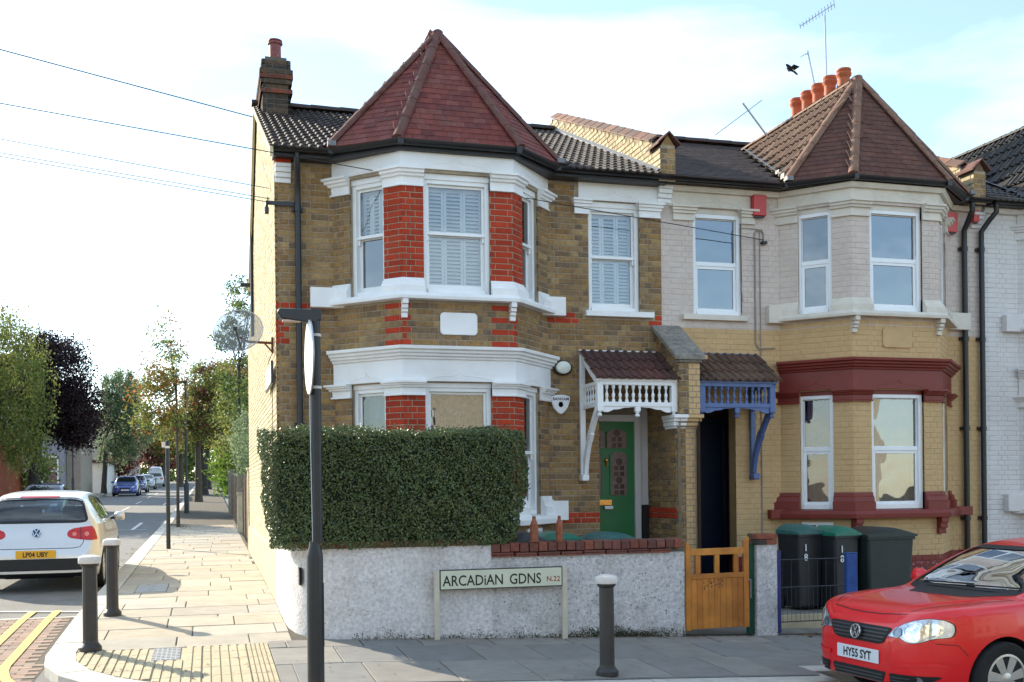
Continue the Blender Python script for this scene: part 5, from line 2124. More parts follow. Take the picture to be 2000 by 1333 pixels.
def coping(path, z, l, h, th, over=.015, gap=.008):
    P = dense(path, .05)
    L = [0]
    for a, b in zip(P, P[1:]):
        L.append(L[-1] + (Vector(b) - Vector(a)).length)

    def at_(s):
        for i in range(len(P) - 1):
            if s <= L[i + 1] or i == len(P) - 2:
                t = (s - L[i]) / max(1e-6, L[i + 1] - L[i])
                a, b = Vector(P[i]), Vector(P[i + 1])
                return a.lerp(b, t), (b - a).normalized()
    s = 0
    while s + l < L[-1] + .02:
        p, d = at_(s + l / 2)
        n = Vector((d.y, -d.x))
        c = p - n * (th / 2 - over)
        j = random.uniform(-.004, .004)
        M = basis(Vector((d.x, d.y, 0)) * (l - gap), Vector((-n.x, -n.y, 0)) * th, Vector((0, 0, h)), Vector((c.x, c.y, z + h / 2 + j)))
        inst(me, 'coping_brick', GW, M @ Matrix.Rotation(random.uniform(-.01, .01), 4, 'Z'))
        s += l


coping(path[1:], 1.0, .222, .07, .24)
coping([(2.89, 11.07), (5.14, 11.07)], .915, .106, .102, .26)
coping([(2.89, 11.07), (5.14, 11.07)], .868, .26, .022, .29, .03)
coping([(2.89, 11.07), (5.14, 11.07)], .891, .26, .022, .28, .025)
n = 2600
X_ = np.where(RNG.uniform(size=n) < .35, RNG.uniform(1.4, 5.12, n), RNG.normal(4.35, .38, n))
X_ = np.clip(X_, 1.35, 5.12)
H_ = np.abs(RNG.normal(0, .035, n)) * (.4 + .9 * np.abs(np.sin(X_ * 2.7)) + np.where(X_ > 3.9, .5, 0))
C_ = np.stack([X_, 11.066 - RNG.uniform(0, .012, n), np.array([zg(x, 11.0) for x in X_]) + H_], 1)
leaf_cloud('moss', C_, .009, m_algae, GW, np.tile([[0, -1., .2]], (n, 1)), .6)['kind'] = 'stuff'
mb = MB()
mb = MB()
mb.box(.895, .915, 11.3, 11.42, .62, .80)
# narrow dark slot in the curved corner
mb.build('wall_slot', m_dark, GW)

t = thing('gate_pier', 'short roughcast gate pier capped with red and brown bricks beside the wooden gate', 'gate pier', (6.16, 11.15, -.1))
mb = MB()
wall_run(mb, dense([(6.035, 11.05), (6.29, 11.05)], .06), .925, .24)
mb.build('pier', m_roughd, t, smooth=True, ang=60)
for (x, y, m, h) in ((6.04, 11.04, m_stock, .06), (6.165, 11.04, m_copeb, .065), (6.04, 11.16, m_copeb, .06), (6.165, 11.16, m_stock, .06)):
    for k in range(2):
        mb = MB()
        mb.box(x - .02 + .01 * k, x + .115 + .01 * k, y - .01, y + .11, .925 + k * .064, .925 + k * .064 + .058)
        mb.build('cap_brick', m_copeb if (m is m_copeb) != (k == 1 and x < 6.1) else m_sooty, t, bevel=.004)

for (nm, x, w_, y, z0, z1, m, lab) in (('gate_post', 5.985, .075, 11.1, -.1, .93, m_gpost, 'dark green gate post between the wooden gate and roughcast pier'),
                                       ('fence_post', 6.322, .05, 11.06, -.1, .84, m_navyp, 'slim violet blue steel post against the roughcast pier'),
                                       ('fence_post', 7.285, .145, 11.06, -.2, .79, m_bluep, 'broad blue post in front of the large dark bin')):
    mb = MB()
    mb.box(x - w_ / 2, x + w_ / 2, y, y + .06, z0, z1)
    mb.box(x - w_ / 2 - .004, x + w_ / 2 + .004, y - .004, y + .064, z1, z1 + .012)
    tag(mb.build(nm, m, None, bevel=.006), lab, 'post')
m_mesh = mat('thin_wire_mesh', (.06, .06, .065), .5, .2, metal=.6)
t = thing('mesh_gate', 'thin wire mesh garden gate between the two blue posts', 'gate', (6.8, 11.08, -.05))
mb = MB()
for z in (.74, .42, .02):
    mb.tube([(6.345, 11.085, z), (7.21, 11.085, z)], .007, 6)
mb.build('rail', m_mesh, t)
mb = MB()
for i in range(15):
    x = 6.38 + i * .057
    mb.tube([(x, 11.085, .02), (x, 11.085, .42 if i % 2 else .74)], .0025, 4)
mb.build('wire', m_mesh, t)['kind'] = 'stuff'

# wooden gate
m_wood = mat('orange_stained_pine', (.50, .19, .032), .5, .22, 6, .15, 40, rnd=[(.50, .19, .032), (.45, .165, .03), (.54, .215, .038), (.47, .175, .03), (.41, .145, .026)], spec=.4, dirt=.25, dirtcol=(.25, .08, .02), ds=4)
GT = thing('garden_gate', 'orange stained wooden garden gate with four small openings', 'gate', (5.53, 11.07, 0))


def gz(x):
    return (x - 5.14) * .012


def gb(nm, a, b, c, d, y0=11.045, y1=11.085, bev=.004):
    mb = MB()
    mb.hexa([(a, y0, c + gz(a)), (b, y0, c + gz(b)), (b, y1, c + gz(b)), (a, y1, c + gz(a)), (a, y0, d + gz(a)), (b, y0, d + gz(b)), (b, y1, d + gz(b)), (a, y1, d + gz(a))])
    return mb.build(nm, m_wood, GT, bevel=bev)


gb('stile', 5.15, 5.205, -.02, .93)
gb('stile', 5.865, 5.93, -.02, .965)
gb('top_rail', 5.206, 5.864, .82, .895)
gb('middle_rail', 5.206, 5.864, .555, .61)
for (a, b) in ((5.265, 5.325), (5.505, 5.56), (5.745, 5.80)):
    gb('upright', a, b, .611, .819)
for i in range(9):
    w_ = (5.862 - 5.208) / 9
    gb('plank', 5.208 + i * w_ + .0015, 5.208 + (i + 1) * w_ - .0015, -.01, .554, 11.053, 11.075, .003)
mb = MB()
mb.bar((5.945, 11.04, .52), (5.945, 11.04, .32), .012)
mb.bar((5.91, 11.04, .53), (5.95, 11.04, .53), .012)
mb.build('latch', m_steel, GT)
for (x, z, s_) in ((5.15, .93, 1), (5.93, .965, -1)):
    mb = MB()
    mb.extr([(x, 11.045, z + gz(x)), (x + s_ * .055, 11.045, z - .002 + gz(x)), (x + s_ * .02, 11.045, z + .03 + gz(x)), (x, 11.045, z + .045 + gz(x))], (0, .04, 0))
    mb.build('stile_horn', m_wood, GT)
mb = MB()
for i in range(26):
    x, z = random.uniform(5.36, 5.62), random.gauss(.49, .03)
    mb.box(x - .006, x + .006, 11.0515, 11.053, z - random.uniform(.004, .02), z + .008)
mb.build('worn_mark', mat('gate_scuff', (.16, .07, .03), .8, .2), GT)['kind'] = 'stuff'

# ---------------------------------------------------------------- hedge
m_hedge = mat('privet_leaf', (.05, .09, .03), .40, .2, 2.5, rnd=[(.07, .105, .034), (.09, .13, .042), (.058, .09, .034), (.11, .155, .047), (.077, .115, .039), (.13, .165, .05), (.064, .095, .039), (.17, .175, .058)], spec=.5, trans=.15)
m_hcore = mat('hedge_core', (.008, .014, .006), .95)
HD = thing('hedge', 'clipped dark green privet hedge standing on the corner wall', 'hedge', (1.9, 11.5, 1.05))
NH = 60000
hx0, hx1, hy0, hy1, hz0, hz1 = .50, 3.32, 11.0, 12.0, 1.0, 2.25


def hedge_pts(n):
    """points on the surface of a rounded box with a gently uneven face"""
    P, Nn = [], []
    while len(P) < n:
        face = random.choices(('f', 'l', 't', 'r'), (3.4, 1.2, 1.6, 1.0))[0]
        u, v = random.random(), random.random()
        if face == 'f':
            p, nn = (hx0 + (hx1 - hx0) * u, hy0, hz0 + (hz1 - hz0) * v), (0, -1, 0)
        elif face == 'l':
            p, nn = (hx0, hy0 + (hy1 - hy0) * u, hz0 + (hz1 - hz0) * v), (-1, 0, 0)
        elif face == 'r':
            p, nn = (hx1, hy0 + (hy1 - hy0) * u, hz0 + (hz1 - hz0) * v), (1, 0, 0)
        else:
            p, nn = (hx0 + (hx1 - hx0) * u, hy0 + (hy1 - hy0) * v, hz1), (0, 0, 1)
        P.append(p)
        Nn.append(nn)
    P, Nn = np.array(P), np.array(Nn, dtype=float)
    rad = .2 + .16 * np.clip((1.3 - P[:, :1]) / .5, 0, 1)
    lo = np.concatenate([hx0 + rad, hy0 + rad, np.full_like(rad, hz0 + .05)], 1)
    hi = np.concatenate([hx1 - rad, hy1 - rad, np.full_like(rad, hz1 - .11)], 1)
    q = np.clip(P, lo, hi)
    d = P - q
    l = np.linalg.norm(d, axis=1, keepdims=True) + 1e-9
    dn = d / l
    S_ = q + dn * np.minimum(l, np.where(np.abs(Nn[:, 2:3]) > .5, .11, rad))
    nn = dn
    # the foot of the left end tucks in, the top slopes a touch
    S_[:, 0] += np.where(P[:, 0] < 1.2, .10 * (1 - (S_[:, 2] - hz0) / (hz1 - hz0)) * np.clip((1.2 - P[:, 0]) / .7, 0, 1), 0)
    S_[:, 0] -= np.where(P[:, 0] > 2.9, .12 * np.clip(1 - (S_[:, 2] - hz0) / .45, 0, 1), 0)
    S_[:, 2] -= np.where(P[:, 2] < hz0 + .2, 0, 0)
    w = .03 * np.sin(S_[:, 0:1] * 3.3 + 1) * np.sin(S_[:, 2:3] * 4.1 + S_[:, 0:1]) + .016 * np.sin(S_[:, 0:1] * 13 + S_[:, 2:3] * 9) + .01 * np.sin(S_[:, 0:1] * 31 + S_[:, 2:3] * 27)
    return S_ + nn * w, nn


C_, n_ = hedge_pts(NH)
C_ = C_ - n_ * RNG.gamma(1.4, .018, (NH, 1)) + RNG.normal(size=(NH, 3)) * .006
leaf_cloud('foliage', C_, .0135, m_hedge, HD, n_, .75)
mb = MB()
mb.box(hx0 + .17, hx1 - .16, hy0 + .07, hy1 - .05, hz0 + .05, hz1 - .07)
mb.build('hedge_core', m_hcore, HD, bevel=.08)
mb = MB()
for i in range(26):
    x = random.uniform(.95, 3.1)
    mb.tube([(x, 11.25, 1.0), (x + random.uniform(-.1, .1), 11.1, 1.25), (x + random.uniform(-.2, .2), 11.04, 1.5)], .008, 5)
mb.build('stem', mat('hedge_stem', (.12, .09, .06), .9), HD)
# a few sprigs standing proud of the clipped top
n = 900
T_ = np.stack([RNG.uniform(.6, 3.2, n), RNG.uniform(11.05, 11.9, n), RNG.uniform(2.22, 2.29, n)], 1)
leaf_cloud('sprig', T_, .013, m_hedge, HD)

# ---------------------------------------------------------------- street name sign
m_signf = mat('cream_sign_face', (.60, .62, .48), .4, .06, 5, dirt=.2, dirtcol=(.4, .4, .3))
m_post = mat('cream_sign_post', (.56, .50, .40), .6, .08, 8, dirt=.25, dirtcol=(.3, .26, .2))
m_let = mat('black_lettering', (.012, .014, .012), .5, 0)
m_letr = mat('red_lettering', (.33, .03, .025), .5, 0)
SG = thing('street_sign', 'cream street nameplate with black capitals on two low posts by the wall', 'sign', (3.0, 10.96, 0))
for (a, b) in ((2.25, 2.305), (3.655, 3.71)):
    mb = MB()
    mb.box(a, b, 10.955, 11.005, zg(a, 11) - .05, .755)
    mb.build('post', m_post, SG, bevel=.004)
mb = MB()
mb.box(2.306, 3.654, 10.958, 10.985, .545, .758)
B_ = mb.build('board', mat('sign_edge', (.05, .05, .045), .6), SG)
mb = MB()
mb.box(2.318, 3.642, 10.953, 10.959, .556, .747)
mb.build('sign_face', m_signf, B_)
mb = MB()
w_ = text_mesh(mb, 'ARCADiAN', (2.335, 10.952, .588), (1, 0, 0), (0, 0, 1), .155, bold=.012, xs=.84)
x = 2.335 + w_ + .075
mb.build('lettering', m_let, B_)
mb = MB()
w2 = text_mesh(mb, 'GDNS', (x, 10.952, .588), (1, 0, 0), (0, 0, 1), .155, bold=.012, xs=.84)
mb.build('lettering', m_let, B_)
mb = MB()
text_mesh(mb, 'N.22', (x + w2 + .065, 10.952, .602), (1, 0, 0), (0, 0, 1), .078, bold=.012)
mb.build('district_number', m_letr, B_)
print('sign text end', x, x + w2)

# ---------------------------------------------------------------- brick finials on the wall, bins, plants
m_orn = mat('terracotta_ornament', (.27, .085, .045), .85, .25, 20, .4, 60, dirt=.4, dirtcol=(.38, .2, .13), ds=9)
for k, (x, lab) in enumerate(((3.385, 'left of two small bottle-shaped terracotta finials on the wall coping'), (3.672, 'right of two small bottle-shaped terracotta finials on the wall coping'))):
    t = thing('terracotta_finial', lab, 'ornament', (x, 11.09, 1.02), group='terracotta finials on the garden wall')
    mb = MB()
    w_ = .047 - .006 * k
    mb.lathe([(w_, 0), (w_ * 1.02, .17), (w_ * .95, .19)], (x, 11.10, 1.016), 8)
    mb.build('shaft', m_orn, t, bevel=.004)
    mb = MB()
    mb.lathe([(w_ * .95, 0), (w_ * .55, .045), (w_ * .45, .05), (w_ * .45, .085), (w_ * .3, .092)], (x, 11.10, 1.2065), 8)
    mb.build('neck', m_orn, t)
m_binb = mat('black_bin_plastic', (.018, .02, .023), .45, .15, 8, spec=.5)
m_bing = mat('dark_grey_green_bin', (.016, .026, .024), .5, .15, 8, spec=.5)
m_lidg = mat('green_bin_lid', (.014, .16, .105), .4, .12, 10, spec=.5, dirt=.3, dirtcol=(.10, .2, .17), ds=6)
m_lidt = mat('teal_bin_lid', (.03, .12, .11), .45, .2, 10, spec=.5, dirt=.4, dirtcol=(.12, .2, .18), ds=6)
m_num = mat('white_sticker', (.75, .76, .78), .5, .02)


def bin_(lab, x, y, zb, w_, d_, h, mb_, ml_, num=None, rz=0, grp=None):
    t = thing('wheelie_bin', lab, 'bin', (x, y, zb), rz, grp)
    q = MB()
    k = .82
    hb = h * .9
    q.hexa([(-w_ / 2 * k, -d_ / 2 * k, .03), (w_ / 2 * k, -d_ / 2 * k, .03), (w_ / 2 * k, d_ / 2 * .9, .03), (-w_ / 2 * k, d_ / 2 * .9, .03),
            (-w_ / 2 * .97, -d_ / 2 * .97, hb), (w_ / 2 * .97, -d_ / 2 * .97, hb), (w_ / 2 * .97, d_ / 2 * .97, hb), (-w_ / 2 * .97, d_ / 2 * .97, hb)])
    q.build('body', mb_, t, local=True, bevel=.03)
    q = MB()
    q.box(-w_ / 2, w_ / 2, -d_ / 2, d_ / 2, hb - .05, hb)
    q.build('rim', mb_, t, local=True, bevel=.008)
    q = MB()
    rows_ = []
    for i in range(9):
        u = -1 + 2 * i / 8
        rows_.append([(u * w_ / 2 * 1.03, v * d_ / 2 * 1.05 - .01, hb + .006 + (h - hb) * (1 - abs(u) ** 2.2 * .75) * (1 - max(0, -v) ** 3 * .6)) for v in np.linspace(-1, 1, 9)])
    q.grid(rows_)
    for s_ in (-1, 1):
        pass
    edge = [rows_[i][0] for i in range(9)] + [rows_[8][j] for j in range(1, 9)] + [rows_[i][8] for i in range(7, -1, -1)] + [rows_[0][j] for j in range(7, 0, -1)]
    ne = len(edge)
    q.add(edge + [(a, b, hb - .012) for a, b, c in edge], [(i, (i + 1) % ne, ne + (i + 1) % ne, ne + i) for i in range(ne)])
    q.build('lid', ml_, t, local=True, smooth=True, ang=50)
    q = MB()
    q.tube([(-w_ / 2 * .8, d_ / 2 + .05, hb - .01), (w_ / 2 * .8, d_ / 2 + .05, hb - .01)], .016, 8)
    for s_ in (-1, 1):
        q.bar((s_ * w_ / 2 * .75, d_ / 2 + .05, hb - .01), (s_ * w_ / 2 * .75, d_ / 2 - .02, hb - .03), .03)
    q.build('handle', mb_, t, local=True)
    for s_ in (-1, 1):
        q = MB()
        q.lathe([(.02, -.025), (.1, -.025), (.1, .025), (.02, .025)], (s_ * w_ / 2 * .86, d_ / 2 * .8, .1), 16, axis=(1, 0, 0))
        q.build('wheel', m_black, t, local=True)
    if num:
        q = MB()
        for i, ch in enumerate(num):
            text_mesh(q, ch, (-w_ * .22, -d_ / 2 * .955 - .012, hb - .22 - i * .12), (1, 0, 0), (0, .03, 1), .12, center=True, bold=.02)
        q.build('number', m_num, t, local=True)
    return t


bin_('black wheelie bin with green lid and white number nearest the roughcast pier', 7.31, 12.25, .02, .41, .46, 1.08, m_binb, m_lidt, '18', .12, 'black numbered bins at the ochre house')
bin_('black wheelie bin with green lid and white number beside the large dark bin', 7.70, 12.05, .01, .40, .46, 1.07, m_binb, m_lidg, '18', .12, 'black numbered bins at the ochre house')
bin_('large dark green-grey bin with domed lid behind the broad blue post', 8.31, 12.05, .0, .76, .55, 1.05, m_bing, m_bing, None, .10)
bin_('wheelie bin behind the wall with bright green lid left of the door', 3.95, 12.0, .02, .5, .56, 1.06, m_binb, m_lidg, None, -.05, 'green lidded bins behind the garden wall')
bin_('wheelie bin behind the wall with pale green lid in front of the door', 4.60, 12.0, .02, .52, .56, 1.045, m_binb, m_lidt, None, .08, 'green lidded bins behind the garden wall')
bin_('bin with domed dark grey lid at the end of the hedge', 3.44, 11.75, .0, .40, .46, 1.10, m_binb, mat('dark_grey_lid', (.05, .06, .07), .5, .1, 6), None, .2)

mb = MB()
mb.box(6.5, 9.0, 11.62, 13.2, -.35, .012)
struct(mb.build('bin_hardstanding', m_conc))
mb = MB()
for i in range(3):
    mb.box(6.5 + i * .84, 7.33 + i * .84, 11.56, 11.615, -.3, .03)
struct(mb.build('hardstanding_edging', m_plinth))
t = thing('flowering_plant', 'small pink flowering plant against the dark red base of the ochre house', 'plant', (9.35, 12.45, -.2))
n = 260
C_ = np.stack([RNG.normal(9.35, .32, n), RNG.normal(12.45, .12, n), RNG.uniform(-.15, .52, n) * RNG.uniform(.6, 1, n)], 1)
leaf_cloud('leaves', C_, .03, mat('plant_leaf', (.04, .09, .03), .6, .3, 12, rnd=[(.035, .08, .03), (.05, .11, .04), (.03, .06, .03)]), t)
n = 60
C_ = np.stack([RNG.normal(9.4, .36, n), RNG.normal(12.40, .1, n), RNG.uniform(.2, .62, n)], 1)
leaf_cloud('flower', C_, .018, mat('pink_flower', (.42, .24, .33), .7, .2, rnd=[(.45, .26, .36), (.36, .2, .32), (.5, .4, .45)]), t)
mb = MB()
for i in range(16):
    x, y = random.gauss(9.35, .2), random.gauss(12.45, .08)
    mb.tube([(x, y, -.22), (x + random.gauss(0, .08), y, .15), (x + random.gauss(0, .16), y, .5)], .004, 4)
mb.build('stem', MATS['hedge_stem'], t)

# ---------------------------------------------------------------- bollards
m_bol = mat('dark_brown_iron', (.028, .025, .024), .45, .2, 9, .25, 60, spec=.5, dirt=.35, dirtcol=(.075, .06, .048), ds=3)
m_bolc = mat('white_bollard_cap', (.66, .62, .58), .6, .08, 12, dirt=.35, dirtcol=(.36, .30, .25), ds=5)


def bollard(lab, x, y, first=None):
    if first:
        t = tree_copy(first)
        t.location = (x, y, zg(x, y))
        t['label'] = lab
        return t
    t = thing('bollard', lab, 'bollard', (x, y, zg(x, y)), group='iron bollards with white caps')
    q = MB()
    q.lathe([(.1, 0), (.1, .04), (.088, .055), (.072, .075)], (0, 0, 0), 20)
    q.build('base', m_bol, t, local=True, smooth=True, ang=35)
    q = MB()
    n = 12
    q.lathe([(.072, .07), (.067, .10), (.065, .785)], (0, 0, 0), n)
    q.build('shaft', m_bol, t, local=True, bevel=.004)
    q = MB()
    q.lathe([(.065, .78), (.082, .795), (.086, .815)], (0, 0, 0), 20)
    q.build('collar', m_bol, t, local=True, smooth=True, ang=30)
    q = MB()
    q.lathe([(.086, .814), (.098, .816), (.1, .822), (.1, .868), (.094, .878), (.05, .892), (0.001, .896)], (0, 0, 0), 24)
    q.build('cap', m_bolc, t, local=True, smooth=True, ang=35)
    return t


b0 = bollard('white capped iron bollard standing alone in front of the street sign wall', 3.38, 8.91)
bollard('nearest of two white capped bollards on the side street corner', -1.107, 10.99, b0).scale = (1.04, 1.04, 1.03)
bollard('farther of two white capped bollards, beside the silver car', -1.085, 13.18, b0)

# ---------------------------------------------------------------- lit sign post in the middle of the picture
SP = thing('sign_post', 'tall black post with a downlight hood and edge-on white disc sign', 'sign post', (.815, 8.73, zg(.815, 8.73)))
q = MB()
q.lathe([(.068, 0), (.066, 1.04), (.064, 1.06), (.044, 1.13), (.043, 1.16)], (.815, 8.73, zg(.8, 8.7)), 20)
q.build('base_section', m_black, SP, smooth=True, ang=35)
q = MB()
q.box(.868, .882, 8.69, 8.77, .35, .86)
q.build('access_door', m_black, SP, bevel=.004)
q = MB()
q.lathe([(.042, 0), (.041, 1.88)], (.838, 8.73, zg(.8, 8.7) + 1.15), 16)
q.build('pole', m_black, SP, smooth=True, ang=35)
q = MB()
q.extr([(.535, 8.69, 3.03), (.555, 8.69, 3.055), (.885, 8.69, 3.055), (.885, 8.69, 2.97), (.80, 8.69, 2.945), (.57, 8.69, 2.975)], (0, .09, 0))
q.build('lamp_hood', m_black, SP, bevel=.01)
q = MB()
q.box(.58, .79, 8.70, 8.77, 2.955, 2.968)
q.build('lamp_lens', mat('pinkish_lens', (.5, .36, .28), .25, .1), SP)
q = MB()
ax = Vector((-1, -.022, 0)).normalized()
q.lathe([(.295, -.006), (.3, 0), (.295, .006)], (.787, 8.70, 2.67), 40, axis=ax)
D_ = q.build('disc_sign', m_steel, SP, smooth=True, ang=30)
q = MB()
q.lathe([(.296, .0062), (.296, .0075)], (.787, 8.70, 2.67), 40, axis=ax)
q.build('sign_face', m_white, D_)
q = MB()
for z in (2.42, 2.84):
    q.lathe([(.047, 0), (.047, .022)], (.838, 8.73, z), 16)
    q.bar((.80, 8.72, z + .011), (.79, 8.705, z + .011), .03, .022)
q.build('clamp', m_bolc, SP)
q = MB()
q.tube([(.793, 8.72, 2.95), (.79, 8.72, 2.2), (.80, 8.715, 1.2)], .006, 5)
q.build('conduit', m_steel, SP)

# small bird flying past the aerials
BD = thing('bird', 'small dark bird with a pale wing bar flying beside the aerials', 'bird', (8.88, 15, 8.16))
q = MB()
d = Vector((.8, .1, -.5)).normalized()
h0 = Vector((8.79, 15, 8.22))
prof = [(0, .004), (.02, .018), (.045, .024), (.07, .03), (.11, .034), (.15, .028), (.18, .018), (.24, .016), (.27, .004)]
q.tube([h0 + d * s for s, r_ in prof], [r_ for s, r_ in prof], 10)
m_bird = mat('dark_feathers', (.012, .012, .016), .6, .2, 30)
B0 = q.build('body', m_bird, BD, smooth=True)
for s_ in (-1, 1):
    q = MB()
    a = h0 + d * .10
    up = Vector((-.15, s_ * .7, .25 + .1 * s_))
    q.extr([a, a + d * .07, a + up * .12 + d * .10, a + up * .24 + d * .13, a + up * .16 + d * .02], (0, 0, .006))
    q.build('wing', m_bird, BD)
q = MB()
q.tube([h0 + d * .135 + Vector((-.01, -.024, .005)), h0 + d * .165 + Vector((.005, -.022, -.01))], .008, 6)
q.build('wing_bar', m_white, BD)
# ================================================================== the side street: fences, trees, lamps, far houses
m_bark = mat('bark', (.085, .068, .05), .95, .3, 14, .7, 30)
m_barkd = mat('dark_bark', (.045, .04, .036), .95, .3, 14, .7, 30)


def leafm(name, cols, trans=.42):
    return mat(name, cols[0], .6, .18, .9, rnd=cols, trans=trans, spec=.3)


def tree(lab, x, y, h, blobs, leafmat, nleaf, size, trunk_r=.12, fork=.4, bark=None, cat='tree', name='street_tree', droop=None, lean=(0, 0), grp=None, mats=None, mi=None, twigs=8, clump=.5):
    """blobs: ellipsoids (dx,dy,z,rx,ry,rz,weight) relative to the foot, filled with leaf clumps"""
    z0 = zg(x, y)
    t = thing(name, lab, cat, (x, y, z0), 0, grp)
    bark = bark or m_bark
    mb = MB()
    top = Vector((x + lean[0], y + lean[1], z0 + h * .8))
    mid = Vector((x + lean[0] * .3, y + lean[1] * .3, z0 + h * fork))
    mb.tube([(x, y, z0 - .1), (x, y, z0 + .05), (x, y, z0 + .5), mid, top], [trunk_r * 1.5, trunk_r * 1.25, trunk_r, trunk_r * .75, trunk_r * .12], 9)
    mb.build('trunk', bark, t, smooth=True)
    mb = MB()
    rr = random.Random(int(x * 31 + y * 7))
    CL = []
    W = [b[6] for b in blobs]
    ncl = max(30, nleaf // 70)
    for i in range(ncl):
        b = rr.choices(blobs, W)[0]
        while True:
            p = [rr.uniform(-1, 1) for _ in range(3)]
            l = sum(q * q for q in p)
            if l < 1:
                break
        k = (l ** .5) ** -.35 if l > 0 else 1
        k = min(k, 1 / max(.05, l ** .5))
        CL.append((x + b[0] + p[0] * b[3] * k, y + b[1] + p[1] * b[4] * k, z0 + b[2] + p[2] * b[5] * k))
    for i in range(twigs):
        c = rr.choice(CL)
        s_ = mid.lerp(top, rr.uniform(0, .8))
        c = Vector(c)
        m = s_.lerp(c, .5) + Vector((0, 0, .12 * (c - s_).length))
        mb.tube([s_, m, c], [trunk_r * .4, trunk_r * .25, trunk_r * .06], 5)
    mb.build('limb', bark, t, smooth=True)['kind'] = 'stuff'
    CL = np.array(CL)
    idx = RNG.integers(0, ncl, nleaf)
    sig = clump * RNG.uniform(.35, 1, ncl)
    C = CL[idx] + RNG.normal(size=(nleaf, 3)) * sig[idx][:, None] * (np.array((.45, .45, 1.0)) if droop is not None else np.array((1, 1, .7)))
    if mi is not None:
        mi = (RNG.uniform(size=ncl) < mi).astype(int)[idx]
    leaf_cloud('crown', C, size, leafmat, t, droop=droop, mats=mats, mi=mi)
    return t


L_YG = [(0.234, 0.270, 0.054), (0.180, 0.216, 0.054), (0.288, 0.288, 0.072), (0.144, 0.180, 0.050), (0.216, 0.270, 0.082), (0.162, 0.154, 0.046)]
L_GR = [(0.090, 0.150, 0.038), (0.075, 0.120, 0.033), (0.120, 0.180, 0.045), (0.105, 0.165, 0.053), (0.060, 0.105, 0.030)]
L_OR = [(0.330, 0.165, 0.038), (0.240, 0.195, 0.045), (0.390, 0.150, 0.045), (0.180, 0.180, 0.045), (0.270, 0.128, 0.038), (0.150, 0.165, 0.042)]
L_PU = [(.026, .013, .018), (.035, .016, .02), (.02, .012, .016), (.042, .02, .022), (.028, .018, .014)]
L_SI = [(0.195, 0.254, 0.146), (0.254, 0.312, 0.176), (0.156, 0.215, 0.117), (0.215, 0.293, 0.137), (0.137, 0.195, 0.098)]
L_RD = [(0.210, 0.053, 0.045), (0.150, 0.045, 0.045), (0.255, 0.075, 0.053), (0.120, 0.075, 0.045), (0.180, 0.060, 0.068)]
m_yg, m_gr, m_or, m_pu, m_si, m_rd = [leafm(n, c, t) for n, c, t in (('yellow_green_leaf', L_YG, .45), ('green_leaf', L_GR, .42), ('orange_leaf', L_OR, .45), ('purple_leaf', L_PU, .25), ('silver_green_leaf', L_SI, .42), ('crimson_leaf', L_RD, .4))]
m_bright = leafm('bright_green_leaf', [(.12, .2, .03), (.15, .24, .04), (.10, .17, .03)], .5)

# left side of the street
tree('drooping yellow-green willow-like tree at the left edge of the picture', -8.0, 44, 8.3, [(-.3, 0, 6.0, 2.4, 1.8, 2.0, 3), (.6, 0, 4.6, 2.0, 1.6, 2.4, 3), (-1.8, 0, 4.5, 2.0, 1.6, 2.4, 2), (1.1, 0, 3.2, 1.2, 1.2, 1.3, 1)], m_yg, 34000, .055, .2, droop=(0, 0, -1), name='weeping_tree', clump=.5, twigs=14)
tree('dark purple-leaved tree with rounded crown behind the willow-like tree', -8.1, 55, 8.6, [(1.0, 0, 6.4, 1.7, 2, 1.8, 3), (.3, 0, 4.9, 2.0, 2, 1.6, 3), (1.9, 0, 4.7, 1.3, 1.5, 1.5, 2), (.6, 0, 7.3, 1.1, 1.3, 1.0, 1), (1.9, 0, 3.6, .9, 1.2, .7, 1)], m_pu, 34000, .072, .26, .3, bark=m_barkd, clump=.45, twigs=12, lean=(.8, 0))
tree('silver-green drooping tree beyond the dark purple tree', -7.6, 86, 9.8, [(1.3, 0, 7.4, 1.5, 1.5, 1.8, 3), (1.6, 0, 5.2, 1.8, 1.6, 2.4, 3), (.9, 0, 3.6, 1.8, 1.4, 1.4, 1)], m_si, 22000, .085, .2, droop=(0, 0, -1), bark=m_barkd, name='weeping_tree', clump=.5, twigs=10, lean=(.7, 0))
tree('small crimson-leaved tree below the silver-green drooping tree', -7.3, 96, 4.6, [(.9, 0, 3.0, 1.3, 1.3, 1.3, 1), (.2, 0, 2.2, .9, .9, .8, 1)], m_rd, 2500, .13, .12, bark=m_barkd)
tree('green leafy bush beside the dark trunk at the far pavement', -8.7, 60, 3.0, [(0, 0, 1.6, .9, .9, 1.5, 1)], m_gr, 1800, .1, .06, name='bush', cat='bush')
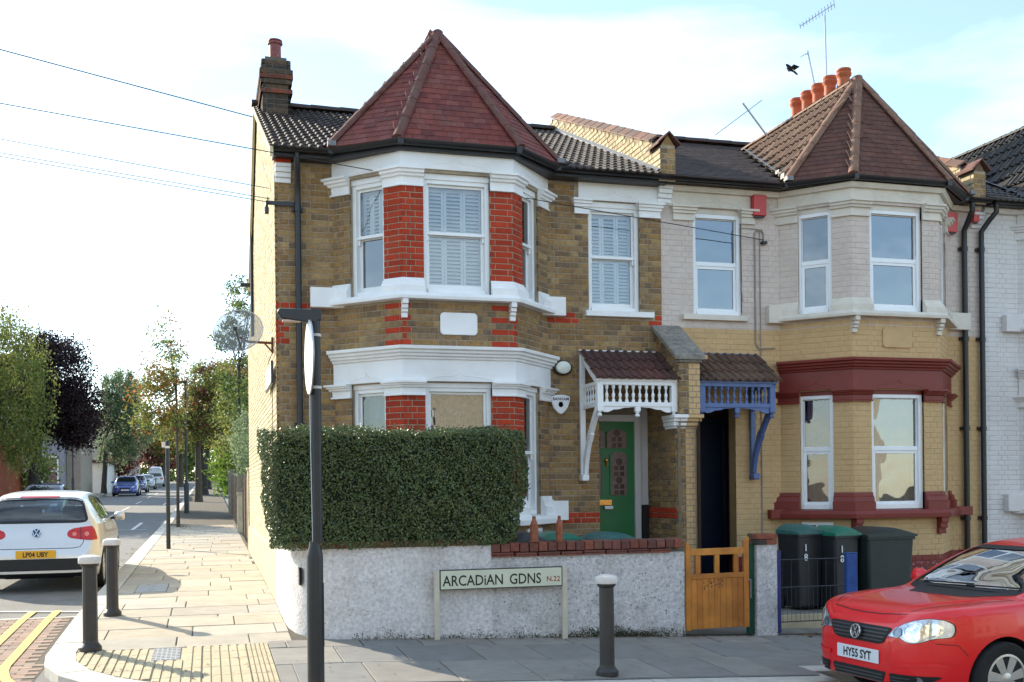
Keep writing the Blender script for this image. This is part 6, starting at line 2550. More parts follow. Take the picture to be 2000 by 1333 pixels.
# right pavement: slim young tree, then mature ones
tree('slim young street tree with orange and green leaves on the pavement edge', -.93, 35, 6.6, [(-.55, 0, 3.9, .75, .9, 1.0, 3), (-.35, 0, 4.9, .6, .8, .9, 2), (-.75, 0, 3.2, .5, .7, .6, 1), (-.2, 0, 5.9, .35, .5, .7, .8)], None, 5200, .05, .05, .45, clump=.26, mats=[m_or, m_yg], mi=.5, twigs=18)
tree('street tree with thick trunk and olive crown behind the street lamp', -.55, 62, 8.0, [(.6, 0, 5.0, 1.8, 1.6, 1.6, 3), (1.0, 0, 6.6, 1.5, 1.5, 1.2, 2), (-.7, 0, 4.2, 1.2, 1.2, 1.0, 1)], None, 17000, .075, .2, .35, clump=.45, mats=[m_yg, m_rd], mi=.2, twigs=14)
tree('street tree with second thick trunk farther along the pavement', -.35, 78, 8.4, [(.5, 0, 5.4, 2.0, 2.0, 1.7, 3), (1.2, 0, 7.2, 1.3, 1.3, 1.1, 1), (-1.3, 0, 4.4, 1.3, 1.3, 1.0, 1)], None, 15000, .09, .3, .35, bark=m_barkd, clump=.5, mats=[m_gr, m_or], mi=.35, twigs=12)
tree('farthest thick-trunked street tree on the right pavement', -.1, 98, 8.6, [(0, 0, 5.4, 2.4, 2, 1.8, 3), (-1.9, 0, 4.6, 1.5, 1.5, 1.2, 1)], None, 9000, .12, .32, .35, bark=m_barkd, clump=.5, mats=[m_gr, m_yg], mi=.4)
tree('orange tinted tree at the far bend of the side street', -2.8, 118, 9, [(0, 0, 5.6, 2.4, 2, 2.2, 3), (-1.6, 0, 4.2, 1.6, 1.6, 1.2, 1)], None, 9000, .14, .25, mats=[m_or, m_gr], mi=.5, clump=.6)
tree('crimson tree at the far end of the side street', -6.0, 140, 6.5, [(.3, 0, 3.8, 2.1, 2, 1.9, 1)], m_rd, 3000, .18, .2, clump=.5)
tree('dark green tree closing the end of the side street', -9.2, 150, 9, [(0, 0, 5.2, 3.2, 3, 3.0, 1)], m_gr, 4500, .2, .25, clump=.7)
tree('dark green tree behind the parked cars at the street end', -3.8, 152, 8, [(0, 0, 4.4, 3.4, 3, 2.9, 1)], m_gr, 4500, .2, .25, clump=.7)
tree('purple tree half hidden at the street end', -4.9, 130, 8, [(0, 0, 5.6, 1.4, 1.4, 1.4, 1)], m_pu, 1800, .17, .2, clump=.4)
# trees and shrubs in gardens behind the fence
tree('tall sparse tree rising behind the satellite dish', 1.15, 42, 9.2, [(.1, 0, 6.0, .75, 1.2, 1.3, 2), (.3, 0, 8.2, .8, 1.2, 1.0, 2), (-.3, 0, 7.0, .6, .8, .7, 1.2), (.1, 0, 4.6, .9, 1.2, .9, 1)], None, 5200, .06, .06, .5, bark=m_barkd, clump=.24, mats=[m_gr, m_yg], mi=.4, name='garden_tree', twigs=20)
tree('silver-green shrub leaning over the fence next to the side wall', 1.35, 29, 3.5, [(-.25, 0, 2.5, .42, 1.2, .8, 2), (-.1, 1.5, 2.0, .5, 1.2, .7, 1)], m_si, 8000, .035, .04, name='shrub', cat='shrub', clump=.2, twigs=12)
tree('bright green climbing bush on the far part of the fence', 1.25, 54, 3.2, [(-.35, 0, 1.8, .7, 3.0, 1.2, 2), (-.3, -5, 1.5, .5, 2.0, .9, 1)], m_bright, 3600, .09, .05, name='shrub', cat='shrub', clump=.3)
tree('leafy yellow-green tree in the garden beyond the fence', 2.2, 50, 7, [(-.2, 0, 4.4, 1.5, 1.5, 1.6, 1), (-.3, 0, 3.0, 1.3, 2, 1.3, 1)], m_yg, 11000, .07, .1, name='garden_tree', clump=.4)

tree('broad olive and plum tree filling the gap behind the street lamp', 1.6, 70, 9.4, [(-.3, 0, 6.4, 2.2, 2, 1.7, 2), (-.9, 0, 4.6, 1.8, 2, 1.5, 2), (.3, 0, 7.8, 1.3, 1.5, 1.0, 1)], None, 14000, .09, .2, .35, clump=.5, mats=[m_yg, m_rd], mi=.3, name='garden_tree', bark=m_barkd)
# wooden fence, brick piers
m_fw = mat('brown_fence_wood', (.16, .085, .05), .9, .25, 9, .4, 40, rnd=[(.17, .09, .05), (.14, .075, .045), (.19, .10, .06), (.12, .075, .05)])
m_fg = mat('grey_fence_wood', (.22, .19, .15), .9, .25, 9, .4, 40)


def fence(lab, x, y0, y1, h, m, pw=.14):
    t = thing('wooden_fence', lab, 'fence', (x, y0, zg(x, y0)), group='fences along the side street')
    y = y0
    while y < y1 - .02:
        b = min(y + pw, y1)
        mb = MB()
        z = zg(x, y)
        mb.box(x - .012 + random.uniform(-.004, .004), x + .012, y + .004, b - .004, z + .03, z + h + random.uniform(-.015, .015))
        mb.build('plank', m, t)
        y = b
    k = y0
    while k <= y1 + .01:
        mb = MB()
        z = zg(x, k)
        mb.box(x - .055, x + .055, k - .05, k + .05, z - .1, z + h + .08)
        mb.build('post', m_fg, t)
        k += (y1 - y0) / max(1, round((y1 - y0) / 1.9))
    mb = MB()
    z = zg(x, (y0 + y1) / 2)
    for q in (.3, h - .2):
        mb.bar((x + .03, y0, zg(x, y0) + q), (x + .03, y1, zg(x, y1) + q), .04, .07)
    mb.build('rail', m, t)
    return t


fence('dark brown fence panel nearest the sunlit side wall', .92, 24.2, 29.8, 1.55, m_fw)
fence('reddish brown fence farther down the side street', .90, 33.5, 43.5, 1.6, m_fw)
for (x, y, h, lab) in ((.90, 23.6, 1.7, 'pale timber gate post touching the end of the side wall'), (.88, 31.5, 1.05, 'short pale post standing out from the fence line'), (.86, 45, 1.75, 'tall grey-brown pier at the far end of the fence')):
    mb = MB()
    z = zg(x, y)
    mb.box(x - .1, x + .12, y - .14, y + .14, z - .1, z + h)
    mb.box(x - .12, x + .14, y - .16, y + .16, z + h, z + h + .06)
    tag(mb.build('gate_pier', m_plinth if h < 1.75 else m_fg, None, bevel=.01), lab, 'gate pier')

# thin black post, street lamps
t = thing('street_post', 'thin plain black post with pale band near its top on the side pavement', 'post', (-.86, 24.56, zg(-.86, 24.5)))
mb = MB()
mb.lathe([(.045, 0), (.043, 2.33), (.03, 2.36)], (-.86, 24.56, zg(-.86, 24.5)), 14)
mb.build('shaft', m_black, t, smooth=True, ang=35)
mb = MB()
mb.lathe([(.047, 0), (.047, .05)], (-.86, 24.56, zg(-.86, 24.5) + 2.2), 14)
mb.build('band', m_bolc, t)
mb = MB()
mb.box(-.98, -.90, 24.54, 24.58, zg(-.86, 24.5) + 2.22, zg(-.86, 24.5) + 2.34)
mb.build('tag_plate', m_bolc, t)


def lamp(lab, x, y, h, arm, r_=.055):
    z = zg(x, y)
    t = thing('street_lamp', lab, 'street lamp', (x, y, z), group='black street lamps along the side street')
    mb = MB()
    mb.lathe([(r_ * 1.9, 0), (r_ * 1.85, 1.2), (r_ * 1.1, 1.3), (r_, 1.35), (r_ * .85, h)], (x, y, z), 14)
    mb.build('column', m_black, t, smooth=True, ang=35)
    mb = MB()
    mb.hexa([(x - arm, y - .12, z + h), (x + .08, y - .08, z + h - .03), (x + .08, y + .08, z + h - .03), (x - arm, y + .12, z + h), (x - arm, y - .1, z + h + .08), (x + .08, y - .07, z + h + .1), (x + .08, y + .07, z + h + .1), (x - arm, y + .1, z + h + .08)])
    mb.build('lantern', m_black, t, bevel=.02)
    return t


lamp('tall black street lamp with flat lantern on the right pavement', -.889, 46.6, 5.42, .46)
lamp('small black street lamp in front of the grey house', -8.4, 74, 3.6, -.9, .05)

# ---------------------------------------------------------------- houses across the side street
m_orb = mat('orange_brick', (.30, .075, .03), .9, .2, 3, .4, 40, dirt=.3, dirtcol=(.18, .07, .04))
m_greyw = mat('grey_lilac_render', (.28, .28, .31), .9, .1, 2, dirt=.3, dirtcol=(.2, .2, .21))
m_beige = mat('beige_render', (.36, .31, .25), .9, .1, 2, dirt=.3, dirtcol=(.24, .2, .16))
m_wr = mat('white_render', (.72, .71, .69), .9, .06, 2)
m_fgl = mat('far_window_glass', (.10, .12, .13), .08, .1, 2, spec=.9)


def far_house(lab, x0, x1, y0, y1, h, roofh, wall, wins, roofm, name='far_house', stacks=(), grp='houses across the side street'):
    z = zg((x0 + x1) / 2, y0) - .3
    t = thing(name, lab, 'house', ((x0 + x1) / 2, y0, z), group=grp)
    mb = MB()
    mb.box(x0, x1, y0, y1, z, z + h + .3)
    mb.build('wall', wall, t)
    mb = MB()
    xm = (x0 + x1) / 2
    zz = z + h + .3
    mb.extr([(x0 - .25, y0 - .2, zz), (x1 + .25, y0 - .2, zz), (x1 + .25, y0 - .2, zz + .12), (xm, y0 - .2, zz + roofh), (x0 - .25, y0 - .2, zz + .12)], (0, y1 - y0 + .4, 0))
    R_ = mb.build('roof', roofm, t)
    for (sx, sy, sh) in stacks:
        mb = MB()
        mb.box(sx - .4, sx + .4, sy - .5, sy + .5, zz, zz + sh)
        mb.box(sx - .46, sx + .46, sy - .56, sy + .56, zz + sh - .25, zz + sh - .05)
        c = mb.build('chimney', m_sooty, R_)
        for i in (-.22, .22):
            mb = MB()
            mb.lathe([(.14, 0), (.12, .5), (.15, .52), (.15, .6)], (sx, sy + i, zz + sh), 10)
            q = mb.build('chimney_pot', m_terra, R_, smooth=True)
    for (face, a, b, c, d) in wins:
        mb = MB()
        if face == 'x':
            for (p, q, r_, s_) in ((a, b, c, c + .09), (a, b, d - .09, d), (a, a + .09, c, d), (b - .09, b, c, d), (a, b, (c + d) / 2 - .04, (c + d) / 2 + .04)):
                mb.box(x1 - .05, x1 + .05, p, q, z + r_, z + s_)
            w = mb.build('window', m_gloss, t)
            mb = MB()
            mb.box(x1 - .04, x1 + .015, a + .05, b - .05, z + c + .05, z + d - .05)
        else:
            for (p, q, r_, s_) in ((a, b, c, c + .09), (a, b, d - .09, d), (a, a + .09, c, d), (b - .09, b, c, d), (a, b, (c + d) / 2 - .04, (c + d) / 2 + .04)):
                yy = y0 if face == 'y' else y1
                mb.box(p, q, yy - .05, yy + .05, z + r_, z + s_)
            w = mb.build('window', m_gloss, t)
            mb = MB()
            yy = y0 if face == 'y' else y1
            mb.box(a + .05, b - .05, yy - .02, yy + .02, z + c + .05, z + d - .05)
        mb.build('pane', m_fgl, w)
    return t


m_froof = mat('far_roof_tile', (.09, .06, .05), .9, .2, 3)
far_house('orange brick house behind the willow-like tree with a dark chimney above the leaves', -17, -9.2, 47, 60, 6.6, 2.2, m_orb, [('x', 49, 50.6, 1.4, 3.2), ('x', 55, 56.4, 4.2, 5.6)], m_froof, stacks=((-10.1, 50.3, 2.3),))
far_house('grey rendered house with white framed windows beyond the purple tree', -16, -9.15, 76, 84, 7.2, 2.2, m_greyw, [('y', -10.55, -9.5, 1.0, 3.0), ('y', -10.6, -9.6, 4.3, 6.0), ('y', -12.6, -11.4, 1.0, 3.0)], m_froof)
far_house('narrow beige rendered block joined to the grey house', -9.13, -8.25, 77, 84.5, 6.3, .6, m_beige, [('y', -9.0, -8.75, 3.6, 6.0), ('y', -8.5, -8.32, 3.6, 6.0)], m_froof)
far_house('low white garage past the beige block', -11, -7.55, 88, 97, 2.3, .3, m_wr, [], m_froof, name='garage')
far_house('pale house near the end of the side street', -14, -7.6, 112, 126, 5.8, 2.0, m_beige, [('x', 114, 115.5, 1, 2.6), ('y', -9.4, -8.2, 3.6, 5.2)], m_froof)
far_house('white house near the end of the side street', -14, -8.3, 130, 142, 6.6, 2.2, m_wr, [('y', -10.4, -9.2, 3.6, 5.4), ('y', -10.4, -9.2, .8, 2.6)], m_froof)
mb = MB()
mb.box(-8.9, -8.7, 44, 56, zg(-8, 44) - .1, zg(-8, 44) + .75)
tag(mb.build('front_wall_low', m_wr), 'low white front wall before the orange brick house', 'wall').name = 'low_wall'
# shrubbery closing the far distance
n = 26000
C_ = np.stack([RNG.uniform(-40, 30, n), RNG.uniform(168, 176, n), zg(0, 170) - .5 + RNG.uniform(0, 1, n) ** 1.1 * (5.5 + 2.0 * np.sin(RNG.uniform(-40, 30, n) * .4))], 1)
o = leaf_cloud('treeline', C_, .26, m_gr, None, mats=[m_gr, m_yg], mi=(RNG.uniform(size=n) < .3).astype(int))
tag(o, 'mass of green trees closing the far distance', 'trees', kind='stuff')

# ---------------------------------------------------------------- houses on the near side of the front street, seen in the window panes
m_opp = mat('sunlit_cream_render', (.58, .52, .40), .9, .06, 2)
m_oppb = mat('sunlit_stock_brick', (.24, .16, .08), .9, .2, 6)
for (xa, xb, m, lab) in ((-14, -8.2, m_oppb, 'brown brick house across the road mirrored in the bay window panes'), (-8, -2.2, m_opp, 'cream house across the road mirrored in the lower window panes'), (3.4, 9.2, m_opp, 'pale house across the road mirrored in the ochre house windows'), (9.4, 15.2, m_oppb, 'brown house across the road mirrored at the right'), (15.4, 24, m_opp, 'farther pale house across the road mirrored in dark panes')):
    w_ = xb - xa
    far_house(lab, xa, xb, -15.5, -8.5, 5.9, 2.0, m, [('b', xa + .6, xa + 1.9, 1.3, 3.0), ('b', xa + 2.4, xa + 3.6, 1.3, 3.0), ('b', xa + .6, xa + 1.9, 4.1, 5.5), ('b', xa + 2.6, xa + 3.7, 4.1, 5.5), ('b', xa + 4.5, xa + 5.4, .5, 2.6)], m_froof, name='opposite_house', grp='houses across the front street')
# ================================================================== cars
def cr(pts, x):
    """smooth interpolation of (x, v) pairs (monotone cubic)"""
    n = len(pts)
    if x <= pts[0][0]:
        return pts[0][1]
    if x >= pts[-1][0]:
        return pts[-1][1]
    for i in range(n - 1):
        if x <= pts[i + 1][0]:
            break
    x0, y0 = pts[i]
    x1, y1 = pts[i + 1]
    h = x1 - x0
    d = (y1 - y0) / h

    def sl(k):
        if k <= 0 or k >= n - 1:
            return (pts[min(k + 1, n - 1)][1] - pts[max(k - 1, 0)][1]) / (pts[min(k + 1, n - 1)][0] - pts[max(k - 1, 0)][0])
        a = (pts[k][1] - pts[k - 1][1]) / (pts[k][0] - pts[k - 1][0])
        b = (pts[k + 1][1] - pts[k][1]) / (pts[k + 1][0] - pts[k][0])
        return 0 if a * b <= 0 else 2 * a * b / (a + b)
    m0, m1 = sl(i), sl(i + 1)
    t = (x - x0) / h
    return (2 * t ** 3 - 3 * t * t + 1) * y0 + (t ** 3 - 2 * t * t + t) * h * m0 + (-2 * t ** 3 + 3 * t * t) * y1 + (t ** 3 - t * t) * h * m1


class Car:
    """body shell lofted from curves along its length; x runs back from the nose, y to the side, z up"""

    def __init__(s, L, top, wid, belt, roofw, glass0, glass1, zb=.19, hood=.0):
        s.L, s.top, s.wid, s.belt, s.rw, s.g0, s.g1, s.zb, s.hood = L, top, wid, belt, roofw, glass0, glass1, zb, hood

    def sec(s, x):
        zt, w, zB = cr(s.top, x), cr(s.wid, x), cr(s.belt, x)
        zB = min(zB, zt - .045)
        g = max(0, min(1, min((x - s.g0[0]) / (s.g0[1] - s.g0[0]), (s.g1[1] - x) / (s.g1[1] - s.g1[0]))))
        g = g * g * (3 - 2 * g)
        wr = cr(s.rw, x)
        zb = s.zb + .10 * max(0, 1 - x / .35) * .5 + .10 * max(0, 1 - (s.L - x) / .35)
        zb = min(zb, zt - .12)
        zm = zb + (zB - zb) * .52
        A = [(0, zb), (w * .6, zb), (w * .90, zb + .01), (w * .965, zb + .07), (w * .99, zb + (zm - zb) * .6), (w, zm), (w * .992, zm + (zB - zm) * .55), (w * .965, zB - .015)]
        hd = zt - zB
        Bn = [(w * .93, zB + hd * .42), (w * .85, zB + hd * .74), (w * .70, zB + hd * .90), (w * .48, zB + hd * .965), (w * .24, zB + hd * .99), (0, zt)]
        wg = w * .955
        Gr = [(wg, zB + .02), (wg + (wr - wg) * .48, zB + hd * .48), (wr + (wg - wr) * .10, zB + hd * .82), (wr * .93, zB + hd * .93), (wr * .6, zB + hd * .985), (0, zt)]
        return A + [(a[0] + (b[0] - a[0]) * g, a[1] + (b[1] - a[1]) * g) for a, b in zip(Bn, Gr)]

    def shell(s, nx=84, sub_=3):
        xs = sorted({*[s.L * (1 - math.cos(math.pi * i / nx)) / 2 for i in range(nx + 1)]})
        rows_ = []
        for x in xs:
            p = s.sec(x)
            q = []
            for i in range(len(p) - 1):
                a, b, c, d = p[max(i - 1, 0)], p[i], p[i + 1], p[min(i + 2, len(p) - 1)]
                for k in range(sub_):
                    t = k / sub_
                    q.append(tuple(.5 * (2 * b[j] + (c[j] - a[j]) * t + (2 * a[j] - 5 * b[j] + 4 * c[j] - d[j]) * t * t + (3 * b[j] - a[j] - 3 * c[j] + d[j]) * t ** 3) for j in (0, 1)))
            q.append(p[-1])
            ring = [(x, y, z) for y, z in q] + [(x, -y, z) for y, z in q[-2:0:-1]]
            rows_.append(ring)
        n = len(rows_[0])
        vs = [v for r_ in rows_ for v in r_]
        fs = [(i * n + j, i * n + (j + 1) % n, (i + 1) * n + (j + 1) % n, (i + 1) * n + j) for i in range(len(rows_) - 1) for j in range(n)]
        fs += [tuple(range(n))[::-1], tuple((len(rows_) - 1) * n + j for j in range(n))]
        return vs, fs


def round_poly(P, r_=.03, n=4):
    """round the corners of a 2-D polygon"""
    out = []
    k = len(P)
    for i in range(k):
        a, b, c = Vector(P[i - 1]), Vector(P[i]), Vector(P[(i + 1) % k])
        u, v = a - b, c - b
        rr = min(r_, u.length * .45, v.length * .45)
        p, q = b + u.normalized() * rr, b + v.normalized() * rr
        for j in range(n + 1):
            t = j / n
            out.append(tuple(p * (1 - t) ** 2 + b * 2 * t * (1 - t) + q * t * t))
    return out


class Skin:
    """projects flat outlines onto a car shell"""

    def __init__(s, vs, fs):
        s.b = BVHTree.FromPolygons([Vector(v) for v in vs], fs)

    def hit(s, p, axis, off):
        if axis == 'front':
            o, d = Vector((-3, p[0], p[1])), Vector((1, 0, 0))
        elif axis == 'rear':
            o, d = Vector((9, p[0], p[1])), Vector((-1, 0, 0))
        elif axis == 'left':
            o, d = Vector((p[0], -4, p[1])), Vector((0, 1, 0))
        elif axis == 'right':
            o, d = Vector((p[0], 4, p[1])), Vector((0, -1, 0))
        else:
            o, d = Vector((p[0], p[1], 5)), Vector((0, 0, -1))
        h = s.b.ray_cast(o, d)
        if h[0] is None:
            return None
        nn = h[1] if h[1].dot(d) < 0 else -h[1]
        return h[0] - d * off * .4 + nn * off * .6

    def patch(s, mb, poly, axis, off=.004, step=.05, mi=0, skirt=.012):
        xs, ys = [p[0] for p in poly], [p[1] for p in poly]
        V = [Vector(p) for p in poly]
        # densify the outline
        D = []
        for i in range(len(V)):
            a, b = V[i], V[(i + 1) % len(V)]
            k = max(1, int((b - a).length / step))
            D += [a.lerp(b, j / k) for j in range(k)]
        nb = len(D)
        pts = list(D)
        x = min(xs) + step * .5
        while x < max(xs):
            y = min(ys) + step * .5
            while y < max(ys):
                pts.append(Vector((x, y)))
                y += step
            x += step
        co, ed, fa, *_ = delaunay_2d_cdt(pts, [], [tuple(range(nb))], 1, 1e-5)
        P = [s.hit(c, axis, off) for c in co]
        ok = [f for f in fa if all(P[i] is not None for i in f)]
        idx = {}
        vs = []
        for f in ok:
            for i in f:
                if i not in idx:
                    idx[i] = len(vs)
                    vs.append(P[i])
        mb.add(vs, [tuple(idx[i] for i in f) for f in ok], mi)
        if skirt:
            ring = [s.hit(d, axis, off) for d in D]
            low = [s.hit(d, axis, off - skirt) for d in D]
            for i in range(nb):
                j = (i + 1) % nb
                if None not in (ring[i], ring[j], low[i], low[j]) and (ring[i] - ring[j]).length < .3:
                    mb.add([ring[i], ring[j], low[j], low[i]], [(0, 1, 2, 3)], mi)

    def line(s, mb, pts, axis, w=.006, off=.002, mi=0):
        P = []
        for a, b in zip(pts, pts[1:]):
            k = max(1, int((Vector(b) - Vector(a)).length / .04))
            P += [Vector(a).lerp(Vector(b), j / k) for j in range(k)]
        P.append(Vector(pts[-1]))
        rows_ = []
        for i, p in enumerate(P):
            d = (P[min(i + 1, len(P) - 1)] - P[max(i - 1, 0)]).normalized()
            n = Vector((-d.y, d.x)) * w / 2
            a, b = s.hit(p - n, axis, off), s.hit(p + n, axis, off)
            if a is None or b is None:
                if len(rows_) > 1:
                    mb.grid(rows_, mi)
                rows_ = []
                continue
            rows_.append([a, b])
        if len(rows_) > 1:
            mb.grid(rows_, mi)


def carpaint(name, col, metal=0., rough=.28, coat=1.0):
    return mat(name, col, rough, .03, 3, metal=metal, coat=coat, spec=.5)


m_tyre = mat('tyre_rubber', (.014, .014, .015), .85, .2, 20)
m_trim = mat('black_car_trim', (.012, .012, .013), .5, .1, 20)
m_cgl = mat('car_glass_dark', (.012, .016, .018), .03, 0, spec=.9)
m_cgl2 = glass('car_window', (.55, .66, .66), .07)
m_chrome = mat('chrome', (.75, .76, .78), .12, .03, 9, metal=1)
m_hub = mat('silver_wheel', (.50, .50, .50), .35, .06, 9, metal=.7, dirt=.25, dirtcol=(.15, .13, .11), ds=12)
m_seat = mat('dark_seat_fabric', (.03, .032, .04), .9, .1)
m_redl = mat('red_lamp_lens', (.50, .012, .012), .12, .08, 30, spec=.6)
m_redl2 = mat('clear_red_lamp_spot', (.75, .22, .16), .15, .1, 60, spec=.6)
m_headl = mat('headlight_reflector', (.52, .57, .64), .16, .25, 22, metal=.6, spec=.8)
m_headb = mat('headlight_bulb_bowl', (.72, .74, .72), .1, .3, 30, metal=.9)
m_plate_w = mat('white_number_plate', (.70, .72, .76), .45, .02)
m_plate_y = mat('yellow_number_plate', (.80, .40, .02), .45, .02)
m_hl_glass = glass('headlight_cover', (.9, .93, .95), .10)
m_arch = mat('wheel_arch_liner', (.008, .008, .009), .95)


def wheel(t, x, y, r_, side, spokes=7, w=.19, hub=m_hub):
    q = MB()
    ax = (0, side, 0)
    q.lathe([(r_ * .62, -w / 2), (r_ * .93, -w / 2), (r_, -w * .38), (r_, w * .36), (r_ * .94, w / 2), (r_ * .70, w * .48), (r_ * .66, w * .42)], (x, y, r_), 36, axis=ax)
    W = q.build('wheel', m_tyre, t, local=True, smooth=True, ang=40)
    q = MB()
    q.lathe([(r_ * .68, w * .40), (r_ * .68, w * .46), (r_ * .62, w * .47), (r_ * .60, w * .36), (r_ * .58, w * .1)], (x, y, r_), 36, axis=ax)
    q.build('rim', hub, W, local=True, smooth=True, ang=40)
    q = MB()
    q.lathe([(0.001, w * .09), (r_ * .6, w * .09), (r_ * .6, w * .08)], (x, y, r_), 24, axis=ax)
    q.build('brake_disc', m_trim, W, local=True)
    q = MB()
    q.lathe([(.062, w * .2), (.062, w * .42), (.045, w * .46), (.001, w * .47)], (x, y, r_), 20, axis=ax)
    for i in range(spokes):
        a = 2 * math.pi * i / spokes + .25
        d, n = Vector((math.cos(a), 0, math.sin(a))), Vector((-math.sin(a), 0, math.cos(a)))
        c = Vector((x, y, r_))
        ys = [side * w * .28, side * w * .44]
        p = []
        for yy in ys:
            for (rr, hw) in ((.045, -.028), (.045, .028), (r_ * .63, .042), (r_ * .63, -.042)):
                p.append(c + d * rr + n * hw + Vector((0, yy, 0)))
        q.hexa(p)
    q.build('hubcap', hub, W, local=True, smooth=True, ang=30)


def emblem(mb, c, xd, yd, r_, mi=0):
    """round badge: ring with the letters V over W"""
    xd, yd = Vector(xd).normalized(), Vector(yd).normalized()
    nz = xd.cross(yd)
    c = Vector(c)
    ring = [c + xd * math.cos(a) * r_ + yd * math.sin(a) * r_ for a in np.linspace(0, 2 * math.pi, 25)]
    mb.tube(ring, r_ * .1, 6, mi, cap=False)
    for pts in ([(-.42, .82), (0, .12), (.42, .82)], [(-.86, .36), (-.42, -.72), (0, .0), (.42, -.72), (.86, .36)]):
        for a, b in zip(pts, pts[1:]):
            mb.bar(c + xd * a[0] * r_ + yd * a[1] * r_, c + xd * b[0] * r_ + yd * b[1] * r_, r_ * .15, r_ * .12, up=nz, mi=mi)


def cut(body, cutters, liner):
    """boolean the shell with solid cutters, then drop them"""
    body.data.materials.append(liner)
    mods, objs = [], []
    for (v, f) in cutters:
        me = bpy.data.meshes.new('cutter')
        me.from_pydata([tuple(p) for p in v], [], f)
        me.materials.append(liner)
        bm = bmesh.new()
        bm.from_mesh(me)
        bmesh.ops.recalc_face_normals(bm, faces=bm.faces)
        bm.to_mesh(me)
        bm.free()
        o = bpy.data.objects.new('cutter', me)
        COL.objects.link(o)
        o.parent = body.parent
        objs.append(o)
        m = body.modifiers.new('cut', 'BOOLEAN')
        m.operation, m.object, m.solver = 'DIFFERENCE', o, 'EXACT'
        mods.append(m)
    bpy.context.view_layer.update()
    dg = bpy.context.evaluated_depsgraph_get()
    ev = body.evaluated_get(dg)
    new = bpy.data.meshes.new_from_object(ev)
    body.modifiers.clear()
    old = body.data
    body.data = new
    bpy.data.meshes.remove(old)
    for o in objs:
        me = o.data
        bpy.data.objects.remove(o)
        bpy.data.meshes.remove(me)
    new.shade_smooth()
    new.set_sharp_from_angle(angle=R(32))


def prism(poly, axis, a, b):
    """closed prism of a 2-D outline along x (front/rear) or y (side)"""
    n = len(poly)
    if axis == 'x':
        v = [(a, p[0], p[1]) for p in poly] + [(b, p[0], p[1]) for p in poly]
    else:
        v = [(p[0], a, p[1]) for p in poly] + [(p[0], b, p[1]) for p in poly]
    f = [tuple(range(n))[::-1], tuple(range(n, 2 * n))] + [(i, (i + 1) % n, n + (i + 1) % n, n + i) for i in range(n)]
    return v, f


def cyl_y(x, z, r_, a, b, n=40):
    return prism([(x + math.cos(t) * r_, z + math.sin(t) * r_) for t in np.linspace(0, 2 * math.pi, n + 1)[:-1]], 'y', a, b)


def seat(t, x, y, z, sc=1.0, hr=True):
    q = MB()
    q.hexa([(x, y - .24, z), (x + .13, y - .24, z), (x + .13, y + .24, z), (x, y + .24, z), (x + .12, y - .2, z + .56 * sc), (x + .23, y - .2, z + .56 * sc), (x + .23, y + .2, z + .56 * sc), (x + .12, y + .2, z + .56 * sc)])
    o = q.build('seat', m_seat, t, local=True, bevel=.04)
    if hr:
        q = MB()
        q.box(x + .14, x + .23, y - .13, y + .13, z + .585 * sc, z + .76 * sc)
        q.build('headrest', m_seat, o, local=True, bevel=.035)


def mirror_pod(t, paint, x, y, z, side):
    q = MB()
    prof = [(.001, 0), (.05, .012), (.085, .05), (.095, .1), (.09, .15), (.06, .175), (.001, .18)]
    q.lathe(prof, (x, y, z), 14, axis=(0, side, .05), sx=.75, sy=.85)
    o = q.build('door_mirror', paint, t, local=True, smooth=True)
    q = MB()
    q.bar((x, y - side * .06, z - .04), (x, y + side * .02, z - .02), .05, .04)
    q.build('mirror_arm', m_trim, o, local=True)


# ---------------------------------------------------------------- red hatchback at the lower right
m_redp = carpaint('red_car_paint', (.74, .006, .010), 0, .3, .45)
PC = Car(3.92,
         [(0, .62), (.02, .69), (.06, .76), (.14, .835), (.3, .88), (.55, .905), (.8, .92), (1.02, .93), (1.12, .955), (1.3, 1.05), (1.55, 1.195), (1.8, 1.305), (2.05, 1.362), (2.4, 1.39), (2.85, 1.38), (3.25, 1.345), (3.5, 1.285), (3.66, 1.16), (3.78, 1.02), (3.86, .85), (3.90, .68), (3.92, .52)],
         [(0, .40), (.025, .50), (.07, .585), (.16, .67), (.30, .735), (.48, .785), (.75, .815), (1, .825), (2.2, .825), (3.1, .82), (3.5, .79), (3.75, .735), (3.87, .66), (3.92, .56)],
         [(0, .58), (.1, .73), (.22, .83), (.45, .86), (.75, .872), (1.0, .885), (1.3, .90), (2.2, .935), (3.2, .965), (3.6, .96), (3.92, .50)],
         [(1.0, .70), (1.3, .68), (1.8, .60), (2.4, .575), (3.2, .56), (3.6, .58), (3.92, .56)], (1.0, 1.22), (3.62, 3.9))
vs, fs = PC.shell()
head = Vector((-.992, -.10, 0)).normalized()
nose = Vector((5.30, 7.97, 0))
pz = -.275
P = thing('parked_car', 'red five-door hatchback car cut off by the right edge of the picture', 'car', (nose.x, nose.y, pz), math.atan2(-head.y, -head.x))
P.rotation_euler = (0, R(.6), math.atan2(-head.y, -head.x))
SK = Skin(vs, fs)
mb = MB()
mb.add(vs, fs)
PB_ = mb.build('body', m_redp, P, local=True, smooth=True)
wsc = round_poly([(-.64, .96), (-.50, 1.30), (.50, 1.30), (.64, .96), (.35, .935), (-.35, .935)], .05)
sw1 = round_poly([(1.42, 1.0), (1.93, 1.27), (2.30, 1.30), (2.30, 1.0)], .03)
sw2 = round_poly([(2.40, 1.0), (2.40, 1.30), (2.95, 1.28), (3.22, 1.15), (3.16, 1.02)], .03)
cab = []
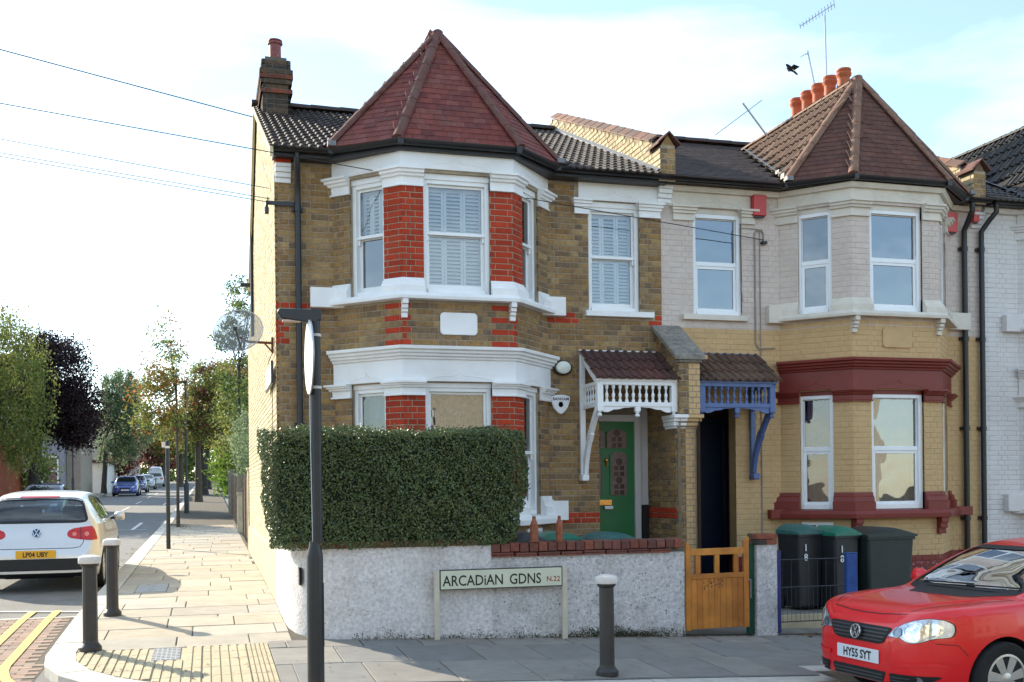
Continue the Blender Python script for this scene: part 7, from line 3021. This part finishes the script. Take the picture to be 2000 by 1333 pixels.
for x in (1.32, 1.5, 1.75, 2.0, 2.4, 2.9, 3.3, 3.45):
    w, zt = cr(PC.wid, x) - .09, cr(PC.top, x) - .05
    wr = cr(PC.rw, x) - .07
    zl_ = min(cr(PC.belt, x), zt - .04)
    cab.append([(x, w, .42), (x, w, zl_), (x, wr, zt - .05), (x, wr * .6, zt), (x, -wr * .6, zt), (x, -wr, zt - .05), (x, -w, zl_), (x, -w, .42)])
n = 8
cabv = [p for r_ in cab for p in r_]
cabf = [(i * n + j, i * n + (j + 1) % n, (i + 1) * n + (j + 1) % n, (i + 1) * n + j) for i in range(len(cab) - 1) for j in range(n)] + [tuple(range(n))[::-1], tuple((len(cab) - 1) * n + j for j in range(n))]
wx = ((.80, .30), (3.26, .30))
cut(PB_, [(cabv, cabf), prism(wsc, 'x', .9, 2.0), prism(sw1, 'y', -1, 1), prism(sw2, 'y', -1, 1)] +
    [cyl_y(x, .30, .345, s_ * .55, s_ * 1.0) for x, _ in wx for s_ in (-1, 1)], m_arch)


def patch(t, name, poly, axis, m, off=.004, step=.05, parent=None, sk=None, skirt=.012, smooth=True):
    q = MB()
    (sk or SK).patch(q, poly, axis, off, step, skirt=skirt)
    return q.build(name, m, parent or t, local=True, smooth=smooth, ang=50)


patch(P, 'windscreen', wsc, 'front', m_cgl2, -.004, .06, skirt=0)
for sd in ('left', 'right'):
    patch(P, 'side_window', sw1, sd, m_cgl2, -.004, .06, skirt=0)
    patch(P, 'side_window', sw2, sd, m_cgl2, -.004, .06, skirt=0)


def frame_line(t, name, poly, axis, m, w, sk=None, off=.003):
    q = MB()
    (sk or SK).line(q, list(poly) + [poly[0]], axis, w, off)
    return q.build(name, m, t, local=True)


frame_line(P, 'windscreen_seal', wsc, 'front', m_trim, .03)
for sd in ('left', 'right'):
    frame_line(P, 'window_seal', sw1, sd, m_trim, .03)
    frame_line(P, 'window_seal', sw2, sd, m_trim, .03)
for x, r_ in wx:
    for s_ in (-1, 1):
        wheel(P, x, s_ * .735, r_, s_, 7, .185)
# front: grille, badge, plate, lower grilles, fog lamps, bumper strips, headlights
gr = round_poly([(-.385, .70), (.385, .70), (.315, .575), (.25, .555), (-.25, .555), (-.315, .575)], .03)
G = patch(P, 'upper_grille', gr, 'front', m_trim, .006, .04)
for z in (.585, .615, .645, .675):
    q = MB()
    hw = .30 + (z - .585) * .55
    SK.line(q, [(-hw, z), (hw, z)], 'front', .011, .012)
    q.build('grille_bar', mat('grille_bar_grey', (.06, .06, .065), .3, .1, spec=.6), G, local=True)
q = MB()
hp = SK.hit((0, .63), 'front', .028)
q.lathe([(.058, -.012), (.058, .004), (.052, .006)], hp, 24, axis=(-1, 0, .12))
q.build('badge_plate', mat('badge_dark', (.05, .05, .06), .3), G, local=True)
q = MB()
emblem(q, hp + Vector((-.012, 0, .001)), (0, -1, 0), (.14, 0, 1), .057)
q.build('badge', m_chrome, G, local=True)
q = MB()
pp = SK.hit((0, .445), 'front', .012)
q.box(pp.x - .006, pp.x + .006, -.26, .26, .39, .502)
N_ = q.build('number_plate', m_plate_w, P, local=True, bevel=.003)
q = MB()
text_mesh(q, 'HY55 SYT', (pp.x - .0075, 0, .412), (0, -1, 0), (0, 0, 1), .098, center=True, bold=.032, xs=.84)
q.build('plate_lettering', m_let, N_, local=True)
lg = round_poly([(-.335, .335), (.335, .335), (.29, .225), (-.29, .225)], .02)
G2 = patch(P, 'lower_grille', lg, 'front', m_trim, .005, .04)
for z in (.25, .278, .306):
    q = MB()
    SK.line(q, [(-.30, z), (.30, z)], 'front', .010, .012)
    q.build('grille_bar', MATS['grille_bar_grey'], G2, local=True)
for s_ in (-1, 1):
    fg = round_poly([(s_ * .375, .335), (s_ * .375, .225), (s_ * .60, .235), (s_ * .70, .325), (s_ * .69, .335)], .02)
    F_ = patch(P, 'side_grille', fg, 'front', m_trim, .005, .04)
    for z in (.255, .28, .305):
        q = MB()
        SK.line(q, [(s_ * .39, z), (s_ * .55, z)], 'front', .009, .012)
        q.build('grille_bar', MATS['grille_bar_grey'], F_, local=True)
    q = MB()
    hp = SK.hit((s_ * .60, .285), 'front', .01)
    q.lathe([(.04, -.01), (.042, .01), (.03, .004), (.001, 0)], hp, 16, axis=(-1, s_ * .4, 0))
    q.build('fog_lamp', m_chrome, F_, local=True, smooth=True)
    q = MB()
    SK.line(q, [(s_ * .36, .415), (s_ * .52, .42), (s_ * .66, .43), (s_ * .735, .44)], 'front', .035, .010)
    q.build('bumper_strip', m_redp, P, local=True)
    hl = [(s_ * a, b + .085) for a, b in ((.345, .545), (.40, .60), (.48, .655), (.56, .69), (.65, .71), (.705, .70), (.735, .665), (.742, .61), (.735, .565), (.675, .555), (.63, .525), (.58, .512), (.53, .515), (.49, .535), (.47, .55))]
    hl = round_poly(hl, .015, 3)
    H_ = patch(P, 'headlight', hl, 'front', m_headl, .005, .03)
    for (a, b, r_) in ((.575, .60, .072), (.445, .585, .036), (.655, .62, .052)):
        q = MB()
        poly = [(s_ * a + math.cos(k) * r_, b + .085 + math.sin(k) * r_) for k in np.linspace(0, 6.283, 21)[:-1]]
        SK.patch(q, poly, 'front', .009, .03)
        SK.line(q, poly + [poly[0]], 'front', .012, .013)
        q.build('lamp_bowl', m_headb if r_ > .05 else mat('grey_lamp_bowl', (.22, .25, .28), .15, .2, 20, metal=.7), H_, local=True, smooth=True, ang=50)  # smallest bowl takes a darker grey metal
    frame_line(H_, 'lamp_edge', hl, 'front', m_trim, .008)
    # bonnet crease and shut lines
    q = MB()
    SK.line(q, [(.12, s_ * .44), (.3, s_ * .56), (.6, s_ * .66), (1.0, s_ * .70)], 'top', .008, .0015)
    SK.line(q, [(.06, s_ * .40), (.12, s_ * .44)], 'top', .008, .0015)
    q.build('bonnet_gap', m_trim, P, local=True)
    sd = 'left' if s_ < 0 else 'right'
    q = MB()
    SK.line(q, [(1.36, .95), (1.30, .6), (1.34, .3)], sd, .007, .0015)
    SK.line(q, [(2.36, 1.36), (2.36, .6), (2.30, .28)], sd, .007, .0015)
    SK.line(q, [(.19, .60), (.36, .585), (.44, .50)], sd, .006, .0015)
    q.build('panel_gap', m_trim, P, local=True)
    q = MB()
    SK.patch(q, round_poly([(.62 + .5, .66), (.62 + .58, .665), (.62 + .58, .70), (.62 + .5, .695)], .01), sd, .008, .03)
    q.build('side_indicator', mat('amber_lens', (.7, .22, .02), .2, .05), P, local=True)
    mirror_pod(P, m_redp, 1.50, s_ * .82, .985, s_)
q = MB()
SK.line(q, [(.115, -.44), (.09, -.2), (.085, 0), (.09, .2), (.115, .44)], 'top', .007, .0015)
q.build('bonnet_gap', m_trim, P, local=True)
# raised bonnet swage lines
q = MB()
for s_ in (-1, 1):
    pts = []
    for k in range(12):
        x = .12 + .86 * k / 11
        p = SK.hit((x, s_ * (.36 + .24 * k / 11)), 'top', .001)
        pts.append(p)
    q.tube(pts, [.004 + .004 * math.sin(k / 11 * math.pi) for k in range(12)], 6)
q.build('bonnet_crease', m_redp, P, local=True, smooth=True)
# cabin: dash, wheel, seats, papers on the dash, wipers
q = MB()
q.hexa([(1.33, -.66, .75), (1.75, -.66, .75), (1.75, .66, .75), (1.33, .66, .75), (1.33, -.62, .94), (1.62, -.6, 1.0), (1.62, .6, 1.0), (1.33, .62, .94)])
q.build('dashboard', mat('dashboard_plastic', (.03, .03, .034), .7, .1), P, local=True, bevel=.04)
q = MB()
q.tube([(1.80 + .06 * math.sin(a), .34 + .18 * math.cos(a), .98 + .17 * math.sin(a)) for a in np.linspace(0, 6.283, 21)], .014, 8)
q.bar((1.75, .34, .95), (1.80, .34, .98), .06)
q.build('steering_wheel', m_trim, P, local=True, smooth=True)
for s_ in (-1, 1):
    seat(P, 2.2, s_ * .34, .62)
seat(P, 3.0, 0.34, .66, .8, False)
seat(P, 3.0, -.34, .66, .8, False)
m_paper = mat('white_paper', (.7, .74, .78), .6, .05)
q = MB()
q.hexa([(1.36, -.50, .96), (1.55, -.46, 1.012), (1.56, -.18, 1.012), (1.38, -.2, .965), (1.36, -.50, .962), (1.55, -.46, 1.014), (1.56, -.18, 1.014), (1.38, -.2, .967)])
q.hexa([(1.34, .05, .955), (1.42, .02, .98), (1.44, .3, .98), (1.35, .32, .958), (1.34, .05, .957), (1.42, .02, .982), (1.44, .3, .982), (1.35, .32, .96)])
q.build('paper', m_paper, P, local=True)
q = MB()
for (u, v, w_, h_) in ((-.47, 1.07, .10, .085), (-.35, 1.065, .10, .085)):
    SK.patch(q, [(u - w_ / 2, v - h_ / 2), (u + w_ / 2, v - h_ / 2), (u + w_ / 2, v + h_ / 2), (u - w_ / 2, v + h_ / 2)], 'front', -.012, .05, skirt=0)
q.build('permit', mat('pale_blue_permit', (.45, .65, .78), .5, .05), P, local=True)
q = MB()
for (a, b) in ((.50, -.08), (-.02, -.60)):
    pts = [SK.hit((a + (b - a) * k / 8, 1.0 + .012 * k / 8 - .02), 'front', .015) for k in range(9)]
    pts = [p for p in pts if p is not None]
    q.tube(pts, .008, 6)
q.build('wiper', m_trim, P, local=True)
q = MB()
SK.patch(q, round_poly([(-.60, .955), (.60, .955), (.58, .985), (.3, .97), (-.3, .97), (-.58, .985)], .01), 'front', .006, .05)
q.build('scuttle', m_trim, P, local=True)

# ---------------------------------------------------------------- silver hatchback seen from behind, at the left edge
m_silv = carpaint('silver_car_paint', (.66, .65, .64), .6, .32, .6)
GC = Car(4.20,
         [(0, .58), (.03, .66), (.1, .74), (.35, .84), (.8, .92), (1.1, .975), (1.25, 1.04), (1.6, 1.24), (1.95, 1.41), (2.2, 1.46), (2.6, 1.485), (3.1, 1.47), (3.5, 1.43), (3.68, 1.395), (3.80, 1.31), (3.95, 1.14), (4.03, 1.03), (4.075, .93), (4.12, .78), (4.17, .66), (4.20, .56)],
         [(0, .56), (.05, .68), (.2, .80), (.5, .86), (1, .88), (3.3, .88), (3.8, .862), (4.0, .84), (4.1, .80), (4.17, .755), (4.20, .70)],
         [(0, .5), (.3, .74), (.8, .86), (1.2, .92), (2.4, .955), (3.4, .985), (3.85, .985), (4.03, .93), (4.1, .78), (4.2, .46)],
         [(1.1, .74), (1.6, .68), (2.2, .62), (3.0, .60), (3.6, .60), (3.85, .66), (4.0, .74), (4.2, .7)], (1.1, 1.4), (3.90, 4.06))
vs2, fs2 = GC.shell(96)
gy = 16.95
G_ = thing('parked_car', 'silver hatchback car seen from behind at the left edge of the picture', 'car', (-2.44, gy + 4.2, zg(-2.4, gy + 4.2) - .105), R(-90))
G_.rotation_euler = (0, R(.85), R(-90))
SK2 = Skin(vs2, fs2)
mb = MB()
mb.add(vs2, fs2)
GB = mb.build('body', m_silv, G_, local=True, smooth=True)
rw_ = round_poly([(-.69, 1.05), (-.60, 1.33), (-.50, 1.365), (0, 1.375), (.50, 1.365), (.60, 1.33), (.69, 1.05), (.6, 1.03), (-.6, 1.03)], .05)
ws2 = round_poly([(-.66, 1.06), (-.54, 1.39), (.54, 1.39), (.66, 1.06)], .05)
gs1 = round_poly([(1.55, 1.03), (2.05, 1.35), (2.48, 1.40), (2.48, 1.03)], .03)
gs2 = round_poly([(2.56, 1.03), (2.56, 1.40), (3.1, 1.385), (3.30, 1.33), (3.36, 1.06)], .03)
cab = []
for x in (1.5, 1.7, 2.0, 2.4, 2.9, 3.4, 3.62, 3.8):
    w, zt = cr(GC.wid, x) - .09, cr(GC.top, x) - .05
    wr = cr(GC.rw, x) - .06
    zl_ = min(cr(GC.belt, x), zt - .04)
    cab.append([(x, w, .5), (x, w, zl_), (x, wr, zt - .05), (x, wr * .6, zt), (x, -wr * .6, zt), (x, -wr, zt - .05), (x, -w, zl_), (x, -w, .5)])
cabv = [p for r_ in cab for p in r_]
cut(GB, [(cabv, cabf), prism(rw_, 'x', 3.5, 4.4), prism(ws2, 'x', 1.0, 2.2), prism(gs1, 'y', -1, 1), prism(gs2, 'y', -1, 1)] +
    [cyl_y(x, .31, .35, s_ * .58, s_ * 1.0) for x in (.86, 3.44) for s_ in (-1, 1)], m_arch)
m_cgl3 = glass('car_rear_window', (.5, .62, .64), .05)
patch(G_, 'rear_window', rw_, 'rear', m_cgl3, -.004, .06, sk=SK2, skirt=0)
patch(G_, 'windscreen', ws2, 'front', m_cgl3, -.004, .06, sk=SK2, skirt=0)
for sd in ('left', 'right'):
    patch(G_, 'side_window', gs1, sd, m_cgl3, -.004, .06, sk=SK2, skirt=0)
    patch(G_, 'side_window', gs2, sd, m_cgl3, -.004, .06, sk=SK2, skirt=0)
    frame_line(G_, 'window_seal', gs1, sd, m_trim, .03, SK2)
    frame_line(G_, 'window_seal', gs2, sd, m_trim, .03, SK2)
frame_line(G_, 'rear_window_seal', rw_, 'rear', m_trim, .035, SK2)
for x in (.86, 3.44):
    for s_ in (-1, 1):
        wheel(G_, x, s_ * .775, .31, s_, 9, .195)
for s_ in (-1, 1):
    tl = [(s_ * a, b) for a, b in ((.415, .85), (.435, .90), (.51, .935), (.66, .955), (.765, .965), (.80, .90), (.832, .765), (.76, .755), (.62, .77), (.48, .79), (.43, .815))]
    T_ = patch(G_, 'tail_light', round_poly(tl, .015, 3), 'rear', m_redl, .007, .03, sk=SK2)
    for (a, r_) in ((.52, .030), (.69, .034)):
        q = MB()
        SK2.patch(q, [(s_ * a + math.cos(k) * r_, .85 + math.sin(k) * r_) for k in np.linspace(0, 6.283, 17)[:-1]], 'rear', .011, .02)
        q.build('lamp_spot', m_redl2, T_, local=True, smooth=True)
    q = MB()
    SK2.line(q, [(s_ * .60, .95), (s_ * .61, .77)], 'rear', .007, .010)
    q.build('lamp_split', m_trim, T_, local=True)
    sd = 'left' if s_ < 0 else 'right'
    q = MB()
    SK2.line(q, [(2.52, 1.38), (2.52, .6), (2.48, .3)], sd, .007, .0015)
    SK2.line(q, [(3.34, 1.0), (3.15, .72), (3.05, .45)], sd, .007, .0015)
    SK2.line(q, [(1.5, .98), (1.46, .6), (1.5, .3)], sd, .007, .0015)
    q.build('panel_gap', m_trim, G_, local=True)
    q = MB()
    SK2.line(q, [(2.7, .84), (2.86, .845)], sd, .028, .02)
    SK2.line(q, [(1.75, .82), (1.91, .825)], sd, .028, .02)
    q.build('door_handle', m_silv, G_, local=True)
    mirror_pod(G_, m_silv, 1.62, s_ * .87, 1.02, s_)
q = MB()
SK2.line(q, [(-.66, .90), (-.645, .73), (-.60, .665), (-.5, .648), (.5, .648), (.60, .665), (.645, .73), (.66, .90)], 'rear', .009, .0015)
q.build('tailgate_gap', m_trim, G_, local=True)
q = MB()
SK2.patch(q, round_poly([(-.28, 1.383), (-.27, 1.405), (.27, 1.405), (.28, 1.383)], .01), 'rear', .012, .05)
q.build('brake_light', m_redl, G_, local=True, smooth=True)
q = MB()
hp = SK2.hit((0, .875), 'rear', .006)
q.lathe([(.06, -.01), (.06, .004)], hp, 24, axis=(1, 0, .2))
q.build('badge_plate', MATS['badge_dark'], G_, local=True)
q = MB()
emblem(q, hp + Vector((.01, 0, 0)), (0, 1, 0), (-.25, 0, 1), .064)
q.build('badge', m_chrome, G_, local=True)
q = MB()
pp = SK2.hit((0, .565), 'rear', .012)
q.box(pp.x - .005, pp.x + .006, -.27, .27, .51, .625)
N_ = q.build('number_plate', m_plate_y, G_, local=True, bevel=.003)
q = MB()
text_mesh(q, 'LP04 UBY', (pp.x + .0075, 0, .532), (0, 1, 0), (0, 0, 1), .098, center=True, bold=.032, xs=.84)
q.build('plate_lettering', m_let, N_, local=True)
q = MB()
SK2.line(q, [(-.62, .69), (-.50, .688)], 'rear', .016, .004)
q.build('script_badge', m_chrome, G_, local=True)
q = MB()
SK2.patch(q, round_poly([(-.80, .50), (.80, .50), (.80, .19), (-.80, .19)], .03), 'rear', .008, .06)
q.build('lower_bumper', m_trim, G_, local=True)
for s_ in (-1, 1):
    seat(G_, 2.25, s_ * .36, .66)
for y in (-.42, 0, .42):
    seat(G_, 3.15, y, .64, .72, y != 0)

# ---------------------------------------------------------------- cars far down the side street: same shell, simpler fittings
def far_car(lab, col, x, y, facing, metal=.3, van=False):
    """facing +1: rear towards the camera, -1: front towards the camera"""
    paint = carpaint('paint_' + lab.split()[0], col, metal, .3)
    t = thing('parked_car', lab, 'car', (x, y, zg(x, y) - .11), R(90) if facing < 0 else R(-90), 'cars parked down the side street')
    q = MB()
    v, f = GC.shell(44, 2)
    if van:
        v = [(a, b, c * (1.0 if c < 1.0 else 1.0 + (c - 1.0) * .9)) for a, b, c in v]
    q.add(v, f)
    q.build('body', paint, t, local=True, smooth=True)
    sk = Skin(v, f)
    for nm, poly, ax in (('windscreen', ws2, 'front'), ('rear_window', rw_, 'rear'), ('side_window', gs1, 'left'), ('side_window', gs2, 'left'), ('side_window', gs1, 'right'), ('side_window', gs2, 'right')):
        patch(t, nm, poly, ax, m_cgl, .006, .1, sk=sk)
    for s_ in (-1, 1):
        patch(t, 'headlight', [(s_ * .42, .62), (s_ * .50, .70), (s_ * .66, .72), (s_ * .68, .62)], 'front', m_headl, .008, .08, sk=sk)
        patch(t, 'tail_light', [(s_ * .5, .74), (s_ * .52, .88), (s_ * .76, .90), (s_ * .80, .72)], 'rear', m_redl, .008, .08, sk=sk)
        mirror_pod(t, paint, 1.62, s_ * .87, 1.02, s_)
        for xx in (.86, 3.44):
            q = MB()
            q.lathe([(.001, -.09), (.31, -.09), (.315, .09), (.2, .1), (.001, .1)], (xx, s_ * .80, .31), 20, axis=(0, s_, 0))
            W_ = q.build('wheel', m_tyre, t, local=True)
            q = MB()
            q.lathe([(.19, .1), (.19, .115), (.001, .118)], (xx, s_ * .80, .31), 14, axis=(0, s_, 0))
            q.build('rim', m_hub, W_, local=True)
    patch(t, 'grille', [(-.38, .50), (.38, .50), (.34, .60), (-.34, .60)], 'front', m_trim, .008, .08, sk=sk)
    patch(t, 'lower_grille', [(-.5, .28), (.5, .28), (.45, .38), (-.45, .38)], 'front', m_trim, .008, .08, sk=sk)
    q = MB()
    hp = sk.hit((0, .44), 'front', .01)
    q.box(hp.x - .005, hp.x + .005, -.26, .26, .39, .50)
    q.build('number_plate', m_plate_w, t, local=True)
    return t


far_car('dark blue estate car parked behind the silver hatchback', (.03, .05, .13), -6.0, 42.0, -1)
far_car('bright blue saloon car parked facing the camera down the street', (.035, .075, .30), -5.72, 80.5, -1)
far_car('dark green car parked behind the bright blue one', (.015, .045, .045), -5.75, 92, -1)
far_car('grey silver car third in the distant parked row', (.25, .28, .29), -5.7, 105, -1, .6)
far_car('white van at the far end of the distant parked row', (.7, .72, .74), -5.4, 122, 1, 0, True)
